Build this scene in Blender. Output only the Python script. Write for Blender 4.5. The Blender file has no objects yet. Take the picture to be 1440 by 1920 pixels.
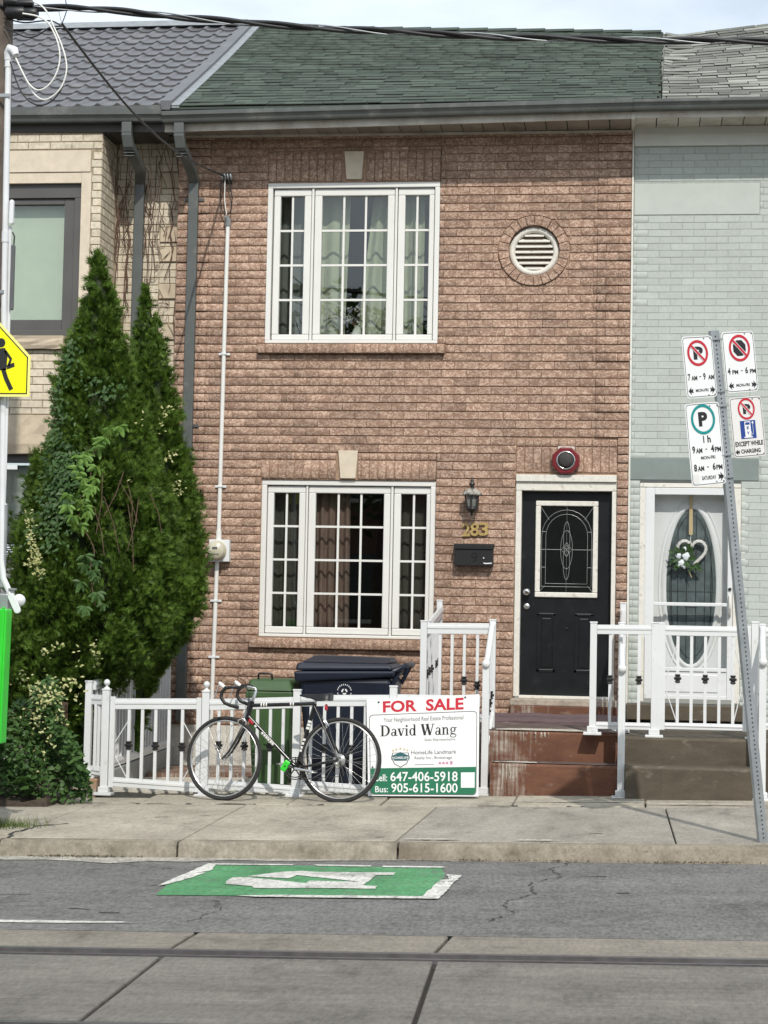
import bpy, math, random
import numpy as np
from mathutils import Vector, Matrix

random.seed(7)
rng = np.random.default_rng(11)
scn = bpy.context.scene
col = scn.collection

# ---------------------------------------------------------------- camera, sky, sun, exposure
yaw, pitch, roll = math.atan(480 / 3700), math.atan(212 / 3700), 0.0195
fw = Vector((-math.sin(yaw) * math.cos(pitch), math.cos(yaw) * math.cos(pitch), math.sin(pitch)))
r0 = Vector((math.cos(yaw), math.sin(yaw), 0)); u0 = r0.cross(fw)
rt = r0 * math.cos(roll) + u0 * math.sin(roll); up = u0 * math.cos(roll) - r0 * math.sin(roll)
cd = bpy.data.cameras.new('camera'); cam = bpy.data.objects.new('camera', cd); col.objects.link(cam)
cd.sensor_fit = 'VERTICAL'; cd.sensor_height = 24; cd.lens = 24 * 3700 / 1920
cd.clip_start = .1; cd.clip_end = 1500
CAM = Vector((0.727, -19.384, 1.450))
cam.matrix_world = Matrix(((rt.x, up.x, -fw.x, CAM.x), (rt.y, up.y, -fw.y, CAM.y), (rt.z, up.z, -fw.z, CAM.z), (0, 0, 0, 1)))
scn.camera = cam

EL, AZ = math.radians(44), math.radians(163.5)
tosun = Vector((math.sin(AZ) * math.cos(EL), math.cos(AZ) * math.cos(EL), math.sin(EL)))
w = bpy.data.worlds.new('World'); scn.world = w; w.use_nodes = True
nt = w.node_tree; nt.nodes.clear()
out = nt.nodes.new('ShaderNodeOutputWorld'); bg = nt.nodes.new('ShaderNodeBackground')
sky = nt.nodes.new('ShaderNodeTexSky'); sky.sky_type = 'NISHITA'; sky.sun_disc = False
sky.sun_elevation = EL; sky.sun_rotation = AZ; sky.air_density = 1.0; sky.dust_density = 1.5
tc = nt.nodes.new('ShaderNodeTexCoord'); mp = nt.nodes.new('ShaderNodeMapping'); mp.inputs['Scale'].default_value = (1, 1, 2.5)
nz = nt.nodes.new('ShaderNodeTexNoise'); nz.inputs['Scale'].default_value = 3.2; nz.inputs['Detail'].default_value = 7; nz.inputs['Roughness'].default_value = .58
cr = nt.nodes.new('ShaderNodeValToRGB'); cr.color_ramp.elements[0].position = .36; cr.color_ramp.elements[1].position = .66
cr.color_ramp.elements[0].color = (.5, .5, .5, 1); cr.color_ramp.elements[1].color = (.97, .97, .97, 1)
mx = nt.nodes.new('ShaderNodeMix'); mx.data_type = 'RGBA'; mx.inputs['B'].default_value = (9.2, 10.1, 10.9, 1)
L = nt.links
L.new(tc.outputs['Generated'], mp.inputs[0]); L.new(mp.outputs[0], nz.inputs['Vector']); L.new(nz.outputs[0], cr.inputs[0])
L.new(cr.outputs[0], mx.inputs['Factor']); L.new(sky.outputs[0], mx.inputs['A']); L.new(mx.outputs['Result'], bg.inputs[0])
bg.inputs[1].default_value = 0.118; L.new(bg.outputs[0], out.inputs[0])
sd = bpy.data.lights.new('sun', 'SUN'); sd.energy = 3.45; sd.angle = math.radians(.55); sd.color = (1, .95, .87)
so = bpy.data.objects.new('sun', sd); col.objects.link(so); so.rotation_euler = (-tosun).to_track_quat('-Z', 'Y').to_euler()
scn.view_settings.view_transform = 'Standard'; scn.view_settings.look = 'None'
scn.view_settings.exposure = 0.0; scn.view_settings.gamma = 1; scn.view_settings.use_curve_mapping = False

# ---------------------------------------------------------------- helpers
WM = {}
def link(o, parent=None, world=None):
    col.objects.link(o)
    world = world or Matrix.Identity(4)
    if parent:
        o.parent = parent
        o.matrix_parent_inverse = WM[parent].inverted()
    o.matrix_basis = world
    WM[o] = world
    return o
def tag(o, label=None, cat=None, group=None, kind=None):
    if label: o['label'] = label
    if cat: o['category'] = cat
    if group: o['group'] = group
    if kind: o['kind'] = kind
    return o
def thing(name, label, cat, loc=(0, 0, 0), group=None):
    o = bpy.data.objects.new(name, None); o.empty_display_size = .1
    link(o, None, Matrix.Translation(Vector(loc)))
    return tag(o, label, cat, group)

class MB:
    def __init__(s): s.v = []; s.f = []; s.sm = []
    def add(s, vs, fs, smooth=False):
        n = len(s.v); s.v += [tuple(p) for p in vs]
        s.f += [tuple(i + n for i in f) for f in fs]; s.sm += [smooth] * len(fs); return s
    def box(s, x0, x1, y0, y1, z0, z1):
        v = [(x0, y0, z0), (x1, y0, z0), (x1, y1, z0), (x0, y1, z0), (x0, y0, z1), (x1, y0, z1), (x1, y1, z1), (x0, y1, z1)]
        return s.add(v, [(0, 3, 2, 1), (4, 5, 6, 7), (0, 1, 5, 4), (1, 2, 6, 5), (2, 3, 7, 6), (3, 0, 4, 7)])
    def hexa(s, v):   # 8 corners ordered like box
        return s.add(v, [(0, 3, 2, 1), (4, 5, 6, 7), (0, 1, 5, 4), (1, 2, 6, 5), (2, 3, 7, 6), (3, 0, 4, 7)])
    def bar(s, p, q, wx, wz, ref=(0, 0, 1)):   # rectangular bar p->q
        p = Vector(p); q = Vector(q); d = (q - p).normalized(); r = Vector(ref)
        if abs(d.dot(r)) > .98: r = Vector((1, 0, 0))
        a = d.cross(r).normalized() * wx / 2; b = a.cross(d).normalized() * wz / 2
        return s.hexa([p - a - b, p + a - b, q + a - b, q - a - b, p - a + b, p + a + b, q + a + b, q - a + b])
    def tube(s, pts, r, n=8, closed=False, caps=True, smooth=True):
        P = [Vector(p) for p in pts]; m = len(P); vs = []; fs = []
        rr = r if isinstance(r, (list, tuple)) else [r] * m
        a = None
        for i in range(m):
            if closed: t = P[(i + 1) % m] - P[i - 1]
            else: t = P[min(i + 1, m - 1)] - P[max(i - 1, 0)]
            t.normalize()
            if a is None:
                a = t.orthogonal().normalized()
            else:
                a = (a - t * a.dot(t)).normalized()
            b = t.cross(a)
            for k in range(n):
                an = 2 * math.pi * k / n
                vs.append(P[i] + (a * math.cos(an) + b * math.sin(an)) * rr[i])
        for i in range(m if closed else m - 1):
            j = (i + 1) % m
            for k in range(n):
                fs.append((i * n + k, i * n + (k + 1) % n, j * n + (k + 1) % n, j * n + k))
        s.add(vs, fs, smooth)
        if caps and not closed:
            s.add(vs[:n], [tuple(range(n))[::-1]]); s.add(vs[-n:], [tuple(range(n))])
        return s
    def lathe(s, prof, o=(0, 0, 0), ax=(0, 0, 1), n=16, smooth=True, caps=True):
        ax = Vector(ax).normalized(); a = ax.orthogonal().normalized(); b = ax.cross(a); o = Vector(o); vs = []; fs = []
        for r, h in prof:
            for k in range(n):
                an = 2 * math.pi * k / n
                vs.append(o + ax * h + (a * math.cos(an) + b * math.sin(an)) * max(r, 1e-5))
        for i in range(len(prof) - 1):
            for k in range(n):
                fs.append((i * n + k, i * n + (k + 1) % n, (i + 1) * n + (k + 1) % n, (i + 1) * n + k))
        s.add(vs, fs, smooth)
        if caps:
            s.add(vs[:n], [tuple(range(n))[::-1]]); s.add(vs[-n:], [tuple(range(n))])
        return s
    def prism(s, poly, o=(0, 0, 0), ux=(1, 0, 0), uy=(0, 0, 1), d=.01, dirn=(0, 1, 0), smooth=False):
        o = Vector(o); ux = Vector(ux); uy = Vector(uy); dn = Vector(dirn) * d; m = len(poly)
        a = [o + ux * x + uy * y for x, y in poly]; b = [p + dn for p in a]
        fs = [tuple(range(m)), tuple(range(2 * m - 1, m - 1, -1))] 
        s.add(a + b, fs)
        q = len(s.v) - 2 * m
        s.f += [(q + i, q + m + i, q + m + (i + 1) % m, q + (i + 1) % m) for i in range(m)]; s.sm += [smooth] * m
        return s
    def ell(s, c, rx, ry, rz, nu=12, nv=8):
        vs = []; fs = []
        for i in range(nv + 1):
            ph = math.pi * i / nv
            for k in range(nu):
                th = 2 * math.pi * k / nu
                vs.append((c[0] + rx * math.sin(ph) * math.cos(th), c[1] + ry * math.sin(ph) * math.sin(th), c[2] + rz * math.cos(ph)))
        for i in range(nv):
            for k in range(nu):
                fs.append((i * nu + k, (i + 1) * nu + k, (i + 1) * nu + (k + 1) % nu, i * nu + (k + 1) % nu))
        return s.add(vs, fs, True)
    def build(s, name, m, parent=None, bevel=0, kind=None, label=None, solid=0):
        me = bpy.data.meshes.new(name); me.from_pydata(s.v, [], s.f)
        me.polygons.foreach_set('use_smooth', s.sm); me.materials.append(m); me.validate(); me.update()
        o = bpy.data.objects.new(name, me); link(o, parent)
        if bevel:
            b = o.modifiers.new('edge', 'BEVEL'); b.width = bevel; b.segments = 2; b.limit_method = 'ANGLE'; b.angle_limit = math.radians(40)
        if solid:
            b = o.modifiers.new('thick', 'SOLIDIFY'); b.thickness = solid
        if kind: o['kind'] = kind
        if label: o['label'] = label
        return o
def box(name, m, parent, x0, x1, y0, y1, z0, z1, bevel=0, **k):
    return MB().box(x0, x1, y0, y1, z0, z1).build(name, m, parent, bevel, **k)
def np_mesh(name, V, Fq, m, parent=None, kind=None, smooth=False):
    """fast mesh from arrays: V (n,3), Fq (k,3 or 4)"""
    me = bpy.data.meshes.new(name); k, c = Fq.shape
    me.vertices.add(len(V)); me.vertices.foreach_set('co', V.astype(np.float32).ravel())
    me.loops.add(k * c); me.loops.foreach_set('vertex_index', Fq.astype(np.int32).ravel())
    me.polygons.add(k); me.polygons.foreach_set('loop_start', np.arange(0, k * c, c, dtype=np.int32))
    me.polygons.foreach_set('loop_total', np.full(k, c, dtype=np.int32))
    if smooth: me.polygons.foreach_set('use_smooth', np.ones(k, bool))
    me.materials.append(m); me.update(calc_edges=True); me.validate()
    o = bpy.data.objects.new(name, me); link(o, parent)
    if kind: o['kind'] = kind
    return o

# ---- lettering from the built-in face, as flat meshes normalised to a unit box
_TX = {}
def text_data(body, bold=0.0, sx=1.0):
    key = (body, bold)
    if key not in _TX:
        c = bpy.data.curves.new('lettering', 'FONT'); c.body = body; c.size = 1; c.offset = bold; c.resolution_u = 3
        ob = bpy.data.objects.new('lettering', c); col.objects.link(ob)
        dg = bpy.context.evaluated_depsgraph_get(); me = bpy.data.meshes.new_from_object(ob.evaluated_get(dg))
        V = np.array([v.co[:2] for v in me.vertices]); F = [tuple(p.vertices) for p in me.polygons]
        bpy.data.objects.remove(ob); bpy.data.curves.remove(c); bpy.data.meshes.remove(me)
        V = (V - V.min(0)) / (V.max(0) - V.min(0))
        _TX[key] = (V, F)
    return _TX[key]
def put_text(mb, body, place, x0, x1, y0, y1, bold=0.0):
    V, F = text_data(body, bold)
    mb.add([place(x0 + (x1 - x0) * a, y0 + (y1 - y0) * b) for a, b in V], F)
def put_poly(mb, pts, place):
    mb.add([place(a, b) for a, b in pts], [tuple(range(len(pts)))])
def put_stroke(mb, pts, wd, place, asp=1.0):
    """thick polyline in board coordinates; wd a width or one per point; asp = x scale / y scale"""
    n = len(pts); ws = wd if isinstance(wd, (list, tuple)) else [wd] * n; a = []; b = []
    for i in range(n):
        p = pts[max(i - 1, 0)]; q = pts[min(i + 1, n - 1)]
        dx, dy = (q[0] - p[0]) * asp, q[1] - p[1]; l = math.hypot(dx, dy) or 1
        nx, ny = -dy / l * ws[i] / 2 / asp, dx / l * ws[i] / 2
        a.append((pts[i][0] + nx, pts[i][1] + ny)); b.append((pts[i][0] - nx, pts[i][1] - ny))
    vs = [place(*p) for p in a] + [place(*p) for p in b]
    mb.add(vs, [(i, i + 1, n + i + 1, n + i) for i in range(n - 1)])
def ring_pts(cx, cy, rx, ry, n=24, a0=0, a1=360):
    return [(cx + rx * math.cos(math.radians(a0 + (a1 - a0) * i / n)), cy + ry * math.sin(math.radians(a0 + (a1 - a0) * i / n))) for i in range(n + 1)]
def rrect(x0, x1, y0, y1, rx, ry=None, n=5):
    ry = ry or rx; P = []
    for cx, cy, a in ((x1 - rx, y1 - ry, 0), (x0 + rx, y1 - ry, 90), (x0 + rx, y0 + ry, 180), (x1 - rx, y0 + ry, 270)):
        for i in range(n + 1):
            t = math.radians(a + 90 * i / n); P.append((cx + rx * math.cos(t), cy + ry * math.sin(t)))
    return P

# ---- materials
class NG:
    def __init__(s, name):
        s.m = bpy.data.materials.new(name); s.m.use_nodes = True; s.t = s.m.node_tree; s.t.nodes.clear()
        s.o = s.n('ShaderNodeOutputMaterial')
    def n(s, typ, **k):
        x = s.t.nodes.new(typ)
        for a, b in k.items(): setattr(x, a, b)
        return x
    def l(s, a, b): s.t.links.new(a, b)
    def pos(s): return s.n('ShaderNodeNewGeometry').outputs['Position']
    def mapped(s, vec, sc):
        x = s.n('ShaderNodeMapping'); x.inputs['Scale'].default_value = sc; s.l(vec, x.inputs[0]); return x.outputs[0]
    def noise(s, vec, scale, detail=4, rough=.55, dist=0):
        x = s.n('ShaderNodeTexNoise'); s.l(vec, x.inputs['Vector']); x.inputs['Scale'].default_value = scale
        x.inputs['Detail'].default_value = detail; x.inputs['Roughness'].default_value = rough; x.inputs['Distortion'].default_value = dist
        return x.outputs[0]
    def ramp(s, fac, stops):
        x = s.n('ShaderNodeValToRGB'); e = x.color_ramp.elements
        while len(e) < len(stops): e.new(.5)
        for i, (p, c) in enumerate(stops):
            e[i].position = p; e[i].color = (*c, 1) if isinstance(c, (tuple, list)) else (c, c, c, 1)
        s.l(fac, x.inputs[0]); return x.outputs[0]
    def math(s, op, a, b=None, c=None):
        x = s.n('ShaderNodeMath', operation=op)
        for i, q in enumerate((a, b, c)):
            if q is None: continue
            if isinstance(q, (int, float)): x.inputs[i].default_value = q
            else: s.l(q, x.inputs[i])
        return x.outputs[0]
    def mix(s, fac, a, b, mode='MIX'):
        x = s.n('ShaderNodeMix', data_type='RGBA', blend_type=mode)
        for k, q in (('Factor', fac), ('A', a), ('B', b)):
            if isinstance(q, (int, float)) and k == 'Factor': x.inputs[k].default_value = q
            elif isinstance(q, tuple): x.inputs[k].default_value = (*q, 1)
            else: s.l(q, x.inputs[k])
        return x.outputs['Result']
    def pbsdf(s, colr, rough=.6, metal=0, spec=.5, bump=None, bstr=.3, bdist=.01):
        b = s.n('ShaderNodeBsdfPrincipled')
        if isinstance(colr, tuple): b.inputs['Base Color'].default_value = (*colr, 1)
        else: s.l(colr, b.inputs['Base Color'])
        if isinstance(rough, (int, float)): b.inputs['Roughness'].default_value = rough
        else: s.l(rough, b.inputs['Roughness'])
        b.inputs['Metallic'].default_value = metal; b.inputs['Specular IOR Level'].default_value = spec
        if bump is not None:
            q = s.n('ShaderNodeBump'); q.inputs['Strength'].default_value = bstr; q.inputs['Distance'].default_value = bdist
            s.l(bump, q.inputs['Height']); s.l(q.outputs[0], b.inputs['Normal'])
        s.l(b.outputs[0], s.o.inputs[0]); return b
def simple(name, c, rough=.5, var=.12, scale=6, metal=0, spec=.5, bump=0, bscale=80, dirt=None, dscale=2.5, dlo=.55, dhi=.75, objvar=0):
    g = NG(name); p = g.pos()
    lo = tuple(x * (1 - var) for x in c); hi = tuple(min(x * (1 + var), 1) for x in c)
    cc = g.ramp(g.noise(p, scale), [(.3, lo), (.7, hi)])
    if dirt: cc = g.mix(g.ramp(g.noise(p, dscale, 6, .65), [(dlo, 0.), (dhi, 1.)]), cc, dirt)
    if objvar:
        oi = g.n('ShaderNodeObjectInfo'); k = g.ramp(oi.outputs['Random'], [(0, 1 - objvar), (1, 1.)])
        cc = g.mix(1.0, cc, k, 'MULTIPLY')
    g.pbsdf(cc, rough, metal, spec, g.noise(p, bscale, 3) if bump else None, bump, .004)
    return g.m

def brick_mat(name, dark, light, mid, L_, H_, z0, tone, worms=True, patch=None):
    """brick faces with a swirling rolled texture; each brick its own tone from its place in the bond"""
    g = NG(name); p = g.pos()
    x = g.n('ShaderNodeSeparateXYZ'); g.l(p, x.inputs[0])
    row = g.math('FLOOR', g.math('DIVIDE', g.math('SUBTRACT', x.outputs[2], z0), H_))
    ph = g.math('MULTIPLY', g.math('MODULO', g.math('ADD', row, 200), 2), .5)
    cx = g.math('FLOOR', g.math('ADD', g.math('DIVIDE', g.math('SUBTRACT', x.outputs[0], x.outputs[1]), L_), ph))
    cv = g.n('ShaderNodeCombineXYZ'); g.l(cx, cv.inputs[0]); g.l(row, cv.inputs[1])
    wn = g.n('ShaderNodeTexWhiteNoise', noise_dimensions='2D'); g.l(cv.outputs[0], wn.inputs[0])
    t = g.ramp(wn.outputs['Value'], [(0, 1 - tone), (.5, 1.), (1, 1 + tone)])
    if worms:
        ad = g.n('ShaderNodeVectorMath', operation='ADD'); g.l(p, ad.inputs[0]); g.l(wn.outputs['Color'], ad.inputs[1])
        nn = g.noise(g.mapped(ad.outputs[0], (1, 1, 1.45)), 25, 2, .55, 1.3)
        c = g.ramp(nn, [(.33, mid), (.42, dark), (.51, mid), (.575, light), (.61, light), (.66, mid), (.78, dark)])
        fine = g.ramp(g.noise(p, 220, 2), [(.3, .82), (.7, 1.12)]); c = g.mix(1., c, fine, 'MULTIPLY')
    else:
        nn = g.noise(p, 30, 5, .6)
        c = g.ramp(nn, [(.3, dark), (.5, mid), (.7, light)])
    c = g.mix(1., c, t, 'MULTIPLY')
    lo_b = .80 if worms else .93
    big = g.ramp(g.noise(g.mapped(p, (1.6, 1, .7)), 1.3, 6, .7), [(.32, lo_b), (.52, 1.), (.68, 1.05)]); c = g.mix(1., c, big, 'MULTIPLY')
    if patch: c = g.mix(g.ramp(g.noise(p, 3.2, 6, .7), [(.66, 0.), (.74, .7)]), c, patch)
    g.pbsdf(c, .88, 0, .25, nn, .22 if worms else .2, .004)
    return g.m

M = {}
Hc, Lc, Z0 = .0833, .2475, 5.076
M['brick'] = brick_mat('pink_brick', (.255, .161, .118), (.53, .395, .307), (.335, .219, .160), Lc, Hc, Z0, .19)
M['mortar'] = simple('brown_mortar', (.33, .225, .16), .95, .2, 30, spec=.1, bump=.3)
M['buff'] = brick_mat('buff_brick', (.48, .415, .315), (.66, .59, .47), (.575, .51, .40), .225, .078, 6.19, .10, False)
M['buffmortar'] = simple('buff_mortar', (.30, .25, .18), .95, .2, 30, spec=.1)
M['paintbrick'] = brick_mat('painted_brick', (.40, .435, .405), (.455, .49, .46), (.43, .465, .435), .222, .0687, 6.20, .05, False)
M['paintmortar'] = simple('painted_mortar', (.34, .37, .345), .85, .1, 20, spec=.2)
M['sagedark'] = simple('sage_lintel_paint', (.185, .22, .21), .7, .08, 6)
M['sage'] = simple('sage_panel_paint', (.44, .475, .44), .7, .05, 5)
M['stone'] = simple('keystone', (.60, .52, .41), .85, .08, 12, bump=.15)
M['sandstone'] = simple('sandstone', (.50, .42, .31), .9, .22, 5, bump=.7, bscale=18, dirt=(.24, .2, .16), dlo=.5, dhi=.8)
M['white'] = simple('white_vinyl', (.70, .70, .67), .38, .03, 3, dirt=(.60, .58, .53), dscale=9, dlo=.62, dhi=.85)
M['alu'] = simple('white_aluminium', (.65, .665, .67), .33, .03, 3, dirt=(.44, .43, .40), dscale=11, dlo=.60, dhi=.82)
M['oldwhite'] = simple('weathered_white', (.66, .64, .58), .6, .12, 14, dirt=(.36, .32, .27), dscale=14, dlo=.55, dhi=.72)
M['offwhite'] = simple('soffit_white', (.62, .59, .53), .6, .08, 4, dirt=(.40, .36, .30), dscale=3, dlo=.45, dhi=.7)
M['frieze'] = simple('pale_grey_frieze', (.60, .61, .57), .6, .05, 5)
M['gutter'] = simple('grey_gutter', (.085, .094, .09), .42, .12, 5, dirt=(.17, .17, .155), dscale=4)
M['soffitdark'] = simple('dark_soffit', (.055, .05, .045), .6, .2, 4)
M['winframe'] = simple('dark_grey_frame', (.085, .082, .078), .45, .08, 4)
M['blackpaint'] = simple('black_door_paint', (.007, .0085, .010), .30, .3, 7, dirt=(.028, .03, .032), dscale=9, dlo=.6, dhi=.85)
M['black'] = simple('black_plastic', (.009, .009, .010), .45, .2, 8)
M['iron'] = simple('black_iron', (.02, .019, .018), .4, .2, 20)
M['navy'] = simple('navy_plastic', (.007, .0115, .025), .40, .15, 5, dirt=(.03, .036, .048), dscale=5, dlo=.62, dhi=.85)
M['green'] = simple('green_plastic', (.042, .088, .030), .45, .12, 5, dirt=(.09, .13, .07), dscale=5, dlo=.6, dhi=.85)
M['lime'] = simple('lime_green', (.03, .56, .03), .4, .06, 5)
M['metalroof'] = simple('slate_metal_tile', (.098, .098, .104), .36, .10, 5, spec=.6, dirt=(.19, .185, .18), dscale=3, dlo=.55, dhi=.8)
M['galv'] = simple('galvanised_steel', (.34, .36, .37), .45, .14, 9, metal=.55)
M['pvc'] = simple('grey_white_pvc', (.66, .68, .69), .4, .06, 5, dirt=(.4, .4, .39), dscale=6, dlo=.62, dhi=.8)
M['chrome'] = simple('polished_steel', (.72, .72, .72), .16, .04, 9, metal=1)
M['steel'] = simple('brushed_alloy', (.62, .62, .61), .3, .08, 30, metal=.9)
M['rubber'] = simple('tyre_rubber', (.022, .0215, .021), .8, .2, 30)
M['cable'] = simple('black_cable', (.012, .012, .014), .5, .2, 20)
M['whitecable'] = simple('white_cable', (.74, .74, .70), .45, .04, 9)
M['brass'] = simple('aged_brass', (.50, .36, .14), .42, .2, 30, metal=.5)
M['red'] = simple('maroon_enamel', (.15, .012, .016), .3, .1, 9)
M['darkbrown'] = simple('bark', (.07, .045, .03), .9, .3, 30, bump=.5)
M['twig'] = simple('dry_vine', (.11, .062, .045), .9, .3, 12)
M['soil'] = simple('dark_soil', (.06, .045, .032), .95, .4, 25, bump=.6)
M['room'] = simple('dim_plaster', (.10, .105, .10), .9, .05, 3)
M['ink'] = simple('black_ink', (.012, .012, .013), .5, .0, 3)
M['greyink'] = simple('grey_ink', (.10, .10, .105), .5, .0, 3)
M['redink'] = simple('red_ink', (.50, .012, .03), .5, .0, 3)
M['greenink'] = simple('green_print', (.012, .15, .075), .45, .03, 3)
M['tealink'] = simple('teal_print', (.0, .24, .235), .5, .02, 3)
M['blueink'] = simple('blue_print', (.012, .05, .25), .5, .02, 3)
M['goldink'] = simple('tan_print', (.5, .38, .2), .5, .0, 3)
M['signwhite'] = simple('sign_white', (.76, .775, .775), .4, .015, 2)
M['signgrey'] = simple('sign_pale', (.70, .69, .67), .4, .02, 2)
M['yellow'] = simple('school_yellow', (.85, .83, .0), .4, .02, 3)
M['yellowedge'] = simple('pale_yellow', (.86, .82, .24), .4, .02, 3)
M['wood'] = simple('weathered_pole', (.13, .105, .085), .9, .3, 9, bump=.5, bscale=40)
M['curtainbrown'] = simple('mauve_curtain', (.26, .165, .14), .9, .1, 6)
M['curtainsage'] = simple('sage_curtain', (.54, .55, .42), .9, .06, 6)
M['blind'] = simple('roller_blind', (.74, .79, .66), .8, .04, 6)
M['sheer'] = simple('dark_sheer', (.085, .078, .07), .9, .1, 6)
M['greysheer'] = simple('dim_grey_sheer', (.17, .175, .165), .9, .1, 6)
M['lace'] = simple('pale_curtain', (.55, .55, .53), .9, .08, 9)
M['mat'] = simple('faded_purple_mat', (.115, .075, .08), .95, .2, 14, bump=.4)
M['chalk'] = simple('spilled_white_paint', (.50, .46, .40), .8, .22, 30, dirt=(.24, .19, .155), dscale=22, dlo=.5, dhi=.68)

def foliage(name, lo, hi, sc=7, rough=.6, trans=.25):
    g = NG(name); p = g.pos()
    n1 = g.noise(p, sc, 5, .7); wn = g.n('ShaderNodeTexWhiteNoise', noise_dimensions='3D')
    sn = g.n('ShaderNodeVectorMath', operation='SNAP'); sn.inputs[1].default_value = (.03, .03, .03); g.l(p, sn.inputs[0]); g.l(sn.outputs[0], wn.inputs[0])
    f = g.math('ADD', g.math('MULTIPLY', n1, .72), g.math('MULTIPLY', wn.outputs['Value'], .28))
    c = g.ramp(f, [(.30, lo), (.70, hi)])
    d = g.n('ShaderNodeBsdfPrincipled'); g.l(c, d.inputs['Base Color']); d.inputs['Roughness'].default_value = rough; d.inputs['Specular IOR Level'].default_value = .3
    t = g.n('ShaderNodeBsdfTranslucent'); g.l(c, t.inputs[0]); ms = g.n('ShaderNodeMixShader'); ms.inputs[0].default_value = trans
    g.l(d.outputs[0], ms.inputs[1]); g.l(t.outputs[0], ms.inputs[2]); g.l(ms.outputs[0], g.o.inputs[0]); return g.m
M['cedar'] = foliage('cedar_green', (.034, .074, .009), (.130, .222, .028), 12)
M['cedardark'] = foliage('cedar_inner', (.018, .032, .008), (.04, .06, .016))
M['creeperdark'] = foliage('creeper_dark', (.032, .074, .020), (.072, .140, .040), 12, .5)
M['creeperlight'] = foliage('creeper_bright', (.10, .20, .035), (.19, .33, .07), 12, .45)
M['leafcream'] = foliage('cream_leaf', (.36, .38, .13), (.62, .61, .33), 20, .5)
M['leafgreen'] = foliage('bush_green', (.03, .075, .02), (.09, .17, .045), 14, .5)
M['grass'] = foliage('verge_grass', (.07, .11, .03), (.16, .2, .07), 20, .6)
M['oppleaf'] = foliage('street_tree_leaf', (.03, .06, .015), (.07, .12, .03), 5)

def glass_mat(name, tint=(1, 1, 1), base=.05, rough=.0):
    g = NG(name); tr = g.n('ShaderNodeBsdfTransparent'); tr.inputs[0].default_value = (*tint, 1)
    gl = g.n('ShaderNodeBsdfGlossy'); gl.inputs['Roughness'].default_value = rough
    lw = g.n('ShaderNodeLayerWeight'); lw.inputs[0].default_value = .5
    f = g.math('MULTIPLY_ADD', g.math('POWER', lw.outputs['Facing'], 5), .9, base)
    ms = g.n('ShaderNodeMixShader'); g.l(f, ms.inputs[0]); g.l(tr.outputs[0], ms.inputs[1]); g.l(gl.outputs[0], ms.inputs[2])
    g.l(ms.outputs[0], g.o.inputs[0]); return g.m
M['glass'] = glass_mat('window_glass', (.84, .87, .85), .075)
M['stormglass'] = glass_mat('storm_glass', (.96, .97, .98), .02)
M['doorglass'] = simple('dark_leaded_glass', (.008, .010, .010), .07, .2, 6, spec=.6)
M['ovalglass'] = simple('bevelled_grey_glass', (.10, .125, .12), .18, .3, 9, spec=.6)
M['lampglass'] = simple('smoked_lamp_glass', (.16, .165, .15), .25, .2, 12)
M['lead'] = simple('lead_came', (.30, .31, .30), .35, .1, 20, metal=.6)
M['darklead'] = simple('dark_came', (.03, .032, .034), .4, .1, 20)

# shingles
def shingle_mat(name, stops, patch, fine):
    g = NG(name); p = g.pos(); oi = g.n('ShaderNodeObjectInfo')
    at = g.n('ShaderNodeAttribute', attribute_name='tone'); f = g.math('FRACT', g.math('ADD', oi.outputs['Random'], at.outputs['Fac']))
    c = g.ramp(f, stops)
    gr = g.ramp(g.noise(p, 160, 2, .7), [(.3, 1 - fine), (.7, 1 + fine)]); c = g.mix(1., c, gr, 'MULTIPLY')
    b = g.ramp(g.noise(p, 1.3, 5, .65), [(.4, patch), (.62, 1.)]); c = g.mix(1., c, b, 'MULTIPLY')
    g.pbsdf(c, .93, 0, .15, g.noise(p, 160, 2), .4, .003); return g.m
M['greenshingle'] = shingle_mat('green_asphalt_shingle', [(0, (.055, .073, .059)), (.45, (.070, .092, .074)), (.8, (.088, .112, .091)), (1, (.062, .081, .066))], .80, .22)
M['greyshingle'] = shingle_mat('grey_asphalt_shingle', [(0, (.15, .155, .137)), (.4, (.205, .213, .187)), (.75, (.26, .27, .24)), (1, (.34, .352, .313))], .72, .22)

def paving(name, c1, c2, c3, crack=True, sc=1.0, streak=(1, 1, 1), grain=.17, rough=.9, wear=None):
    g = NG(name); p = g.pos(); pm = g.mapped(p, streak)
    c = g.ramp(g.noise(pm, 1.1 * sc, 7, .65), [(.32, c1), (.52, c2), (.72, c3)])
    sp = g.ramp(g.noise(g.mapped(p, (1, .30, 1)), 46, 4, .8), [(.34, 1 - grain), (.66, 1 + grain)]); c = g.mix(1., c, sp, 'MULTIPLY')
    so_ = g.ramp(g.noise(g.mapped(p, (1, .45, 1)), 2.6, 8, .75), [(.34, .66), (.46, .96), (.64, 1.07)]); c = g.mix(1., c, so_, 'MULTIPLY')
    st = g.ramp(g.noise(pm, 9 * sc, 5, .7), [(.30, .80), (.5, 1.), (.75, 1.06)]); c = g.mix(1., c, st, 'MULTIPLY')
    if crack:
        spk = g.ramp(g.noise(p, 34, 3, .6), [(.24, .55), (.30, 1.)]); c = g.mix(1., c, spk, 'MULTIPLY')
    if wear:
        wv = g.math('ADD', g.math('MULTIPLY', g.noise(g.mapped(p, (1, .4, 1)), 6, 8, .8), .6), g.math('MULTIPLY', g.noise(g.mapped(p, (1, .25, 1)), 40, 3, .8), .4))
        c = g.mix(g.ramp(wv, [(.53, 0.), (.60, .85)]), c, wear)
    g.pbsdf(c, rough, 0, .25, g.noise(p, 120, 3, .7), .5, .004); return g.m
M['sidewalk'] = paving('sidewalk_concrete', (.275, .25, .20), (.355, .325, .262), (.44, .405, .328))
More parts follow.
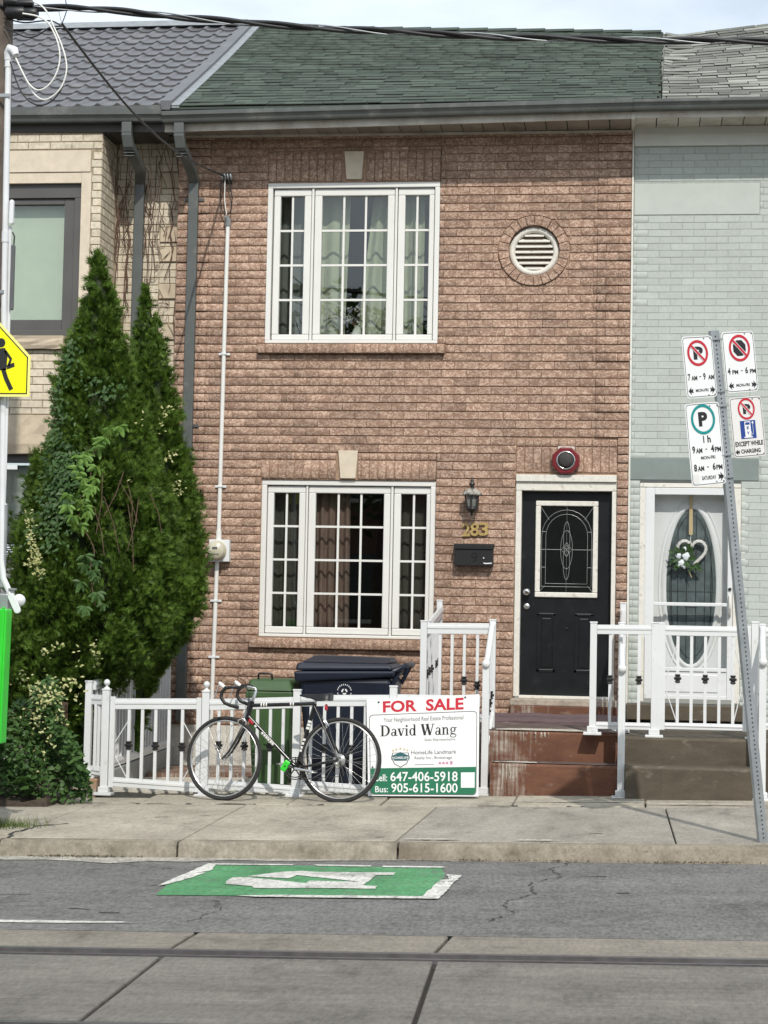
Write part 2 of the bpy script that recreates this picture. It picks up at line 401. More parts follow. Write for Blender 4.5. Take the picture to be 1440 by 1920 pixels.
M['sidewalkgrey'] = paving('grey_sidewalk_concrete', (.24, .222, .19), (.295, .272, .232), (.36, .332, .283))
M['kerb'] = paving('kerb_concrete', (.145, .125, .095), (.25, .223, .175), (.345, .312, .252), sc=3)
M['kerbgrey'] = paving('worn_kerb_concrete', (.17, .145, .11), (.235, .205, .16), (.31, .275, .22), sc=4)
M['asphalt'] = paving('worn_asphalt', (.125, .122, .115), (.155, .151, .143), (.185, .180, .170), True, 1.2, (.5, 1.4, 1), .38, .92)
M['trackbed'] = paving('track_concrete', (.135, .125, .110), (.165, .153, .135), (.205, .19, .167), False, 1.0, (.3, 2.6, 1), .20)
M['trackwarm'] = paving('warm_track_concrete', (.18, .160, .132), (.215, .192, .16), (.25, .224, .187), False, 1.0, (.35, 2, 1), .18)
M['gap'] = simple('dark_joint_filler', (.035, .032, .028), .95, .3, 30)
M['grit'] = paving('pale_gutter_grit', (.26, .245, .21), (.36, .34, .30), (.47, .44, .39), True, 6, (1, 1, 1), .4)
M['rail'] = simple('worn_rail_steel', (.15, .142, .145), .45, .2, 12, metal=.6)
M['yard'] = paving('yard_concrete', (.42, .40, .35), (.52, .495, .43), (.60, .57, .50))
M['parge'] = paving('pale_parging', (.46, .44, .39), (.55, .53, .47), (.62, .6, .54))
M['galvgrey'] = simple('grey_plinth_paint', (.25, .26, .255), .8, .15, 6, dirt=(.15, .15, .14), dscale=4)
M['earth'] = simple('distant_ground', (.16, .15, .12), .95, .2, .4)
def painted_step(name, a, b, worn, wlo, spill=False):
    g = NG(name); p = g.pos()
    c = g.ramp(g.noise(g.mapped(p, (1, 1, 3)), 2.6, 7, .7), [(.32, a), (.66, b)])
    c = g.mix(g.ramp(g.noise(g.mapped(p, (1, 1, 2.2)), 5, 8, .72), [(wlo, 0.), (wlo + .12, .85)]), c, worn)
    if spill:        # dried run-off of white paint, thickest at the left end, in vertical streaks
        x = g.n('ShaderNodeSeparateXYZ'); g.l(p, x.inputs[0])
        st = g.noise(g.mapped(p, (46, .1, 2.2)), 1.0, 4, .7); pat = g.noise(g.mapped(p, (6, 6, 9)), 1.0, 4, .6)
        near = g.math('MULTIPLY', g.math('SUBTRACT', .10, x.outputs[0]), .95)
        mk = g.math('ADD', g.math('ADD', g.math('MULTIPLY', st, .62), g.math('MULTIPLY', pat, .5)), g.math('MINIMUM', near, .36))
        c = g.mix(g.ramp(mk, [(.84, 0.), (1.0, .55), (1.16, .9)]), c, (.40, .36, .31))
    gr = g.ramp(g.noise(p, 150, 2, .7), [(.3, .85), (.7, 1.1)]); c = g.mix(1., c, gr, 'MULTIPLY')
    g.pbsdf(c, .7, 0, .3, g.noise(p, 70, 4, .7), .4, .004); return g.m
M['redstep'] = painted_step('red_brown_step_paint', (.095, .040, .025), (.165, .074, .042), (.23, .18, .145), .58, True)
M['redtread'] = painted_step('dusty_red_tread', (.085, .060, .053), (.13, .098, .088), (.27, .24, .21), .54)
M['brownstep'] = painted_step('olive_brown_step_paint', (.066, .053, .037), (.105, .087, .062), (.19, .165, .13), .58)
M['sillconc'] = simple('chipped_concrete', (.34, .29, .24), .9, .25, 16, bump=.5, bscale=30, dirt=(.55, .5, .43), dscale=14)
M['greenpaint'] = paving('green_road_paint', (.065, .205, .09), (.085, .26, .115), (.11, .30, .14), True, 2.5, (1, 1, 1), .26, .75, (.13, .15, .125))
M['whitepaint'] = paving('white_road_paint', (.47, .46, .42), (.58, .57, .53), (.66, .65, .61), True, 2.5, (1, 1, 1), .26, .75, (.22, .215, .2))
M['tar'] = simple('crack_shadow', (.035, .034, .032), .95, .3, 30)  # dark tar colour of the cracks; also the painted shade line on shingle butts

# ---------------------------------------------------------------- the ground: the street climbs gently to the right
def slope(X): return .024 * (max(-14, min(14, X)) + 2.1)
YK = -6.05
def zs(X, Y): return slope(X) + .02 * (Y + 3.4)                      # sidewalk, falling to the kerb
def zr(X, Y):                                                       # road, rising to the rails
    return slope(X) - .053 - .11 + .015 * (YK - max(Y, -9.65)) if Y > -14 else slope(X) - .109 - .02 * (-14 - Y) * .6
def sheet(name, m, xs, ys, zf, parent=None, kind=None, thick=0):
    V = [(x, y, zf(x, y)) for y in ys for x in xs]; n = len(xs); b = MB()
    F = [(j * n + i, j * n + i + 1, (j + 1) * n + i + 1, (j + 1) * n + i) for j in range(len(ys) - 1) for i in range(n - 1)]
    b.add(V, F)
    if thick:
        e0 = [i for i in range(n)]; rimi = e0 + [j * n + n - 1 for j in range(1, len(ys))] + [(len(ys) - 1) * n + i for i in range(n - 2, -1, -1)] + [j * n for j in range(len(ys) - 2, 0, -1)]
        q = len(b.v); b.v += [(b.v[i][0], b.v[i][1], b.v[i][2] - thick) for i in rimi]
        k = len(rimi)
        for i in range(k):
            b.f.append((rimi[i], q + i, q + (i + 1) % k, rimi[(i + 1) % k])); b.sm.append(False)
    return b.build(name, m, parent, kind=kind)
fx = [-60, -30, -14] + [x * 1.0 for x in range(-12, 13)] + [14, 30, 60]
sheet('ground', M['earth'], [-700, -60, 60, 700], [-700, -60, 60, 700], lambda x, y: -1.2, kind='structure')
road = sheet('road', M['asphalt'], fx, [-9.66, -8, -7, YK + .02], zr, kind='structure')
sheet('far_lane', M['asphalt'], fx, [-23, -21, -19, -17.3], lambda x, y: zr(x, -16) - .02 * (-17.3 - y), road)
grit = sheet('gutter_grit', M['grit'], [-9 + .25 * i for i in range(35)], [YK - .45, YK - .15, YK + .01], lambda x, y: zr(x, y) + .004, road)
for v in grit.data.vertices:                       # ragged outer edge, thinning out to the right
    x = v.co.x; k = max(0., min(1., (-.9 - x) / 1.6)); y0 = YK - (.04 + .40 * k) * (.65 + .35 * math.sin(x * 7.3) * math.sin(x * 3.1 + 1))
    if v.co.y < YK - .2: v.co.y = y0
    elif v.co.y < YK - .05: v.co.y = (y0 + YK) / 2
    v.co.z = zr(x, v.co.y) + .004
# track bed: concrete slabs with open joints and two grooved rails
tb = sheet('track_bed', M['gap'], fx, [-17.3, -14, -12, -9.66], lambda x, y: zr(x, -12) - .035, kind='structure')
def slab(parent, m, x0, x1, y0, y1, zf, name='slab', skew0=0, skew1=0, bev=.008, depth=.1):
    nx = max(1, int((x1 - x0) / 1.0)); V = []; b = MB()
    for j, y in enumerate((y0, y1)):
        for i in range(nx + 1):
            x = x0 + (x1 - x0) * i / nx + (skew0 * (1 - i / nx) + skew1 * i / nx) * (y - (y0 + y1) / 2)
            V.append((x, y, zf(x, y)))
    b.add(V, [(i, i + 1, nx + 2 + i, nx + 1 + i) for i in range(nx)])
    q = len(V); b.v += [(x, y, z - depth) for x, y, z in V]
    rim = list(range(nx + 1)) + list(range(2 * nx + 1, nx, -1)); k = len(rim)
    for i in range(k): b.f.append((rim[i], rim[i] + q, rim[(i + 1) % k] + q, rim[(i + 1) % k])); b.sm.append(False)
    return b.build(name, m, parent, bevel=bev)
for x0, x1, s0, s1 in ((-9, -4.4, 0, 0), (-4.39, -1.450, .0, .03), (-1.430, -.190, .03, .05), (-.170, 3.3, .05, 0), (3.32, 9, 0, 0)):
    slab(tb, M['trackwarm'], x0, x1, -10.19, -9.66, zr, skew0=s0, skew1=s1)
for x0, x1, s0, s1 in ((-9, -4.0, 0, 0), (-3.98, -1.418, .0, -.03), (-1.397, -.142, -.03, -.045), (-.121, 3.3, -.045, 0), (3.32, 9, 0, 0)):
    slab(tb, M['trackbed'], x0, x1, -11.93, -10.40, zr, skew0=s0, skew1=s1)
    slab(tb, M['trackbed'], x0, x1, -17.3, -12.13, zr)
for y in (-10.195, -11.93):
    r = MB()
    for x in range(-9, 9):
        za, zb = zr(x, y), zr(x + 1, y)
        for y0, y1, d0 in ((y - .045, y - .0, .004), (y - .135, y - .048, .000), (y - .175, y - .150, .002), (y - .205, y - .175, -.012)):
            if y1 - y0 < .05 or d0: r.hexa([(x, y0, za - .06), (x + 1, y0, zb - .06), (x + 1, y1, zb - .06), (x, y1, za - .06), (x, y0, za + d0), (x + 1, y0, zb + d0), (x + 1, y1, zb + d0), (x, y1, za + d0)])
            else: r.hexa([(x, y0, za - .06), (x + 1, y0, zb - .06), (x + 1, y1, zb - .06), (x, y1, za - .06), (x, y0, za - .018), (x + 1, y0, zb - .018), (x + 1, y1, zb - .018), (x, y1, za - .018)])
    r.build('rail', M['rail'], tb)
# painted charging symbol and lane line
def paint(name, polys, m, h):
    b = MB()
    for P in polys:
        s2 = []
        for i in range(len(P)):
            p, q = P[i], P[(i + 1) % len(P)]; k = max(1, int(math.dist(p, q) / .06))
            for j in range(k):
                t = j / k; jit = .006 if 0 < j else 0
                s2.append((p[0] + (q[0] - p[0]) * t + random.uniform(-jit, jit), p[1] + (q[1] - p[1]) * t + random.uniform(-jit, jit)))
        n = len(s2); b.add([(x, y, zr(x, y) + h) for x, y in s2], [tuple(range(n))])
    return b.build(name, m, road)
sym = paint('charging_symbol', [[(-2.018, -6.491), (-1.422, -6.499), (-.513, -6.515), (-.448, -7.039), (-.454, -7.252), (-.473, -8.089), (-1.399, -8.157), (-2.006, -8.179), (-2.07, -7.641), (-2.0, -7.0)]], M['greenpaint'], .004)
sym['label'] = 'green painted square with a white lightning bolt'
pb = paint('painted_bolt', [[(-1.676, -7.194), (-1.508, -6.918), (-1.379, -6.838), (-1.27, -6.892), (-.776, -6.88), (-.77, -7.022), (-.878, -7.033), (-.879, -7.407), (-.918, -7.423), (-1.376, -7.086), (-1.39, -7.277)],
    [(-1.717, -7.616), (-1.741, -7.486), (-1.744, -7.252), (-1.675, -7.232), (-1.241, -7.529), (-1.238, -7.384), (-.918, -7.423), (-.879, -7.407), (-.882, -7.609), (-.793, -7.634), (-.787, -7.771), (-1.22, -7.772), (-1.386, -7.813), (-1.508, -7.803), (-1.536, -7.714)]], M['whitepaint'], .008)
pbd = paint('painted_border', [[(-2.081, -6.44), (-2.018, -6.47), (-1.97, -6.875), (-2.036, -7.039), (-1.978, -6.983), (-1.992, -7.268), (-2.062, -7.664), (-2.102, -7.763)],
    [(-2.044, -6.436), (-1.507, -6.437), (-1.504, -6.51), (-2.0, -6.52)], [(-1.373, -6.437), (-.987, -6.454), (-.985, -6.54), (-1.333, -6.52)], [(-.911, -6.474), (-.503, -6.473), (-.503, -6.56), (-.902, -6.555)],
    [(-.449, -6.949), (-.348, -6.99), (-.371, -8.215), (-.474, -8.1), (-.453, -7.264), (-.40, -7.218)], [(-1.537, -8.19), (-1.437, -8.165), (-1.327, -8.13), (-.473, -8.11), (-.371, -8.215), (-1.383, -8.24)]], M['whitepaint'], .008)
for o in (pb, pbd): o.parent = sym
paint('lane_line', [[(-6.5, -9.36), (-2.3, -9.33), (-1.9, -9.33), (-1.83, -9.37), (-2.2, -9.42), (-6.5, -9.47)]], M['whitepaint'], .004)
def crack(name, pts, wd, parent, zf, m=None, h=.003, br=.35):
    b = MB(); P = []
    for i in range(len(pts) - 1):
        k = max(2, int(math.dist(pts[i], pts[i + 1]) / .05))
        for j in range(k):
            t = j / k; P.append((pts[i][0] + (pts[i + 1][0] - pts[i][0]) * t + random.uniform(-1, 1) * .022 * br / .35, pts[i][1] + (pts[i + 1][1] - pts[i][1]) * t + random.uniform(-1, 1) * .022 * br / .35))
    P.append(pts[-1])
    for i in range(len(P) - 1):
        w0 = wd * random.uniform(.35, 1.3); p, q = P[i], P[i + 1]; dx, dy = q[0] - p[0], q[1] - p[1]; l = math.hypot(dx, dy) or 1; nx, ny = -dy / l * w0 / 2, dx / l * w0 / 2
        b.add([(p[0] + nx, p[1] + ny, zf(*p) + h), (p[0] - nx, p[1] - ny, zf(*p) + h), (q[0] - nx, q[1] - ny, zf(*q) + h), (q[0] + nx, q[1] + ny, zf(*q) + h)], [(0, 1, 2, 3)])
    return b.build(name, m or M['tar'], parent)
crack('crack', [(.30, -6.1), (.19, -6.5), (.27, -6.95), (.10, -7.3), (.16, -7.9), (.0, -8.3), (.09, -8.75), (-.02, -9.1)], .009, road, zr)
crack('crack', [(-1.62, -8.35), (-1.50, -8.8), (-1.56, -9.3)], .007, road, zr)
crack('crack', [(-3.2, -8.2), (-2.9, -8.24), (-2.7, -8.2)], .012, road, zr)
for q in range(7):
    x, y = random.uniform(-2.8, 1.6), random.uniform(-9.4, -6.6); crack('crack', [(x, y), (x + random.uniform(.08, .2), y + random.uniform(-.03, .03))], .022, road, zr)

# sidewalk: slabs between open joints, a broken strip against the gardens, kerb stones
sw = sheet('sidewalk', M['gap'], fx, [YK + .06, -4.5, -2.85], lambda x, y: zs(x, y) - .05, kind='structure')
jx = [-9.2, -6.6, -3.65, -2.385, -.865, .975, 3.0, 5.4, 9.5]
sk = [0, 0, 0, 0, .03, -.02, 0, 0, 0]
for i in range(len(jx) - 1):
    g_ = .005
    slab(sw, M['sidewalkgrey' if i in (4, 5) else 'sidewalk'], jx[i] + g_, jx[i + 1] - g_, YK + .17, -3.68, zs, 'slab', sk[i], sk[i + 1], .007)
bx = [-9.2, -4.3, -3.3, -2.05, -1.3, -.25, .8, 2.2, 4.0]
for i in range(len(bx) - 1):
    slab(sw, M['sidewalk'], bx[i] + .006, bx[i + 1] - .006, -3.668, -2.86 if bx[i] > -3.5 else -3.15, lambda x, y, k=i: zs(x, y) + (.004, -.006, .003, .008, 0, .006, -.003, .002)[k % 8], 'slab', 0, 0, .012)
kb = sheet('kerb', M['gap'], [-60, -14, 14, 60], [YK + .03, YK + .17], lambda x, y: zs(x, YK) - .03, kind='structure')
kx = [-9.2, -6.6, -3.65, -2.385, -.865, 2.3, 3.6, 5.4, 9.5]
for i in range(len(kx) - 1):
    b = MB(); n = 14
    for j in range(n + 1):
        x = kx[i] + .008 + (kx[i + 1] - kx[i] - .016) * j / n; c = random.uniform(-.006, .006)
        zt = zs(x, YK)
        b.v += [(x, YK + .17, zt), (x, YK + .03 + c, zt - .002), (x, YK + .006 + c, zt - .022 + c), (x, YK - .01 + c * .5, zt - .16)]
    b.f = [(j * 4 + k, j * 4 + k + 1, j * 4 + k + 5, j * 4 + k + 4) for j in range(n) for k in range(3)] + [(0, 1, 2, 3), (n * 4 + 3, n * 4 + 2, n * 4 + 1, n * 4)]
    b.sm = [True] * (n * 3) + [False] * 2
    b.build('kerb_stone', M['kerb' if i < 4 else 'kerbgrey'], kb)
crack('crack', [(-3.64, -5.9), (-3.68, -5.5), (-3.60, -5.15), (-3.45, -5.05)], .03, sw, zs, h=.002)
crack('crack', [(-3.95, -5.2), (-3.64, -5.18), (-3.5, -5.22)], .02, sw, zs, h=.002)
for x, y in ((-2.6, -4.5), (-.35, -3.75), (-.05, -3.8), (1.5, -4.3), (-1.05, -5.7), (.4, -5.4), (-2.9, -4.6)):
    crack('crack', [(x, y), (x + .1, y + .01)], .014, sw, zs, h=.002)
for x0, x1, y, m in ((-.1, .22, -5.86, 'chalk'), (-.85, -.45, -5.85, 'chalk'), (-.3, .9, -3.4, 'chalk'), (.75, 1.7, -3.5, 'chalk')):   # white scuffs on the concrete
    b = MB(); n = 16
    P = [(x0 + (x1 - x0) * i / n, y - random.uniform(.0, .035) * math.sin(math.pi * i / n) ** .5) for i in range(n + 1)] + [(x0 + (x1 - x0) * i / n, y + random.uniform(.004, .04) * math.sin(math.pi * i / n) ** .5 + .002) for i in range(n, -1, -1)]
    b.add([(px, py, zs(px, py) + .012) for px, py in P], [tuple(range(len(P)))]); b.build('paint_scuff', M[m], sw)

for x0, x1 in ((-3.75, -3.55), (-3.35, -3.0), (-2.9, -2.82), (-2.62, -2.3), (-1.9, -1.75), (-.5, -.2), (.2, .32)):
    crack('crack', [(x0, -3.672), ((x0 + x1) / 2, -3.69), (x1, -3.674)], .035, sw, zs, h=.006)
# front yard, planting bed
yd = sheet('yard', M['yard'], [-3.93, -3, -2.2, -1.15], [-2.86, -1.15], lambda x, y: zs(x, -2.9) + .012, kind='structure', thick=.2)
sheet('painted_yard_strip', M['redstep'], [-3.9, -3, -2.2, -1.15], [-1.15, -.02], lambda x, y: zs(x, -2.9) + .05, yd, thick=.2)
sheet('planting_bed', M['soil'], [-9, -6, -4.6, -4.2, -3.95], [-3.95, -3.3, -1.5, -.4], lambda x, y: zs(x, y) + .05 + .03 * math.sin(x * 9 + y * 5), kind='structure', thick=.3)

# ---------------------------------------------------------------- brickwork
_BM = {}
def brick_mesh(wd, ht, m, d=.035, c=.0045):
    wd = round(wd, 3); ht = round(ht, 3); key = (wd, ht, m.name, c)
    if key not in _BM:
        x, z = wd / 2, ht / 2
        V = [(-x, d, -z), (x, d, -z), (x, d, z), (-x, d, z), (-x, c, -z), (x, c, -z), (x, c, z), (-x, c, z), (-x + c, 0, -z + c), (x - c, 0, -z + c), (x - c, 0, z - c), (-x + c, 0, z - c)]
        F = [(8, 9, 10, 11)]
        for i in range(4):
            j = (i + 1) % 4; F += [(i, j, 4 + j, 4 + i), (4 + i, 4 + j, 8 + j, 8 + i)]
        me = bpy.data.meshes.new('brick'); me.from_pydata(V, [], F); me.materials.append(m); me.update()
        _BM[key] = (me, np.array(V), F)
    return _BM[key]
def cut(rects, z):
    """subtract zone z=(x0,x1,z0,z1) from rectangles"""
    out = []
    for (a, b, c, d) in rects:
        x0, x1, z0, z1 = max(a, z[0]), min(b, z[1]), max(c, z[2]), min(d, z[3])
        if x0 >= x1 - 1e-6 or z0 >= z1 - 1e-6: out.append((a, b, c, d)); continue
        for q in ((a, x0, c, d), (x1, b, c, d), (x0, x1, c, z0), (x0, x1, z1, d)):
            if q[1] - q[0] > .022 and q[3] - q[2] > .02: out.append(q)
    return out
def courses(x0, x1, z0, z1, L_, H_, zref, joint, zones=(), shift=0.):
    R = []; k = math.ceil((z0 - zref) / H_ - .3)
    while zref + k * H_ < z1 - .01:
        a, b = zref + k * H_, zref + (k + 1) * H_; off = ((k + 200) % 2) * .5
        i = math.floor(x0 / L_ + off)
        while (i - off) * L_ < x1:
            xa, xb = max((i - off) * L_, x0), min((i + 1 - off) * L_, x1)
            if xb - xa > .03:
                rs = [(xa, xb, max(a, z0), min(b, z1))]
                for zn in zones: rs = cut(rs, zn)
                R += [(p + joint / 2, q - joint / 2, r + joint / 2, s - joint / 2, k) for p, q, r, s in rs]
            i += 1
        k += 1
    return R
def lay(parent, pieces, m, seen, limit=300, name='brick'):
    """pieces: (matrix, width, height, chamfer).  The ones showing largest become bricks of their own, the rest one joined part."""
    sc = []
    for i, (mt, wd, ht, c) in enumerate(pieces):
        p = mt.translation; dd = (p - CAM).dot(fw); sc.append((wd * ht / dd ** 2 * (1 if seen(p) else .01), i))
    sc.sort(reverse=True); big = [i for _, i in sc[:limit]]; rest = [i for _, i in sc[limit:]]
    for i in big:
        mt, wd, ht, c = pieces[i]; o = bpy.data.objects.new(name, brick_mesh(wd, ht, m, c=c)[0]); link(o, parent, mt)
    if rest:
        V = []; F = []; n = 0
        for i in rest:
            mt, wd, ht, c = pieces[i]; _, v, f = brick_mesh(wd, ht, m, c=c); A = np.array(mt)
            V.append(v @ A[:3, :3].T + A[:3, 3]); F += [tuple(q + n for q in t) for t in f]; n += 12
        np_mesh('brickwork', np.concatenate(V), np.array(F), m, parent, 'stuff')
def flat(x, y, z, rz=0): return Matrix.Translation((x, y, z)) @ Matrix.Rotation(rz, 4, 'Z')
def wall_boxes(b, x0, x1, y0, y1, z0, z1, zones):
    rs = [(x0, x1, z0, z1)]
    for zn in zones: rs = cut(rs, zn)
    for a, c, d, e in rs: b.box(a, c, y0, y1, d, e)

# ================================================================ the pink brick house (number 283)
house = thing('row_house', 'two-storey pink brick row house with green shingle roof and black door', 'house', (-1.67, 0, 0))
UW, LW, DR = (-3.03, -1.285, 4.25, 5.88), (-3.03, -1.275, 1.31, 2.885), (-.485, .503, .60, 2.94)
VC, VR = (-.341, 5.18), .352
wb = MB(); wall_boxes(wb, -3.962, .622, .012, .30, .42, 6.40, [UW, LW, DR, (VC[0] - .245, VC[0] + .245, VC[1] - .245, VC[1] + .245)])
wb.box(VC[0] - .245, VC[0] + .245, .16, .18, VC[1] - .245, VC[1] + .245)
wall = wb.build('wall', M['mortar'], house)
box('foundation', M['parge'], house, -3.962, -1.2, -.004, .30, -.15, .42)
zones = [UW, LW, (DR[0] - .004, DR[1] + .004, .5, 2.972), (-3.035, -1.28, 5.88, 6.205), (-3.10, -1.205, 4.145, 4.25), (-3.038, -1.272, 2.885, 3.158), (-3.118, -1.2, 1.20, 1.31), (-.487, .508, 2.94, 3.315)]
P = []
for a, b, c, d, k in courses(-3.955, .613, .43, 6.375, Lc, Hc, Z0, .0105, zones):
    spans = [(a, b)]
    if (VC[0] - VR - .01 < b and a < VC[0] + VR + .01) and (VC[1] - VR - .01 < d and c < VC[1] + VR + .01):
        rc_, cols = VR + .006, []; side = 1 if (c + d) / 2 > VC[1] else -1
        for i in range(25):
            x = a + (b - a) * i / 24; q = rc_ ** 2 - (x - VC[0]) ** 2; h = math.sqrt(q) if q > 0 else -1
            lo_, hi_ = c, d
            if h > 0:
                if side > 0: lo_ = max(c, VC[1] + h)
                else: hi_ = min(d, VC[1] - h)
            cols.append((x, lo_, hi_) if hi_ - lo_ > .012 else None)
        run = []
        for q in cols + [None]:
            if q: run.append(q)
            else:
                if len(run) > 3:
                    MB().prism([(x, l) for x, l, u in run] + [(x, u) for x, l, u in run[::-1]], (0, random.uniform(-.002, .002), 0), d=.035).build('brick', M['brick'], wall)
                run = []
        continue
    # raised corner blocks: four courses in six
    sp2 = []
    for s0, s1 in spans:
        for q0, q1, qz in ((-4, -3.63, 1), (-3.63, .285, 0), (.285, 1, 1)):
            e0, e1 = max(s0, q0 + (.004 if q0 > -4 else 0)), min(s1, q1 - (.004 if q1 < 1 else 0))
            if e1 - e0 > .018: sp2.append((e0, e1, qz))
    for e0, e1, qz in sp2:
        y = random.uniform(-.002, .0025) - (.016 if qz and k % 6 < 4 else 0)
        P.append((flat((e0 + e1) / 2, y, (c + d) / 2), e1 - e0 + .0070, d - c, .0022))
def soldiers(x0, x1, rows, skip=None):
    n = round((x1 - x0) / .0835); w_ = (x1 - x0) / n
    for z0, z1 in rows:
        for i in range(n):
            a = x0 + i * w_; q = [(a, a + w_, z0, z1)]
            if skip: q = cut(q, skip)
            for s in q:
                if s[1] - s[0] > .03: P.append((flat((s[0] + s[1]) / 2, random.uniform(-.003, .001), (z0 + z1) / 2), s[1] - s[0] - .008, z1 - z0 - .008, .004))
soldiers(-3.033, -1.283, ((6.118, 6.200), (5.892, 6.116)), (-2.262, -2.056, 5.8, 6.3))
soldiers(-3.036, -1.274, ((3.085, 3.155), (2.892, 3.083)), (-2.254, -2.06, 2.8, 3.3))
soldiers(-.485, .506, ((3.235, 3.311), (2.976, 3.233)))
def sillrow(x0, x1, z0, z1):
    n = round((x1 - x0) / .0835); w_ = (x1 - x0) / n
    for i in range(n): P.append((flat(x0 + (i + .5) * w_, -.062 + random.uniform(-.003, .003), (z0 + z1) / 2), w_ - .008, z1 - z0 - .004, .004))
sillrow(-3.098, -1.208, 4.148, 4.243); sillrow(-3.115, -1.203, 1.204, 1.303)
def see_main(p): return p.z > 1.25 and not (p.x < -3.35 and p.z < 2.3) and not (p.x < -3.2 and p.z < 3.2 and p.x < -3.75)
lay(wall, P, M['brick'], see_main)
for z0, z1, x0, x1 in ((4.146, 4.24, -3.095, -1.21), (1.203, 1.30, -3.112, -1.206)): box('sill_bed', M['mortar'], wall, x0, x1, -.050, .020, z0 + .004, z1)
ks = [(-2.26, -.0), (-2.06, 0)]
for z0, z1 in ((5.912, 6.196), (2.90, 3.178)):
    MB().prism([(-2.232, z0), (-2.079, z0), (-2.060, z1), (-2.258, z1)], (0, -.016, 0), d=.05).build('keystone', M['stone'], wall, bevel=.004)
rk = 24
for i in range(rk):       # ring of header bricks round the vent
    a0, a1 = 2 * math.pi * (i + .04) / rk, 2 * math.pi * (i + .96) / rk; ri, ro = .256, VR - .004
    am = (a0 + a1) / 2; hi, ho = ri * math.tan((a1 - a0) / 2), ro * math.tan((a1 - a0) / 2)
    poly = [(ri * math.cos(a0), ri * math.sin(a0)), (ri * math.cos(a1), ri * math.sin(a1)), (ro * math.cos(a1), ro * math.sin(a1)), (ro * math.cos(am), ro * math.sin(am)), (ro * math.cos(a0), ro * math.sin(a0))]
    MB().prism(poly, (VC[0], -.016 + random.uniform(-.002, .002), VC[1]), d=.15).build('brick', M['brick'], wall, bevel=.003)
rb = MB(); pr = ring_pts(0, 0, .256, .256, 32)[:-1]; po = ring_pts(0, 0, VR - .01, VR - .01, 32)[:-1]
rb.add([(VC[0] + x, .004, VC[1] + z) for x, z in pr] + [(VC[0] + x, .004, VC[1] + z) for x, z in po], [(i, (i + 1) % 32, 32 + (i + 1) % 32, 32 + i) for i in range(32)])
rb.build('ring_bed', M['mortar'], wall)
vt = MB()
vt.lathe([(.250, 0), (.250, -.055), (.235, -.075), (.205, -.078), (.190, -.060), (.188, 0)], (VC[0], .10, VC[1]), (0, 1, 0), 40, caps=False)
vent = vt.build('gable_vent', M['oldwhite'], house)
for i in range(7):
    z = -.165 + i * .055; h = math.sqrt(max(.19 ** 2 - z * z, .002))
    b = MB(); zz = VC[1] + z
    b.hexa([(VC[0] - h, .030, zz - .020), (VC[0] + h, .030, zz - .020), (VC[0] + h, .075, zz + .014), (VC[0] - h, .075, zz + .014), (VC[0] - h, .028, zz - .012), (VC[0] + h, .028, zz - .012), (VC[0] + h, .075, zz + .022), (VC[0] - h, .075, zz + .022)])
    b.build('louver', M['oldwhite'], vent)
box('joint_strip', M['oldwhite'], house, .615, .632, -.022, .05, .42, 6.36)

def window(parent, fm, X0, X1, Z0, Z1, yf, glass, sashes, zg, mould=.05, sgap=.012):
    """outer moulded frame with sashes; glass: list of (x0,x1), zg=(z0,z1); sashes: (x0,x1,cols)"""
    b = MB(); m_ = mould
    b.box(X0, X1, yf, yf + .12, Z1 - m_, Z1); b.box(X0, X1, yf, yf + .12, Z0, Z0 + m_ * .6)
    b.box(X0, X0 + m_, yf, yf + .12, Z0 + m_ * .6, Z1 - m_); b.box(X1 - m_, X1, yf, yf + .12, Z0 + m_ * .6, Z1 - m_)
    f = b.build('window', fm, parent, bevel=.006)
    ys = yf + .028
    for (sx0, sx1, nc), (g0, g1) in zip(sashes, glass):
        sz0, sz1 = Z0 + m_ * .6 + .006, Z1 - m_ - .008
        s = MB(); s.box(sx0, sx1, ys, ys + .07, zg[1], sz1); s.box(sx0, sx1, ys, ys + .07, sz0, zg[0])
        s.box(sx0, g0, ys, ys + .07, zg[0], zg[1]); s.box(g1, sx1, ys, ys + .07, zg[0], zg[1])
        s.build('sash', fm, f, bevel=.008)
        box('pane', M['glass'], f, g0 - .004, g1 + .004, ys + .034, ys + .038, zg[0] - .004, zg[1] + .004)
        for i in range(1, nc):
            x = g0 + (g1 - g0) * i / nc; box('muntin', M['white'], f, x - .0105, x + .0105, ys + .020, ys + .0325, zg[0], zg[1])
        for i in range(1, 4):
            z = zg[0] + (zg[1] - zg[0]) * i / 4; box('muntin', M['white'], f, g0, g1, ys + .0185, ys + .031, z - .0105, z + .0105)
    for a, c in ((sashes[0][1], sashes[1][0]), (sashes[1][1], sashes[2][0])):
        box('mullion', fm, f, a + .006, c - .006, ys - .012, ys + .07, Z0 + m_ * .6, Z1 - m_, .005)
    return f
window(house, M['white'], *UW[:2], UW[2] + .004, UW[3] - .002, -.008, [(-2.902, -2.658), (-2.478, -1.812), (-1.635, -1.394)], [(-2.968, -2.588, 2), (-2.552, -1.742, 3), (-1.706, -1.342, 2)], (4.347, 5.752))
window(house, M['white'], *LW[:2], LW[2] + .004, LW[3] - .002, .026, [(-2.909, -2.652), (-2.485, -1.798), (-1.627, -1.370)], [(-2.972, -2.588, 2), (-2.556, -1.732, 3), (-1.696, -1.318, 2)], (1.417, 2.755), .052)
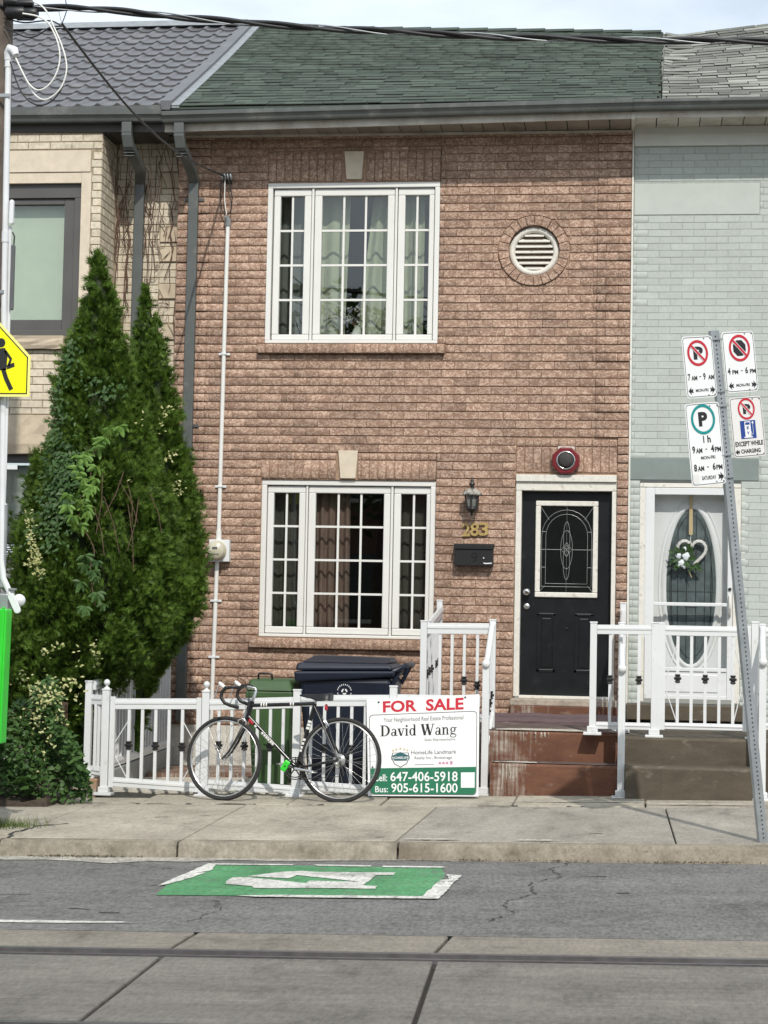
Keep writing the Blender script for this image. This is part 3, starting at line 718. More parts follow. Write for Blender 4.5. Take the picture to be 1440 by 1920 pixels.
for (X0, X1, Z0_, Z1_) in (UW, LW):
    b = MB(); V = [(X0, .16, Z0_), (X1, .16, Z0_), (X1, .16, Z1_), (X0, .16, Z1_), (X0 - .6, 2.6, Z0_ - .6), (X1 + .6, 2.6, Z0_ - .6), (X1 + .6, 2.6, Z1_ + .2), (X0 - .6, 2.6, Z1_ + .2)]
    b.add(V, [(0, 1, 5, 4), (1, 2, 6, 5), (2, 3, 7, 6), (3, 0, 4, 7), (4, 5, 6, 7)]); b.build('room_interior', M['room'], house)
def curtain(name, x0a, x1a, x0b, x1b, zt, zb, y, m, label, folds=6, amp=.02):
    """hanging cloth, edges x0a..x1a at the top going to x0b..x1b at the bottom"""
    n, k = 40, 10; V = []
    for j in range(k + 1):
        t = j / k
        for i in range(n + 1):
            u = i / n; x = (x0a + (x1a - x0a) * u) * (1 - t) + (x0b + (x1b - x0b) * u) * t
            V.append((x, y + amp * math.sin(u * folds * 2 * math.pi + .6 * math.sin(t * 3)) * (.7 + .5 * t) + .006 * math.sin(u * folds * 4.6 + 1), zt + (zb - zt) * t))
    F = [(j * (n + 1) + i, j * (n + 1) + i + 1, (j + 1) * (n + 1) + i + 1, (j + 1) * (n + 1) + i) for j in range(k) for i in range(n)]
    b = MB(); b.add(V, F, True); o = b.build(name, m, solid=.003); return tag(o, label, 'curtain')
curtain('curtain', -2.99, -2.60, -2.97, -2.62, 2.86, 1.34, .24, M['sheer'], 'dark sheer curtain behind the left casement of the downstairs window', 5, .007)
curtain('curtain', -2.50, -2.16, -2.50, -2.15, 2.86, 1.34, .22, M['curtainbrown'], 'mauve brown curtain gathered in the middle pane of the downstairs window', 4, .025)
curtain('curtain', -1.66, -1.31, -1.64, -1.33, 2.86, 1.34, .24, M['sheer'], 'dark sheer curtain behind the right casement of the downstairs window', 5, .007)
curtain('curtain', -2.96, -2.62, -2.96, -2.62, 5.86, 4.28, .27, M['greysheer'], 'dim grey sheer behind the left casement of the upstairs window', 4, .008)  # grey cloth added so this casement does not turn out black
curtain('curtain', -2.52, -2.22, -2.52, -2.26, 5.86, 4.28, .26, M['curtainsage'], 'pale sage curtain left of the dark gap in the upstairs window', 1.5, .02)
curtain('curtain', -1.98, -1.76, -2.15, -1.70, 5.86, 4.28, .27, M['curtainsage'], 'pale sage curtain drawn aside, right of the gap in the upstairs window', 2.2, .03)
curtain('curtain', -1.66, -1.46, -1.66, -1.46, 5.86, 4.28, .26, M['curtainsage'], 'narrow sage curtain in the right casement of the upstairs window', 1.6, .02)

# front door
b = MB(); b.box(DR[0] + .004, -.425, .0, .16, .78, 2.80); b.box(.458, DR[1] - .002, .0, .16, .80, 2.80); b.box(DR[0] + .004, DR[1] - .002, -.004, .16, 2.80, 2.885); b.box(DR[0] + .004, DR[1] - .002, -.030, .16, 2.887, 2.955)
dfr = b.build('door_frame', M['oldwhite'], house, bevel=.005)
db = MB(); db.box(-.424, .457, .10, .145, .79, 2.80)
door = db.build('door', M['blackpaint'], house, bevel=.002)
gx0, gx1, gz0, gz1 = -.288, .325, 1.755, 2.705
b = MB(); t = .05
for a in ((gx0, gx1, gz1 - t, gz1), (gx0, gx1, gz0, gz0 + t), (gx0, gx0 + t, gz0 + t, gz1 - t), (gx1 - t, gx1, gz0 + t, gz1 - t)): b.box(a[0], a[1], .078, .11, a[2], a[3])
b.build('glass_surround', M['oldwhite'], door, bevel=.008)
box('leaded_pane', M['doorglass'], door, gx0 + t, gx1 - t, .094, .10, gz0 + t, gz1 - t)
ld = MB(); yl = .092; cx = (gx0 + gx1) / 2; r_ = .0032
def leadline(pts, r=r_, closed=False): ld.tube([(x, yl, z) for x, z in pts], r, 5, closed)
zm = 2.225
for rad, zb in ((.245, 1.86), (.205, 1.89)):
    leadline([(cx - rad, zb)] + [(cx + rad * math.cos(math.radians(a)), 2.36 + rad * math.sin(math.radians(a)) * 1.05) for a in range(180, -1, -15)] + [(cx + rad, zb), (cx - rad, zb)])
for s in (-1, 1):
    leadline([(cx + s * .175, 2.52), (cx + s * .26, 2.65)]); leadline([(cx + s * .21, 1.87), (cx + s * .26, 1.81)])
    leadline([(cx + s * .055, zm), (cx + s * .26, zm)]); leadline([(cx + s * .205, 2.40), (cx + s * .245, 2.40)]); leadline([(cx + s * .205, 2.05), (cx + s * .245, 2.05)])
leadline(ring_pts(cx, 2.33, .032, .17, 20)); leadline(ring_pts(cx, 2.10, .032, .17, 20)); leadline(ring_pts(cx, zm, .058, .19, 24), .003)
leadline([(cx, zm + .07), (cx + .05, zm), (cx, zm - .07), (cx - .05, zm), (cx, zm + .07)], .004); leadline([(cx - .03, zm + .035), (cx + .03, zm - .035)]); leadline([(cx + .03, zm + .035), (cx - .03, zm - .035)])
leadline([(cx, 2.66), (cx, 1.81)], .0015)
ld.build('leading', M['lead'], door)
for a, c in ((-.262, -.075), (.105, .292)):
    b = MB(); z0, z1 = 1.02, 1.60
    for q in ((a, c, z1 - .03, z1), (a, c, z0, z0 + .03), (a, a + .03, z0, z1), (c - .03, c, z0, z1)): b.box(q[0], q[1], .092, .104, q[2], q[3])
    b.box(a + .05, c - .05, .090, .104, z0 + .05, z1 - .05); b.build('door_panel', M['blackpaint'], door, bevel=.006)
MB().lathe([(.012, 0), (.012, .03), (.030, .036), (.036, .052), (.030, .068), (.012, .074)], (-.366, .10, 1.803), (0, -1, 0), 16).build('door_knob', M['chrome'], door)
MB().lathe([(.030, 0), (.032, .012), (.024, .020), (.010, .022)], (-.364, .10, 1.662), (0, -1, 0), 16).build('deadbolt', M['steel'], door)
MB().lathe([(.012, 0), (.012, .012), (.004, .014)], (.03, .10, 1.45), (0, -1, 0), 10).build('door_viewer', M['black'], door)
box('threshold', M['oldwhite'], house, -.425, .458, -.02, .10, .765, .792, .004)

# eaves: gutter, fascia, soffit panels, downpipes
def gutter(name, parent, x0, x1, za0, za1, m=None, yb=-.47, h=.085):
    prof = [(yb, h), (yb, 0), (yb - .085, 0), (yb - .092, .012), (yb - .098, .03), (yb - .112, .048), (yb - .125, .062), (yb - .126, h - .006), (yb - .126, h + .004), (yb - .112, h + .004), (yb - .112, h - .01), (yb - .095, .05), (yb - .08, .012), (yb - .01, .012), (yb - .01, h)]
    n = len(prof); b = MB()
    b.v = [(x0, y, za0 + z) for y, z in prof] + [(x1, y, za1 + z) for y, z in prof]
    b.f = [(i, (i + 1) % n, n + (i + 1) % n, n + i) for i in range(n)] + [tuple(range(n))[::-1], tuple(range(n, 2 * n))]; b.sm = [False] * len(b.f)
    return b.build(name, m or M['gutter'], parent)
g1 = gutter('gutter', house, -4.005, .616, 6.375, 6.436, h=.098)
b = MB(); b.hexa([(-4.0, -.462, 6.30), (.618, -.462, 6.375), (.618, -.44, 6.375), (-4.0, -.44, 6.30), (-4.0, -.462, 6.52), (.618, -.462, 6.54), (.618, -.44, 6.54), (-4.0, -.44, 6.52)])
b.build('fascia', M['offwhite'], house)
def soffit(parent, x0, x1, w_, za, m, z_at):
    n = int(round((x1 - x0) / w_))
    for i in range(n):
        a, c = x0 + i * w_, min(x0 + (i + 1) * w_, x1); z = z_at(a)
        b = MB(); b.box(a + .006, c - .006, -.44, -.002, z, z + .012); b.box(a + .006, a + .022, -.44, -.002, z - .006, z)
        b.build('soffit_panel', m, parent)
M['soffit'] = simple('grimy_soffit', (.30, .27, .23), .6, .1, 4, dirt=(.18, .155, .13), dscale=3, dlo=.45, dhi=.7)
soffit(house, -3.96, .60, .20727, 0, M['soffit'], lambda x: 6.372 + .012 * (x + 3.96) / 4.6)
box('soffit_trim', M['offwhite'], house, -3.96, .62, -.022, .0, 6.352, 6.374)
def downpipe(parent, xt, xm, x0, y0, zt, zb, m, wd=.100):
    b = MB(); P = [(xt, -.535, zt), (xt + .004, -.535, zt - .13), (xt + .014, -.50, zt - .22), (xt + .055, -.17, zt - .40), (xm, y0, zt - .48), (xm, y0, zt - .60), (x0, y0, zb)]
    def sec(p, tilt): return [(p[0] - wd / 2, p[1] - .03, p[2] + tilt), (p[0] + wd / 2, p[1] - .03, p[2] + tilt), (p[0] + wd / 2, p[1] + .03, p[2] - tilt), (p[0] - wd / 2, p[1] + .03, p[2] - tilt)]
    tl = [0, .004, .028, .03, .02, 0, 0]
    for p, q in zip(P, tl): b.v += [tuple(v) for v in sec(p, -q)]
    for i in range(len(P) - 1):
        for k in range(4): b.f.append((i * 4 + k, i * 4 + (k + 1) % 4, i * 4 + 4 + (k + 1) % 4, i * 4 + 4 + k)); b.sm.append(False)
    b.f += [(3, 2, 1, 0), tuple(len(P) * 4 - 4 + k for k in range(4))]; b.sm += [False, False]
    o = b.build('downpipe', m, parent, bevel=.008)
    e = MB()
    for i in range(9):      # pleats of the elbow
        t = i / 8; z = zt - .10 - .22 * t; e.box(xt - wd / 2 - .003 + .016 * t, xt + wd / 2 + .003 + .016 * t, -.570 + .09 * t, -.50 + .09 * t, z - .004, z + .004)
    e.build('elbow_pleats', m, o)
    return o
dp = downpipe(house, -3.836, -3.783, -3.783, -.06, 6.37, .45, M['gutter'])
for z in (5.70, 3.4): box('pipe_strap', M['gutter'], dp, -3.88, -3.68, -.032, -.026, z, z + .028)

box('soffit_end', M['offwhite'], house, .603, .638, -.475, -.022, 6.362, 6.432, .003)
# roof
def zrid(X):
    return float(np.interp(X, [-4.1, -3.87, -3.0, .0, .95, 1.05, 2.6], [8.60, 8.585, 8.545, 8.45, 8.415, 8.375, 8.545]))
YE, YR, ZE = -.545, 3.5, 6.535
def roofpt(X, v, lift=0):   # v 0 at the eave .. 1 at the ridge
    sag = -.05 * math.sin(math.pi * v)
    return Vector((X, YE + (YR - YE) * v, ZE + (zrid(X) - ZE) * v + sag * .5 + lift))
def deck(name, parent, m, x0, x1):
    xs = np.linspace(x0, x1, 12); vs_ = np.linspace(0, 1, 8); b = MB()
    b.v = [tuple(roofpt(x, v, -.012)) for v in vs_ for x in xs] + [tuple(roofpt(x, 0, -.03)) for x in xs]
    b.f = [(j * 12 + i, j * 12 + i + 1, (j + 1) * 12 + i + 1, (j + 1) * 12 + i) for j in range(7) for i in range(11)] + [(96 + i, 97 + i, i + 1, i) for i in range(11)]
    k = len(b.v); b.v += [tuple(roofpt(x, 1, -.012)) for x in xs] + [(x, 2 * YR - YE, ZE) for x in xs]     # far slope
    b.f += [(k + i, k + i + 1, k + 13 + i, k + 12 + i) for i in range(11)]
    b.sm = [False] * len(b.f); return b.build(name, m, parent)
def shingles(parent, m, x0f, x1f, nrow, wmin, wmax, limit, name='shingle', th=.008, gap=.002, thick=True):
    _SM = {}; items = []
    for r in range(nrow):
        v0 = r / nrow; x = x0f(v0) - random.uniform(0, wmin); xe = x1f(v0) + random.uniform(-.012, .012)
        while x < xe - .02:
            wd = random.choice(np.linspace(wmin, wmax, 6)); a, c = max(x, x0f(v0)), min(x + wd, xe); x += wd
            if c - a < .04: continue
            items.append((a, round(c - a, 2), v0, random.choice((0, .001, .0035)) if thick else random.uniform(0, .003)))
    h = 4.45 / nrow
    def shp(wd):
        if wd not in _SM:
            hh = h * 1.12; V = [(0, 0, 0), (wd - gap, 0, 0), (wd - gap, hh, 0), (0, hh, 0), (0, 0, th), (wd - gap, 0, th), (wd - gap, hh, th * .3), (0, hh, th * .3)]
            F = [(4, 5, 6, 7), (0, 1, 5, 4), (1, 2, 6, 5), (3, 0, 4, 7)]
            me = bpy.data.meshes.new(name); me.from_pydata(V, [], F); me.materials.append(m); me.materials.append(M['tar']); me.polygons[1].material_index = 1; _SM[wd] = (me, np.array(V), F)  # butt face coloured dark: bare asphalt edge plus painted shade line under the course
        return _SM[wd]
    def mat_(it):
        a, wd, v0, lift = it; p = roofpt(a, v0); q = roofpt(a + wd, v0); s = roofpt(a, min(v0 + 1 / nrow, 1))
        ux = (q - p).normalized(); uy = (s - p).normalized(); n = ux.cross(uy).normalized()
        p = p + n * (lift + .003 * math.sin(a * 5 + v0 * 40)); Mx = Matrix((ux, uy, n)).transposed().to_4x4(); Mx.translation = p; return Mx
    order = sorted(range(len(items)), key=lambda i: -items[i][1] / (1 + 3 * items[i][2]))
    for i in order[:limit]:
        link(bpy.data.objects.new(name, shp(items[i][1])[0]), parent, mat_(items[i]))
    V = []; F = []; T = []; n = 0
    for i in order[limit:]:
        A = np.array(mat_(items[i])); _, v, f = shp(items[i][1]); V.append(v @ A[:3, :3].T + A[:3, 3]); F += [tuple(q + n for q in t) for t in f]; T += [random.random()] * 4; n += 8
    if V:
        o = np_mesh('shingle_field', np.concatenate(V), np.array(F), m, parent, 'stuff')
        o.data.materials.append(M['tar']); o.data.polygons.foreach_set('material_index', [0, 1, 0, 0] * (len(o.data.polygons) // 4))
        at = o.data.attributes.new('tone', 'FLOAT', 'FACE')
        if len(at.data) == len(T): at.data.foreach_set('value', T)
roof = deck('roof', house, M['greenshingle'], -3.93, .885)
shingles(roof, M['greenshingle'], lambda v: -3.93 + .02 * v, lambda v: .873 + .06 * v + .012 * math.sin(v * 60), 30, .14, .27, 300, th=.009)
b = MB()
for i in range(14): 
    x0, x1 = -3.85 + i * .338, -3.85 + (i + 1) * .338 + .03; p, q = roofpt(x0, 1, .012), roofpt(x1, 1, .026)
    b.hexa([p + Vector((0, -.13, -.062)), q + Vector((0, -.13, -.062)), q + Vector((0, .13, -.062)), p + Vector((0, .13, -.062)), p + Vector((0, -.02, 0)), q + Vector((0, -.02, 0)), q + Vector((0, .02, 0)), p + Vector((0, .02, 0))])
b.build('ridge_caps', M['greenshingle'], roof)

# ================================================================ buff brick neighbour on the left
lh = thing('row_house', 'buff brick row house with slate metal tile roof behind the cedars', 'house', (-5.5, 0, 0))
BX, BY, RY = -4.635, -.45, .10
UWL = (-6.7, -4.738, 4.26, 5.91); LWL = (-6.7, -5.0, 1.2, 3.075)
wb = MB(); wall_boxes(wb, -7.6, BX - .006, BY + .008, BY + .25, .1, 6.36, [UWL, LWL]); wb.box(BX - .25, BX - .006, BY + .25, .6, .1, 6.36)
wb.box(BX - .006, -3.97, RY + .008, .35, .1, 6.42)
lwall = wb.build('wall', M['buffmortar'], lh)
P = []
for a, b, c, d, k in courses(-6.2, BX, .35, 6.12, .225, .078, 6.19, .008, [(-6.8, -4.746, 5.905, 6.135), (-6.8, -4.738, 4.12, 5.905), (-6.8, -5.05, 2.9, 3.475), LWL]):
    P.append((flat((a + b) / 2, BY + random.uniform(-.0015, .0015), (c + d) / 2), b - a, d - c, .003))
for a, b, c, d, k in courses(-6.2, BX, 6.14, 6.30, .225, .075, 6.142, .008, [(-6.8, -4.746, 5.9, 6.135)]):
    P.append((flat((a + b) / 2, BY, (c + d) / 2), b - a, d - c, .003))
for a, b, c, d, k in courses(BY + .004, RY, .35, 6.30, .225, .078, 6.19, .008):       # return wall, facing right
    P.append((Matrix.Translation((BX, (a + b) / 2, (c + d) / 2)) @ Matrix.Rotation(math.pi / 2, 4, 'Z'), b - a, d - c, .003))
quo = [(-4.16, -3.965, z, z + .16) for z in (5.86, 5.30, 5.10, 4.72, 4.30)]
for a, b, c, d, k in courses(BX + .01, -3.968, .35, 6.40, .225, .078, 6.19, .008, quo):
    P.append((flat((a + b) / 2, RY + random.uniform(-.002, .002), (c + d) / 2), b - a, d - c, .003))
lay(lwall, P, M['buff'], lambda p: p.z > 3.4 and p.x > -5.65 and not (p.x > -4.6 and p.z < 3.9))
for q in quo: box('quoin_stone', M['sandstone'], lwall, q[0] + .004, q[1] - .004, RY - .018, RY + .02, q[2] + .004, q[3] - .004, .006)
box('lintel_stone', M['stone'], lh, -6.8, -4.750, BY - .004, BY + .1, 5.912, 6.130, .004)
box('jamb_stone', M['stone'], lh, -4.842, -4.741, BY + .006, BY + .15, 4.262, 5.910, .003)
box('head_stone', M['stone'], lh, -6.8, -4.843, BY + .007, BY + .15, 5.802, 5.908, .003)
def rough_stone(name, x0, x1, y0, y1, z0, z1):
    n, k = 16, 4; b = MB()
    for j in range(k + 1):
        for i in range(n + 1):
            e = 0 if i in (0, n) or j in (0, k) else random.uniform(-.02, .008)
            b.v.append((x0 + (x1 - x0) * i / n, y0 + e, z0 + (z1 - z0) * j / k + (random.uniform(-.008, .008) if j in (0,) else 0)))
    b.f = [(j * (n + 1) + i, j * (n + 1) + i + 1, (j + 1) * (n + 1) + i + 1, (j + 1) * (n + 1) + i) for j in range(k) for i in range(n)]; b.sm = [False] * len(b.f)
    b.box(x0, x1, y0 + .02, y1, z0 + .004, z1 - .001); return b.build(name, M['sandstone'], lh)
rough_stone('sill_stone', -6.8, -4.97, BY - .05, BY + .1, 4.128, 4.258); rough_stone('lintel_stone', -6.8, -5.06, BY - .03, BY + .1, 3.08, 3.465)
# upstairs window: deep grey frame
fm = M['winframe']; b = MB(); X1 = -4.844
b.box(-6.6, X1, BY + .05, BY + .15, 5.66, 5.80); b.box(-6.6, X1, BY + .03, BY + .15, 4.262, 4.325); b.box(X1 - .075, X1, BY + .05, BY + .15, 4.325, 5.66)
lwn = b.build('window', fm, lh, bevel=.005)
b = MB(); b.box(X1 - .185, X1 - .078, BY + .075, BY + .15, 4.328, 5.655); b.box(-6.6, X1 - .186, BY + .075, BY + .15, 4.328, 4.435); b.box(-6.6, X1 - .186, BY + .075, BY + .15, 5.60, 5.655); b.build('sash', fm, lwn, bevel=.005)
box('pane', M['glass'], lwn, -6.6, X1 - .183, BY + .11, BY + .115, 4.43, 5.605)
bl = MB(); bl.box(-6.6, X1 - .19, BY + .19, BY + .195, 4.40, 5.62); tag(bl.build('roller_blind', M['blind']), 'pale green roller blind closed behind the grey framed window', 'blind')
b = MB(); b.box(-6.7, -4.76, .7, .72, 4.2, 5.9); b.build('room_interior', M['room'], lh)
# downstairs bay: grey frame, pale vertical drape, vent grille
b = MB(); b.box(-6.6, -5.0, BY + .06, BY + .16, 3.0, 3.075); b.box(-6.6, -5.0, BY + .06, BY + .16, 2.18, 2.265); b.box(-5.08, -5.0, BY + .06, BY + .16, 1.2, 3.0); b.box(-6.6, -5.0, BY + .06, BY + .16, 2.02, 2.06)
lw2 = b.build('window', fm, lh, bevel=.004)
box('pane', M['glass'], lw2, -6.6, -5.08, BY + .10, BY + .105, 2.265, 3.0)
for i in range(5): box('louver', fm, lw2, -6.6, -5.08, BY + .08, BY + .12, 2.066 + i * .023, 2.078 + i * .023)
box('lower_panel', M['oldwhite'], lw2, -6.6, -5.08, BY + .10, BY + .13, 1.2, 2.02)
curtain('curtain', -6.4, -5.06, -6.4, -5.06, 2.98, 2.2, BY + .20, M['lace'], 'off-white pleated drape in the ground-floor window behind the cedar', 14, .012)
# eaves and metal tile roof
gutter('gutter', lh, -7.6, -4.010, 6.41, 6.388, h=.108)
b = MB(); b.hexa([(-7.6, -.462, 6.35), (-4.0, -.462, 6.30), (-4.0, -.44, 6.30), (-7.6, -.44, 6.35), (-7.6, -.462, 6.53), (-4.0, -.462, 6.53), (-4.0, -.44, 6.53), (-7.6, -.44, 6.53)]); b.build('fascia', M['soffitdark'], lh)
soffit(lh, -7.6, -3.97, .2, 0, M['soffitdark'], lambda x: 6.30)
downpipe(lh, -4.367, -4.366, -4.375, .03, 6.385, .3, M['gutter'])
lroof = deck('roof', lh, M['metalroof'], -7.6, -4.03)
def tile_mesh():
    n = 12; V = []; F = []; pw, ph = .2, .352
    prof = [(i / n * pw, .022 * max(0, math.sin(math.pi * min(max((i / n - .66) / .34, 0), 1))) ** .8 + .006 * math.sin(math.pi * min(i / n / .66, 1)) * -1) for i in range(n + 1)]
    for y, l in ((0, -.012), (0, .017), (ph * .12, .015), (ph * 1.04, .0)):
        V += [(x, y, h + l) for x, h in prof]
    F = [(j * (n + 1) + i, j * (n + 1) + i + 1, (j + 1) * (n + 1) + i + 1, (j + 1) * (n + 1) + i) for j in range(3) for i in range(n)]
    me = bpy.data.meshes.new('roof_tile'); me.from_pydata(V, [], F); me.materials.append(M['metalroof'])
    me.polygons.foreach_set('use_smooth', [i >= n for i in range(3 * n)]); me.update(); return me
tm = tile_mesh()
for r in range(13):
    v0, v1 = r / 13, (r + 1) / 13
    for c in range(14):
        x = -4.235 - c * .2
        if x < -7.0: continue
        p, q, s = roofpt(x, v0, .004), roofpt(x + .2, v0, .004), roofpt(x, v1, .004)
        ux = (q - p).normalized(); uy = (s - p).normalized(); n = ux.cross(uy).normalized(); uy = n.cross(ux)
        Mx = Matrix((ux, uy, n)).transposed().to_4x4(); Mx.translation = p; link(bpy.data.objects.new('roof_tile', tm), lroof, Mx)
b = MB()
for i in range(5):
    x0, x1 = -7.6 + i * .72, min(-7.6 + (i + 1) * .72 + .02, -4.0); p, q = roofpt(x0, 1, .035 + .002 * i), roofpt(x1, 1, .037 + .002 * i)
    b.hexa([p + Vector((0, -.16, -.075)), q + Vector((0, -.16, -.075)), q + Vector((0, .16, -.075)), p + Vector((0, .16, -.075)), p + Vector((0, -.03, .03)), q + Vector((0, -.03, .03)), q + Vector((0, .03, .03)), p + Vector((0, .03, .03))])
b.build('ridge_cap', M['galv'], lroof)
b = MB(); c_ = MB(); d_ = MB()
for i in range(8):
    p, q = roofpt(-4.03, i / 8), roofpt(-4.03, (i + 1) / 8)
    p2, q2 = p + Vector((.19, 0, 0)), q + Vector((.19, 0, 0)); u = Vector((0, 0, 1))
    b.hexa([p - u * .03, p + Vector((.115, 0, -.03)), q + Vector((.115, 0, -.03)), q - u * .03, p + u * .062, p + Vector((.115, 0, .062)), q + Vector((.115, 0, .062)), q + u * .062])
    c_.hexa([p + Vector((.116, 0, -.02)), p2 - u * .02, q2 - u * .02, q + Vector((.116, 0, -.02)), p + Vector((.116, 0, .03)), p2 + u * .014, q2 + u * .014, q + Vector((.116, 0, .03))])
b.build('verge_trim', M['metalroof'], lroof); c_.build('verge_flashing', M['galv'], lroof)

box('drip_edge', M['gutter'], lroof, -7.6, -4.03, -.565, -.535, 6.497, 6.545, .004)

# ================================================================ painted neighbour on the right
rh = thing('row_house', 'sage painted brick row house with weathered grey shingles and white storm door', 'house', (1.9, 0, 0))
RD = (.728, 1.703, .74, 2.892); WX = 4.6
wb = MB(); wall_boxes(wb, .634, WX, .0034, .3, .05, 6.40, [RD]); rwall = wb.build('wall', M['paintmortar'], rh)
zones = [(.6, 1.858, 5.528, 5.842), (.6, 1.868, 2.915, 3.132), (RD[0], RD[1], .5, 2.915)]
P = []
for a, b, c, d, k in courses(.636, WX, .35, 6.205, .222, .0687, 6.205, .005, zones):
    P.append((flat((a + b) / 2, random.uniform(-.0012, .0012), (c + d) / 2), b - a, d - c, .0022))
lay(rwall, P, M['paintbrick'], lambda p: p.x < 2.0 and p.z > .9)
box('panel_stone', M['sage'], rwall, .640, 1.853, -.004, .03, 5.530, 5.838, .003)
box('door_lintel', M['sagedark'], rwall, .615, 1.866, -.006, .03, 2.916, 3.130, .004)
box('frieze_board', M['frieze'], rh, .636, WX, -.030, .006, 6.21, 6.40, .003); box('frieze_trim', M['frieze'], rh, .636, WX, -.040, -.0305, 6.315, 6.33)
gutter('gutter', rh, .620, WX, 6.438, 6.45, h=.086)
b = MB(); b.box(.62, WX, -.462, -.44, 6.38, 6.55); b.build('fascia', M['offwhite'], rh)
soffit(rh, .634, 3.6, .21, 0, M['offwhite'], lambda x: 6.388 + .02 * (x - .63))
rroof = deck('roof', rh, M['greyshingle'], .90, WX)
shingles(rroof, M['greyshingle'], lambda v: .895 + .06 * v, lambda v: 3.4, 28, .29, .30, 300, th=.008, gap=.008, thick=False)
# white storm door over a white door with an oval light
b = MB(); b.box(RD[0] + .002, .785, -.012, .14, .76, 2.84); b.box(1.63, RD[1] - .002, -.012, .14, .76, 2.84); b.box(RD[0] + .002, RD[1] - .002, -.012, .14, 2.845, 2.885)
b.box(1.705, 1.745, .001, .02, .8, 2.9)
b.build('door_frame', M['oldwhite'], rh, bevel=.004); box('frame_head', M['gutter'], rh, RD[0] + .004, RD[1] - .004, -.006, .10, 2.887, 2.914)
b = MB(); sy0, sy1 = -.030, .0; 
for q in ((.789, .872, .79, 2.838), (1.578, 1.625, .79, 2.838)): b.box(q[0], q[1], sy0, sy1, q[2], q[3])
for z0, z1 in ((2.772, 2.838), (1.692, 1.725), (.79, .83)): b.box(.873, 1.577, sy0, sy1, z0, z1)
b.box(.873, 1.577, sy0 + .006, sy1, .83, 1.06); b.box(.873, 1.577, sy0 - .006, sy1, 1.06, 1.095)
sdoor = b.build('storm_door', M['alu'], rh, bevel=.004)
box('storm_pane', M['stormglass'], sdoor, .868, 1.582, -.014, -.010, 1.095, 2.775)
box('kick_panel', M['alu'], sdoor, .93, 1.52, sy0 - .002, sy0 + .008, .86, 1.03, .006)
MB().tube([(1.600, -.03, 1.60), (1.600, -.075, 1.62), (1.602, -.085, 1.70), (1.600, -.075, 1.78), (1.600, -.03, 1.80)], [.012, .012, .014, .012, .012], 8).build('door_handle', M['oldwhite'], sdoor)
MB().lathe([(.016, 0), (.016, .012)], (1.600, -.03, 1.86), (0, -1, 0), 12).build('latch_button', M['black'], sdoor)
b = MB(); b.box(.80, 1.62, .075, .12, .79, 2.82); idoor = b.build('inner_door', M['white'], rh)
oc = (1.235, 1.885)
def ovalring(rx0, rz0, rx1, rz1, y0, y1, m, name):
    n = 48; b = MB(); A = ring_pts(0, 0, rx0, rz0, n)[:-1]; B = ring_pts(0, 0, rx1, rz1, n)[:-1]; mx_ = [((a[0] + c[0]) / 2, (a[1] + c[1]) / 2) for a, c in zip(A, B)]
    b.v = [(oc[0] + x, y0, oc[1] + z) for x, z in A] + [(oc[0] + x, y1, oc[1] + z) for x, z in mx_] + [(oc[0] + x, y0, oc[1] + z) for x, z in B]
    b.f = [(r * n + i, r * n + (i + 1) % n, (r + 1) * n + (i + 1) % n, (r + 1) * n + i) for r in range(2) for i in range(n)]; b.sm = [True] * len(b.f)
    return b.build(name, m, idoor)
ovalring(.235, .755, .295, .815, .075, .045, M['white'], 'oval_moulding'); ovalring(.305, .835, .322, .852, .075, .062, M['white'], 'oval_moulding')
b = MB(); b.prism(ring_pts(0, 0, .24, .76, 48)[:-1], (oc[0], .066, oc[1]), d=.006); b.build('oval_pane', M['ovalglass'], idoor)
ld = MB(); yl = .063
def inoval(x): return .75 * math.sqrt(max(0, 1 - (x / .236) ** 2))
for x in (-.19, -.13, -.045, .045, .13, .19):
    h = inoval(x) * .97; ld.tube([(oc[0] + x, yl, oc[1] - h), (oc[0] + x, yl, oc[1] + h)], .0035, 5)
ld.tube([(oc[0] + x, yl, oc[1] + z) for x, z in ring_pts(0, 0, .205, .70, 36)[:-1]], .0035, 5, True)
for z in (-.28, -.05): 
    h = .235 * math.sqrt(1 - (z / .75) ** 2); ld.tube([(oc[0] - h, yl, oc[1] + z), (oc[0] + h, yl, oc[1] + z)], .003, 5)
for z in (-.2, .13): ld.tube([(oc[0] - .06, yl, oc[1] + z), (oc[0] + .06, yl, oc[1] + z)], .004, 5)
ld.build('leading', M['darklead'], idoor)

# heart wreath hung on the oval door by a ribbon
wr = thing('door_wreath', 'white wicker heart wreath with white roses hanging on the oval door', 'wreath', (1.22, .03, 2.1))
hp = []
for i in range(40):
    t = 2 * math.pi * i / 40; hp.append((1.235 + .0105 * 16 * math.sin(t) ** 3 * .82, .02, 2.215 + .0095 * (13 * math.cos(t) - 5 * math.cos(2 * t) - 2 * math.cos(3 * t) - math.cos(4 * t))))
hb = MB()
for s in range(4): hb.tube([(p[0] + .010 * math.cos(i * .9 + s * 1.57), p[1] + .010 * math.sin(i * .9 + s * 1.57), p[2] + .010 * math.sin(i * .9 + s * 1.57)) for i, p in enumerate(hp)], .0075, 6, True)
hb.build('wicker_heart', M['oldwhite'], wr)
MB().hexa([(1.208, .055, 2.39), (1.246, .055, 2.39), (1.246, .060, 2.39), (1.208, .060, 2.39), (1.210, .055, 2.80), (1.240, .055, 2.80), (1.240, .060, 2.80), (1.210, .060, 2.80)]).build('ribbon', M['goldink'], wr)
MB().tube([(1.23, .05, 2.40), (1.222, .045, 2.34), (1.235, .03, 2.28)], .004, 5).build('hanging_cord', M['oldwhite'], wr)
lv = MB()
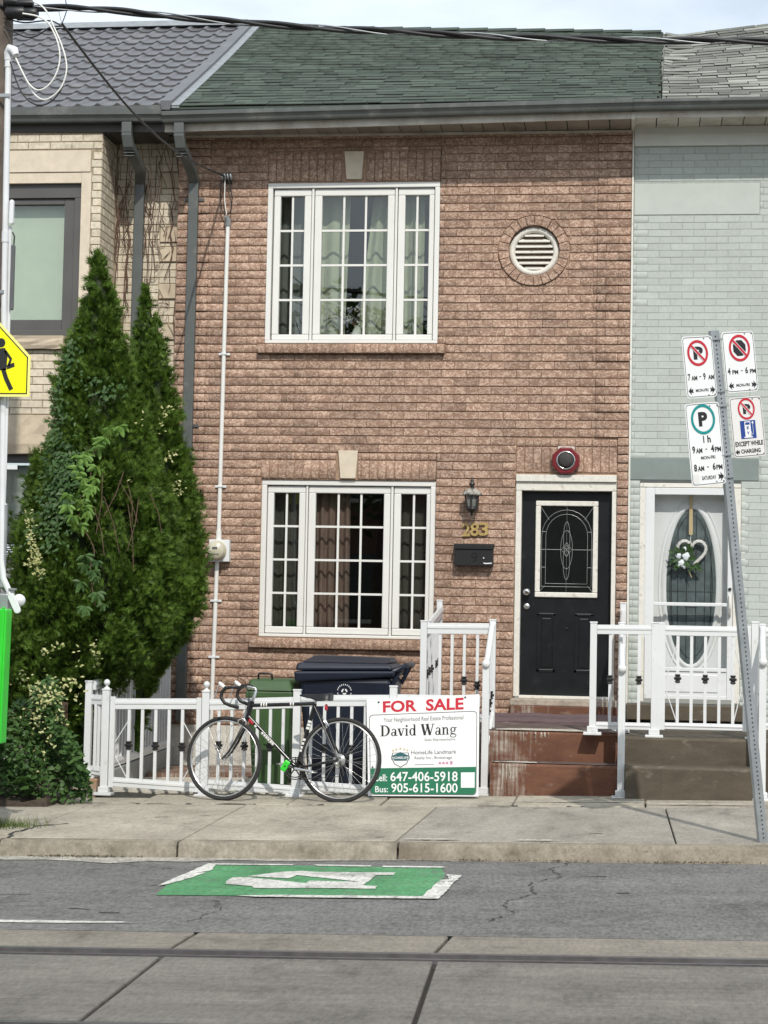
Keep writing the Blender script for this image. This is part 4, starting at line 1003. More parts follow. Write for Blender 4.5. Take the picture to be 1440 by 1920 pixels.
def leafquad(b, c, d, s, nrm, wdt=.4):
    d = Vector(d).normalized(); nrm = Vector(nrm); a = d.cross(nrm).normalized(); c = Vector(c)
    b.add([c, c + d * s * .45 + a * s * wdt / 2 + nrm * s * .08, c + d * s, c + d * s * .45 - a * s * wdt / 2 + nrm * s * .08], [(0, 1, 2, 3)])
for i in range(46):
    a = random.uniform(0, 6.28); r = random.uniform(.0, .075); c = (1.145 + r * math.cos(a) * 1.1, .0 - random.uniform(0, .03), 2.17 + r * math.sin(a) * 1.1)
    leafquad(lv, c, (math.cos(a), -.3, math.sin(a) - .2), random.uniform(.05, .085), (0, -1, 0), .6)
for i in range(12): leafquad(lv, (1.20 + i * .008, .0, 2.09 + random.uniform(-.02, .02)), (random.uniform(-.3, 1), -.3, random.uniform(-1, .1)), .07, (0, -1, 0), .6)
lv.build('leaves', M['creeperdark'], wr)
for x, z, r in ((1.180, 2.170, .052), (1.105, 2.180, .040), (1.135, 2.105, .044), (1.165, 2.245, .028), (1.11, 2.085, .024), (1.165, 2.07, .022)):
    f_ = MB()
    for k in range(12):
        a = k * 2.4; rr = r * (.35 + .65 * k / 12); f_.ell((x + rr * .45 * math.cos(a), -.035 + .012 * k / 12, z + rr * .45 * math.sin(a)), rr * .55, rr * .3, rr * .55, 6, 4)
    f_.build('rose', M['signwhite'], wr)
MB().tube([(1.19, .0, 2.08), (1.21, -.005, 2.03), (1.235, 0, 1.97)], .005, 5).build('stem', M['goldink'], wr)

idoor.location.y += .06; wr.location.y += .05

# ================================================================ stoops
def stoop(name, label, x0, x1, yf, zl, zt, m, mt, xw):
    t = thing(name, label, 'steps', ((x0 + x1) / 2, yf, 0)); rr = random.Random(3 + int(x0 * 10))
    def block(nm, a, c, y0, y1, z0a, zta, mm):
        n = 14; b = MB()
        for i in range(n + 1):
            x = a + (c - a) * i / n; j = lambda: rr.uniform(-.005, .005)
            b.v += [(x, y0 + j(), z0a), (x, y0 + j(), zta - .02), (x, y0 + .014 + j(), zta + j() * .5), (x, y1, zta + .004), (x, y1, z0a)]
        b.f = [(i * 5 + k, i * 5 + k + 1, i * 5 + k + 6, i * 5 + k + 5) for i in range(n) for k in range(4)] + [(0, 1, 2, 3, 4)[::-1], tuple(n * 5 + k for k in range(5))]
        b.sm = [False] * len(b.f); return b.build(nm, mm, t)
    block('step', x0, x1, yf, yf + .32, -.05, zt, m); block('landing', xw[0], xw[1], yf + .30, -.004, -.05, zl, m)
    return t
st1 = stoop('porch_steps', 'chipped red-brown concrete stoop with spilled white paint below the black door', -.48, .585, -2.90, .578, .325, M['redstep'], M['redtread'], (-1.145, .60))
for a in ((-1.14, .595, -2.585, -.34, .580), (-.47, .58, -2.885, -2.605, .327)):
    b = MB(); n = 12
    for i in range(n + 1):
        x = a[0] + (a[1] - a[0]) * i / n; b.v += [(x, a[2] + random.uniform(0, .012), a[4] + .003), (x, a[3], a[4] + .003 + (.045 if a[3] > -1 else 0))]
    b.f = [(2 * i, 2 * i + 2, 2 * i + 3, 2 * i + 1) for i in range(n)]; b.sm = [False] * n; b.build('tread', M['redtread'], st1)
box('door_step', M['redstep'], st1, -.485, .56, -.35, -.004, .60, .705, .008); box('step_cap', M['sillconc'], st1, -.49, .565, -.33, -.003, .7055, .765, .008)
# white paint spilled over the edge: flat pools on the treads and runs down the risers
def blob(name, P3, parent): b = MB(); b.add(P3, [tuple(range(len(P3)))]); return b.build(name, M['chalk'], parent)
xs = [-.46 + .035 * i for i in range(25)]
blob('paint_pool', [(x, -2.596 - random.uniform(0, .004), .5865) for x in xs] + [(x, -2.50 + .22 * math.sin((x + .46) / .9 * math.pi) ** .6 * random.uniform(.85, 1.1) + random.uniform(-.02, .02), .5885) for x in xs[::-1]], st1)
def runs(n, xa, xb, y, z1, lmin, lmax, pw):
    for i in range(n):
        t = random.random(); x = xa + (xb - xa) * t; l = random.uniform(lmin, lmax) * (1 - .6 * t ** pw) * random.choice((.4, .7, 1, 1)); w_ = random.uniform(.0012, .0042)
        pts = [(x - w_, y, z1), (x + w_, y, z1)]; k = 5
        rgt = [(x + w_ * (1 - .5 * j / k) + random.uniform(-.001, .001), y - .001, z1 - l * j / k) for j in range(1, k)]; lft = [(x - w_ * (1 - .5 * j / k) + random.uniform(-.001, .001), y - .001, z1 - l * j / k) for j in range(k - 1, 0, -1)]
        blob('paint_run', pts + rgt + [(x, y - .001, z1 - l)] + lft, st1)
def edge_spill(xa, xb, y, z1, dmax):
    n = 34; top = [(xa + (xb - xa) * i / n, y, z1 + .012) for i in range(n + 1)]
    low = [(xa + (xb - xa) * i / n, y - .0006, z1 - dmax * random.random() ** 2 * (1 - i / n)) for i in range(n, -1, -1)]
    blob('paint_pool', top + low, st1)
runs(14, -.30, .0, -2.6095, .572, .06, .19, 3)
blob('paint_pool', [(x, -2.893, .3335) for x in [-.45 + .03 * i for i in range(13)]] + [(-.10 - .03 * i, -2.84 + .06 * math.sin(i * .5) + .08 * random.random(), .3345) for i in range(12)], st1)
runs(9, -.40, -.26, -2.9085, .318, .10, .26, 2)
mt_ = MB(); n = 10
for i in range(n + 1):
    x = -.95 + 1.5 * i / n; h = .60 + .006 * math.sin(i * 1.7); mt_.v += [(x, -1.62 + .01 * math.sin(i), h), (x, -.42, h + .022), (x, -1.62 + .01 * math.sin(i), h + .016), (x, -.42, h + .038)]
mt_.f = [(i * 4 + 2, i * 4 + 6, i * 4 + 7, i * 4 + 3) for i in range(n)] + [(i * 4, i * 4 + 4, i * 4 + 6, i * 4 + 2) for i in range(n)]; mt_.sm = [False] * 2 * n
tag(mt_.build('door_mat', M['mat']), 'faded purple mat on the landing below the black door', 'mat')
st2 = stoop('porch_steps', 'olive brown painted concrete stoop below the white storm door', .635, 1.70, -3.10, .565, .345, M['brownstep'], M['brownstep'], (.615, 3.0))
box('door_step', M['brownstep'], st2, .62, 1.9, -.40, -.012, .60, .745, .008)

# ================================================================ white aluminium railings
AL = M['alu']
def post(parent, x, y, z0, z1, s=.055, cap=True, flange=False, ball=False, name='post'):
    b = MB(); b.box(x - s / 2, x + s / 2, y - s / 2, y + s / 2, z0, z1)
    if cap: b.box(x - s / 2 - .004, x + s / 2 + .004, y - s / 2 - .004, y + s / 2 + .004, z1 + .0005, z1 + .014)
    o = b.build(name, AL, parent, bevel=.003)
    if flange: MB().box(x - .075, x + .075, y - .07, y + .07, z0 - .012, z0 + .012).box(x - .045, x + .045, y - .045, y + .045, z0 + .0125, z0 + .06).build('base_plate', AL, o, bevel=.004)
    if ball:
        MB().lathe([(.030, .0), (.022, .012), (.012, .016), (.012, .026), (.020, .032), (.027, .045), (.028, .055), (.022, .070), (.010, .079), (.001, .081)], (x, y, z1 + .013), (0, 0, 1), 14).build('ball_finial', AL, o)
    return o
def rail(parent, p, q, h=.06, wd=.04, name='rail'):
    """two-step rail profile"""
    p, q = Vector(p), Vector(q); u = Vector((0, 0, 1)); b = MB()
    b.bar(p, q, wd, h); b.bar(p + u * (h * .18), q + u * (h * .18), wd + .012, h * .30); b.bar(p + u * (h / 2 + .004), q + u * (h / 2 + .004), wd * .7, .008)
    return b.build(name, AL, parent, bevel=.0025)
def collar(parent, x, y, z, s=.026):
    b = MB(); b.box(x - s * .72, x + s * .72, y - s * .72, y + s * .72, z - .036, z + .036); b.box(x - s * 1.15, x + s * 1.15, y - s * .9, y + s * .9, z - .011, z + .011); b.box(x - s * .86, x + s * .86, y - s * .85, y + s * .85, z - .034, z - .022); b.box(x - s * .86, x + s * .86, y - s * .85, y + s * .85, z + .022, z + .034)
    return b.build('collar', M['black'], parent, bevel=.003)
def baluster(parent, x, y, z0, z1, c=None, s=.025):
    o = MB().box(x - s / 2, x + s / 2, y - s / 2, y + s / 2, z0, z1).build('baluster', AL, parent)
    if c is not None: collar(o, x, y, c)
    return o
FY = -3.0
gt = thing('garden_gate', 'low white railing gate with black collars between the ball-topped posts', 'gate', (-3.33, FY, .03))
MB().box(-3.705, -3.662, FY - .02, FY + .02, .035, .800).build('stile', AL, gt, bevel=.003); MB().box(-2.957, -2.915, FY - .02, FY + .02, .015, .808).build('stile', AL, gt, bevel=.003)
rail(gt, (-3.662, FY, .735), (-2.957, FY, .752), .082, .034); rail(gt, (-3.662, FY, .078), (-2.957, FY, .052), .07, .034)
for i, x in enumerate((-3.539, -3.424, -3.308, -3.193, -3.078)):
    t = (x + 3.66) / .7; baluster(gt, x, FY, .11 - .025 * t, .70 + .012 * t, .392 if i % 2 == 0 else None)
for p, q in (((-3.655, .42), (-3.545, .60)), ((-3.655, .30), (-3.55, .12)), ((-2.965, .42), (-3.07, .60)), ((-2.965, .30), (-3.06, .12))):
    MB().tube([(p[0], FY - .004, p[1]), (q[0], FY - .004, q[1])], .005, 6).build('brace', AL, gt)
ff = thing('front_fence', 'white railing fence with black collars behind the bicycle and sale sign', 'fence', (-2.0, FY, 0))
post(ff, -3.742, FY, -.02, .852, .062, True, True, True); post(ff, -2.878, FY, -.01, .855, .062, True, True, True)
post(ff, -2.100, FY, .015, .885, .062, True, True); post(ff, -1.288, FY, .02, .935, .060); post(ff, -.535, -2.78, .05, 1.115, .058, False, True)
for xa, xb, za, zb, n, cs in ((-2.846, -2.132, .79, .825, 6, (0, 2, 4)), (-2.066, -1.320, .842, .862, 6, (1, 3, 5)), (-1.256, -.565, .868, .872, 6, (0, 2, 4))):
    ya, yb = FY, FY
    rail(ff, (xa, ya, za - .042), (xb, yb, zb - .042), .085, .036); lo = .085 if xa < -2.5 else (.10 if xa < -2 else .12)
    rail(ff, (xa, ya, lo), (xb, yb, lo + (.02 if xa > -2 else -.03)), .065, .036)
    for i in range(n):
        x = xa + (xb - xa) * (i + .75) / (n + .5); z1 = za + (zb - za) * (x - xa) / (xb - xa) - .08
        baluster(ff, x, FY, lo + .02, z1, .412 if i in cs else None)
# short return at the left end, on its stone block, and the long side fence running back to the house
sf = thing('side_fence', 'white picket side fence in shade running back to the downpipe', 'fence', (-3.88, -1.6, .1))
post(sf, -3.915, -2.93, .115, .915, .056, True, True); post(sf, -3.885, -1.75, .16, 1.0, .052); post(sf, -3.885, -.22, .2, 1.055, .052)
rail(sf, (-3.887, -2.93, .765), (-3.775, -2.99, .765), .075, .036); rail(sf, (-3.887, -2.93, .17), (-3.775, -2.99, .16), .06, .036)
rail(sf, (-3.885, -2.90, .885), (-3.885, -.25, 1.02), .075, .036); rail(sf, (-3.885, -2.90, .16), (-3.885, -.25, .235), .065, .036)
for i in range(24):
    t = (i + .6) / 24.4; baluster(sf, -3.885, -2.88 + 2.62 * t, .19 + .075 * t, .85 + .13 * t)
MB().hexa([(-3.935, -2.83, -.1), (-3.85, -2.83, -.1), (-3.85, -.02, -.1), (-3.935, -.02, -.1), (-3.935, -2.83, .115), (-3.85, -2.83, .115), (-3.85, -.02, .20), (-3.935, -.02, .20)]).build('plinth', M['galvgrey'], sf, bevel=.01)
for x in (-3.84, -3.81): baluster(sf, x, -2.965, .19, .73)
tag(MB().hexa([(-4.005, -3.06, -.06), (-3.80, -3.06, -.06), (-3.80, -2.84, -.06), (-4.005, -2.84, -.06), (-4.0, -3.055, .103), (-3.795, -3.055, .103), (-3.80, -2.84, .103), (-4.0, -2.84, .103)]).build('stone_block', simple('rust_stained_concrete', (.30, .29, .26), .9, .2, 9, bump=.5, dirt=(.30, .17, .09), dscale=6, dlo=.45, dhi=.6), bevel=.012), 'rust stained concrete block under the left fence post', 'block')
# porch railing, left side
pr_ = thing('porch_railing', 'white porch railing with fluted side run between window and black door', 'railing', (-.8, -2.3, .58))
PY = -2.3
post(pr_, -1.118, PY, .582, 1.485, .056); post(pr_, -.520, PY, .582, 1.505, .056)
rail(pr_, (-1.088, PY, 1.425), (-.55, PY, 1.432), .085, .038); rail(pr_, (-1.088, PY, .66), (-.55, PY, .66), .06, .036)
for i, x in enumerate((-.975, -.87, -.763, -.649)): baluster(pr_, x, PY, .69, 1.385, .985 if i == 2 else (.945 if i == 3 else None))
post(pr_, -1.205, -.10, .60, 1.695, .056)
rail(pr_, (-1.115, PY + .03, 1.40), (-1.185, -.13, 1.60), .085, .038); rail(pr_, (-1.115, PY + .03, .66), (-1.185, -.13, .74), .06, .036)
for i in range(15):
    t = (i + .5) / 15; x, y = -1.115 - .07 * t, PY + .05 + 2.1 * t; baluster(pr_, x, y, .68 + .08 * t, 1.36 + .2 * t, 1.02 + .12 * t if i in (1, 3, 5, 9, 11, 13) else None)
def handrail(parent, pts):
    b = MB(); b.tube(pts, .026, 10); o = b.build('handrail', AL, parent)
    p = pts[-1]; MB().ell((p[0], p[1] - .012, p[2] - .004), .036, .03, .036).build('rail_end', AL, o)
    return o
handrail(pr_, [(-.52, PY, 1.485), (-.522, -2.4, 1.44), (-.53, -2.72, 1.19), (-.535, -2.80, 1.145)])
for i in range(3):
    t = (i + 1) / 4; x, y = -.52 - .012 * t, PY - .47 * t; baluster(pr_, x, y, .585 - .2 * (t > .6) , 1.44 - .32 * t, .93 - .25 * t, .022)
rail(pr_, (-.52, PY - .02, .70), (-.535, -2.76, .40), .05, .034)
# shared railing between the stoops
mr = thing('middle_railing', 'white handrail standing between the red and the brown stoops', 'railing', (.6, -2.3, .57))
post(mr, .582, -.13, .6, 1.700, .058); post(mr, .588, PY, .585, 1.500, .056, True, True); post(mr, .601, -2.985, .075, 1.105, .058, False, True)
rail(mr, (.582, -.16, 1.60), (.588, PY + .03, 1.43), .075, .038)
handrail(mr, [(.588, PY, 1.485), (.590, -2.42, 1.44), (.598, -2.92, 1.20), (.601, -3.02, 1.135)])
for i in range(3):
    t = (i + 1) / 4; baluster(mr, .589 + .01 * t, PY - .67 * t, .6 - .3 * (t > .4), 1.42 - .28 * t, 1.0 - .22 * t, .022)
for i in range(14):
    t = (i + .6) / 14.4; baluster(mr, .588 - .006 * t, PY + .05 + 2.05 * t, .62, 1.39 + .15 * t)
rail(mr, (.588, PY + .03, .63), (.583, -.16, .66), .05, .036)
# railing panel and gate across the brown stoop
GY = -2.7
pp = thing('porch_railing', 'white railing panel at the red stoop corner, beside the porch gate', 'railing', (.61, GY, .57))
post(pp, .357, GY, .580, 1.50, .056, True, True); post(pp, .868, GY, .568, 1.505, .056, True, True)
rail(pp, (.386, GY, 1.445), (.839, GY, 1.45), .07, .038); rail(pp, (.386, GY, .645), (.839, GY, .645), .05, .036)
for i, x in enumerate((.498, .612, .738)): baluster(pp, x, GY, .665, 1.41, 1.033 if i != 1 else None)
pg = thing('porch_gate', 'white railing gate closed across the brown stoop before the storm door', 'gate', (1.27, GY, .6))
for x in (.925, 1.625): MB().box(x - .03, x + .03, GY - .022, GY + .022, .625, 1.502).build('stile', AL, pg, bevel=.003)
MB().prism([(.892, 1.503), (.958, 1.503), (.945, 1.522), (.905, 1.522)], (0, GY - .024, 0), d=.048).build('stile_cap', AL, pg)
rail(pg, (.955, GY, 1.448), (1.595, GY, 1.448), .075, .036); rail(pg, (.955, GY, .655), (1.595, GY, .655), .045, .036)
for i, x in enumerate((1.058, 1.171, 1.285, 1.399, 1.513)): baluster(pg, x, GY, .675, 1.41, 1.054 if i % 2 == 0 else None)
for p, q in (((.962, 1.05), (1.05, 1.34)), ((.962, .95), (1.05, .70)), ((1.59, 1.10), (1.53, 1.30)), ((1.59, 1.0), (1.52, .70))):
    MB().tube([(p[0], GY - .004, p[1]), (q[0], GY - .004, q[1])], .005, 6).build('brace', AL, pg)
rr_ = thing('right_railing', 'white handrail on the far side of the brown stoop, by the signpost', 'railing', (1.74, -2.6, .57))
post(rr_, 1.690, GY + .02, .568, 1.525, .056, True, True); post(rr_, 1.765, -2.45, .57, 1.510, .056); post(rr_, 1.733, -3.06, .10, 1.185, .058, False, True)
handrail(rr_, [(1.765, -2.45, 1.49), (1.757, -2.6, 1.45), (1.737, -3.0, 1.27), (1.733, -3.09, 1.215)])
rail(rr_, (1.79, -2.45, 1.45), (2.9, -2.45, 1.45), .07, .038); rail(rr_, (1.79, -2.45, .66), (2.9, -2.45, .66), .05, .036)
for i in range(9): baluster(rr_, 1.87 + i * .115, -2.45, .68, 1.41, 1.04 if i % 2 else None)
for i in range(2): t = (i + 1) / 3; baluster(rr_, 1.765 - .03 * t, -2.45 - .6 * t, .6 - .3 * (t > .5), 1.43 - .25 * t, 1.0 - .2 * t, .022)

# ================================================================ bicycle
bk = thing('bicycle', 'black drop-bar road bicycle with white patches leaning on the white fence', 'bicycle', (-2.14, -3.42, 0))
BA = math.radians(-7); HX, HY = -2.635, -3.365
def bp(u, v, o=0.):     # u along from the front hub, v height over the hub line datum, o sideways (towards the street negative)
    tilt = .105 * (v - .0)
    x = HX + u * math.cos(BA) - (o + tilt - .035) * math.sin(BA); y = HY + u * math.sin(BA) + (o + tilt - .035) * math.cos(BA)
    return Vector((x, y, v + .0065))
hub1, hub2, RW = (0, .325), (.99, .345), .344
def wheel(name, h, steer=0., rear=False):
    hu, hv = h; rim = MB(); ty = MB(); sp = MB(); n = 48
    def q(a, r, o=0): 
        du = r * math.cos(a); return bp(hu + du * math.cos(steer), hv + r * math.sin(a), o + du * math.sin(steer))
    ty.tube([q(2 * math.pi * i / n, RW - .0155) for i in range(n)], .0160, 8, True)
    wh = ty.build(name, M['rubber'], bk)
    for o in (-.008, .008): rim.tube([q(2 * math.pi * i / n, RW - .037, o) for i in range(n)], .0055, 6, True)
    rim.tube([q(2 * math.pi * i / n, RW - .034, 0) for i in range(n)], .0060, 6, True)
    rim.build('rim', M['steel'], wh)
    for i in range(32):
        a = 2 * math.pi * i / 32; o = -.026 if i % 2 else .026; sgn = 1 if (i // 2) % 2 else -1
        sp.tube([q(a + sgn * 1.1, .022, o), q(a, RW - .040, 0)], .0014, 3, caps=False)
    sp.build('spokes', M['chrome'], wh)
    MB().tube([bp(hu, hv, -.055), bp(hu, hv, -.03), bp(hu, hv, .03), bp(hu, hv, .055)], [.008, .017, .017, .008], 10).build('hub', M['chrome'], wh)
    if rear:
        d = MB(); n2 = 28
        d.v = [q(2 * math.pi * i / n2, .072, -.030) for i in range(n2)] + [q(2 * math.pi * i / n2, .018, -.030) for i in range(n2)]
        d.f = [(i, (i + 1) % n2, n2 + (i + 1) % n2, n2 + i) for i in range(n2)]; d.sm = [False] * n2
        d.build('spoke_guard', glass_mat('clear_guard', (.72, .72, .70), .06, .2), wh)
        for k, r in enumerate((.048, .042, .036, .031)):
            MB().tube([q(2 * math.pi * i / 20, r, -.036 - .005 * k) for i in range(20)], .004, 5, True).build('cog', M['steel'], wh)
    return wh
wheel('front_wheel', hub1, math.radians(-8)); wheel('rear_wheel', hub2, 0, True)
BB, ST, HT, HB_, CR = (.625, .268), (.752, .792), (.205, .762), (.180, .665), (.160, .600)
fr = MB()
fr.tube([bp(*HT), bp(*ST)], .0155, 10); fr.tube([bp(HB_[0] + .006, HB_[1] + .01), bp(*BB)], .0165, 10); fr.tube([bp(*BB), bp(*ST)], .0165, 10)
fr.tube([bp(HT[0] + .008, HT[1] + .035), bp(HB_[0] - .006, HB_[1] - .025)], .0205, 10)
for s in (-1, 1):
    fr.tube([bp(ST[0], ST[1] - .02, s * .016), bp(hub2[0] - .01, hub2[1] + .012, s * .058)], .0085, 8); fr.tube([bp(BB[0], BB[1], s * .022), bp(hub2[0] - .01, hub2[1], s * .058)], .0095, 8)
fr.tube([bp(BB[0], BB[1], -.036), bp(BB[0], BB[1], .036)], .021, 12)
fro = fr.build('frame', simple('gloss_black_frame', (.010, .010, .011), .22, .2, 9, spec=.6), bk)
fk = MB()
for s in (-1, 1): fk.tube([bp(CR[0], CR[1], s * .012), bp(CR[0] - .012, CR[1] - .03, s * .040), bp(.095, .455, s * .047), bp(.045, .375, s * .050), bp(0, .325, s * .052)], [.012, .0125, .011, .009, .0075], 8)
fk.tube([bp(CR[0] + .012, CR[1] + .04), bp(CR[0], CR[1], 0)], .016, 8); fk.build('fork', M['iron'], bk)
for (p, q_, ts) in ((HB_, BB, (.16, .30, .345, .385, .425, .47, .51)), (BB, ST, (.25, .30, .36, .42, .60, .65, .70)), (HT, ST, (.16, .20, .24, .62, .66))):
    for t in ts:
        l = .022 / math.dist(p, q_) * (.9 if p != HT else .5); a, c = t, t + l
        MB().tube([bp(p[0] + (q_[0] - p[0]) * a, p[1] + (q_[1] - p[1]) * a), bp(p[0] + (q_[0] - p[0]) * c, p[1] + (q_[1] - p[1]) * c)], .0172, 10, caps=False).build('white_patch', M['white'], fro)
MB().tube([bp(.20, .648), bp(.235, .612)], .0176, 10, caps=False).build('red_patch', M['redink'], fro)
# bars, stem, levers, cables
MB().tube([bp(HT[0] + .008, HT[1] + .03), bp(.243, .885), bp(.235, .90), bp(.175, .912), bp(.150, .912)], [.013, .012, .014, .012, .012], 8).build('stem', M['chrome'], bk)
hbar = MB()
for s in (-1, 1):
    hbar.tube([bp(.150, .912, 0), bp(.150, .912, s * .14), bp(.142, .912, s * .185), bp(.10, .915, s * .20), bp(.045, .905, s * .205), bp(.015, .870, s * .205), bp(.012, .825, s * .205), bp(.045, .785, s * .205), bp(.10, .765, s * .205), bp(.165, .752, s * .205)], [.012, .012, .0135, .0145, .0145, .0145, .0145, .0145, .0145, .0145], 9)
hbo = hbar.build('handlebar', M['black'], bk)
for s in (-1, 1):
    MB().tube([bp(.035, .912, s * .205), bp(.002, .935, s * .205), bp(-.012, .95, s * .205)], [.016, .018, .011], 8).build('brake_hood', M['white'], hbo)
    MB().tube([bp(-.008, .945, s * .205), bp(-.020, .90, s * .205), bp(-.038, .85, s * .205), bp(-.05, .82, s * .205)], [.007, .006, .005, .004], 6).build('brake_lever', M['chrome'], hbo)
    MB().tube([bp(-.005, .955, s * .205), bp(.03, 1.0, s * .19), bp(.09, 1.01, s * .15), bp(.16, .96, s * .06), bp(.19, .86, s * .02), bp(.17, .70, 0), bp(.165, .655, 0)], .0028, 5).build('brake_cable', M['black'], hbo)
brk = MB(); brk.tube([bp(.172, .640, -.03), bp(.150, .655, -.038), bp(.118, .640, -.038), bp(.110, .618, -.03)], .008, 6); brk.tube([bp(.165, .65, -.04), bp(.185, .625, -.045), bp(.18, .60, -.03)], .009, 6); brk.build('front_brake', M['steel'], bk)
brk = MB(); brk.tube([bp(.835, .675, -.03), bp(.862, .655, -.035), bp(.885, .615, -.03)], .0075, 6); brk.tube([bp(.845, .655, -.035), bp(.868, .625, -.04), bp(.868, .60, -.03)], .0075, 6); brk.build('rear_brake', M['chrome'], bk)
MB().tube([bp(*ST), bp(.765, .85)], .0125, 8).build('seat_post', M['steel'], bk)
sdl = MB(); n = 14; prof = [(.62, .004, .855), (.66, .020, .862), (.72, .028, .862), (.78, .046, .862), (.83, .068, .870), (.87, .072, .876), (.893, .050, .872)]
for u, hw, v in prof:
    for k in range(10):
        a = math.pi * k / 9; sdl.v.append(bp(u, v + .006 * math.sin(a) + (0 if 0 < k < 9 else -.052 * min(1, hw / .05)), -hw * math.cos(a)))
sdl.f = [(i * 10 + k, i * 10 + k + 1, i * 10 + 11 + k, i * 10 + 10 + k) for i in range(len(prof) - 1) for k in range(9)] + [tuple(range(10))[::-1], tuple(len(prof) * 10 - 10 + k for k in range(10))]; sdl.sm = [True] * 54 + [False] * 2
sdo = sdl.build('saddle', M['black'], bk)
for o_ in (-.02, .02): MB().tube([bp(.68, .838, o_), bp(.82, .838, o_)], .004, 5).build('saddle_rail', M['steel'], sdo)
MB().tube([bp(.845, .765, -.006), bp(.858, .765, -.006)], .026, 14).build('rear_reflector', M['redink'], bk)
ck = MB()
for r, o in ((.088, -.044), (.072, -.038)): ck.tube([bp(BB[0] + r * math.cos(2 * math.pi * i / 28), BB[1] + r * math.sin(2 * math.pi * i / 28), o) for i in range(28)], .0045, 5, True)
for i in range(5): a = 2 * math.pi * i / 5 + .3; ck.tube([bp(BB[0], BB[1], -.046), bp(BB[0] + .085 * math.cos(a), BB[1] + .085 * math.sin(a), -.044)], .006, 5)
ck.build('chainring', M['iron'], bk)
MB().tube([bp(BB[0], BB[1], -.056), bp(BB[0] + .165, BB[1] - .02, -.062)], [.012, .009], 8).build('crank', M['chrome'], bk); MB().tube([bp(BB[0], BB[1], .056), bp(BB[0] - .165, BB[1] + .02, .062)], [.012, .009], 8).build('crank', M['chrome'], bk)
for u, v, o in ((BB[0] + .165, BB[1] - .02, -.10), (BB[0] - .165, BB[1] + .02, .10)):
    pb_ = MB(); pb_.tube([bp(u, v, o * .65), bp(u, v, o * 1.55)], .006, 6); pb_.tube([bp(u - .03, v, o * .8), bp(u - .03, v, o * 1.5), bp(u + .03, v, o * 1.5), bp(u + .03, v, o * .8)], .006, 6, True); pb_.build('pedal', M['steel'], bk)
ch = MB(); ch.tube([bp(BB[0], BB[1] + .088, -.044), bp(hub2[0], hub2[1] + .036, -.044)], .0035, 4); ch.tube([bp(BB[0], BB[1] - .088, -.044), bp(hub2[0] + .04, hub2[1] - .125, -.05), bp(hub2[0] + .055, hub2[1] - .10, -.05), bp(hub2[0] + .02, hub2[1] - .04, -.05)], .0035, 4); ch.build('chain', M['iron'], bk)
dr_ = MB(); dr_.tube([bp(hub2[0] + .01, hub2[1] - .02, -.055), bp(hub2[0] + .035, hub2[1] - .065, -.055), bp(hub2[0] + .045, hub2[1] - .12, -.055)], .009, 6); dr_.build('derailleur', M['black'], bk)
lk = MB(); a, c = bp(.515, .245, -.03), bp(.56, .325, -.03); lk.bar(a, c, .05, .045, (0, 1, 0)); lko = lk.build('bike_lock', M['lime'], bevel=.008); tag(lko, 'lime green lock hanging under the bicycle down tube', 'lock')
kh = MB(); m_ = (a + c) / 2; kh.tube([m_ + Vector((0, -.024, 0)), m_ + Vector((0, -.030, 0))], .006, 8); kh.build('keyhole', M['black'], lko)

# ================================================================ bins behind the fence
gb = thing('green_bin', 'green organics cart with handled lid behind the fence', 'bin', (-2.42, -2.3, .03))
def taper(x0, x1, y0, y1, z0, x0b, x1b, y0b, y1b, z1): return [(x0, y0, z0), (x1, y0, z0), (x1, y1, z0), (x0, y1, z0), (x0b, y0b, z1), (x1b, y0b, z1), (x1b, y1b, z1), (x0b, y1b, z1)]
MB().hexa(taper(-2.57, -2.26, -2.50, -2.12, .05, -2.615, -2.235, -2.56, -2.06, .80)).build('body', M['green'], gb, bevel=.03)
MB().hexa(taper(-2.63, -2.222, -2.575, -2.045, .80, -2.63, -2.222, -2.575, -2.045, .86)).build('rim', M['green'], gb, bevel=.012)
MB().hexa(taper(-2.640, -2.215, -2.59, -2.03, .862, -2.60, -2.255, -2.52, -2.08, .965)).build('lid', M['green'], gb, bevel=.025)
MB().tube([(-2.53, -2.50, .955), (-2.53, -2.52, 1.0), (-2.52, -2.52, 1.012), (-2.42, -2.52, 1.012), (-2.41, -2.52, 1.0), (-2.41, -2.50, .955)], .009, 8).build('lid_handle', M['black'], gb)
MB().box(-2.47, -2.37, -2.545, -2.50, .40, .64).build('front_rib', M['green'], gb, bevel=.012)
for x in (-2.60, -2.25): MB().lathe([(.09, -.025), (.10, 0), (.09, .025)], (x, -2.08, .12), (1, 0, 0), 16).build('wheel', M['black'], gb)
bb = thing('blue_bin', 'large navy blue recycling cart behind the fence', 'bin', (-1.78, -2.1, .03))
MB().hexa(taper(-2.09, -1.42, -2.42, -1.86, .06, -2.185, -1.365, -2.52, -1.74, 1.0)).build('body', M['navy'], bb, bevel=.05)
b = MB(); b.hexa([(-2.205, -2.55, .945), (-1.345, -2.55, 1.005), (-1.345, -1.70, 1.005), (-2.205, -1.70, .945), (-2.215, -2.56, 1.040), (-1.335, -2.56, 1.060), (-1.335, -1.69, 1.060), (-2.215, -1.69, 1.040)]); b.build('rim', M['navy'], bb, bevel=.02)
b = MB(); b.hexa([(-2.205, -2.55, 1.046), (-1.36, -2.55, 1.066), (-1.36, -1.72, 1.066), (-2.205, -1.72, 1.046), (-2.19, -2.53, 1.115), (-1.39, -2.53, 1.115), (-1.39, -1.74, 1.115), (-2.19, -1.74, 1.115)]); lid = b.build('lid', M['navy'], bb, bevel=.02)
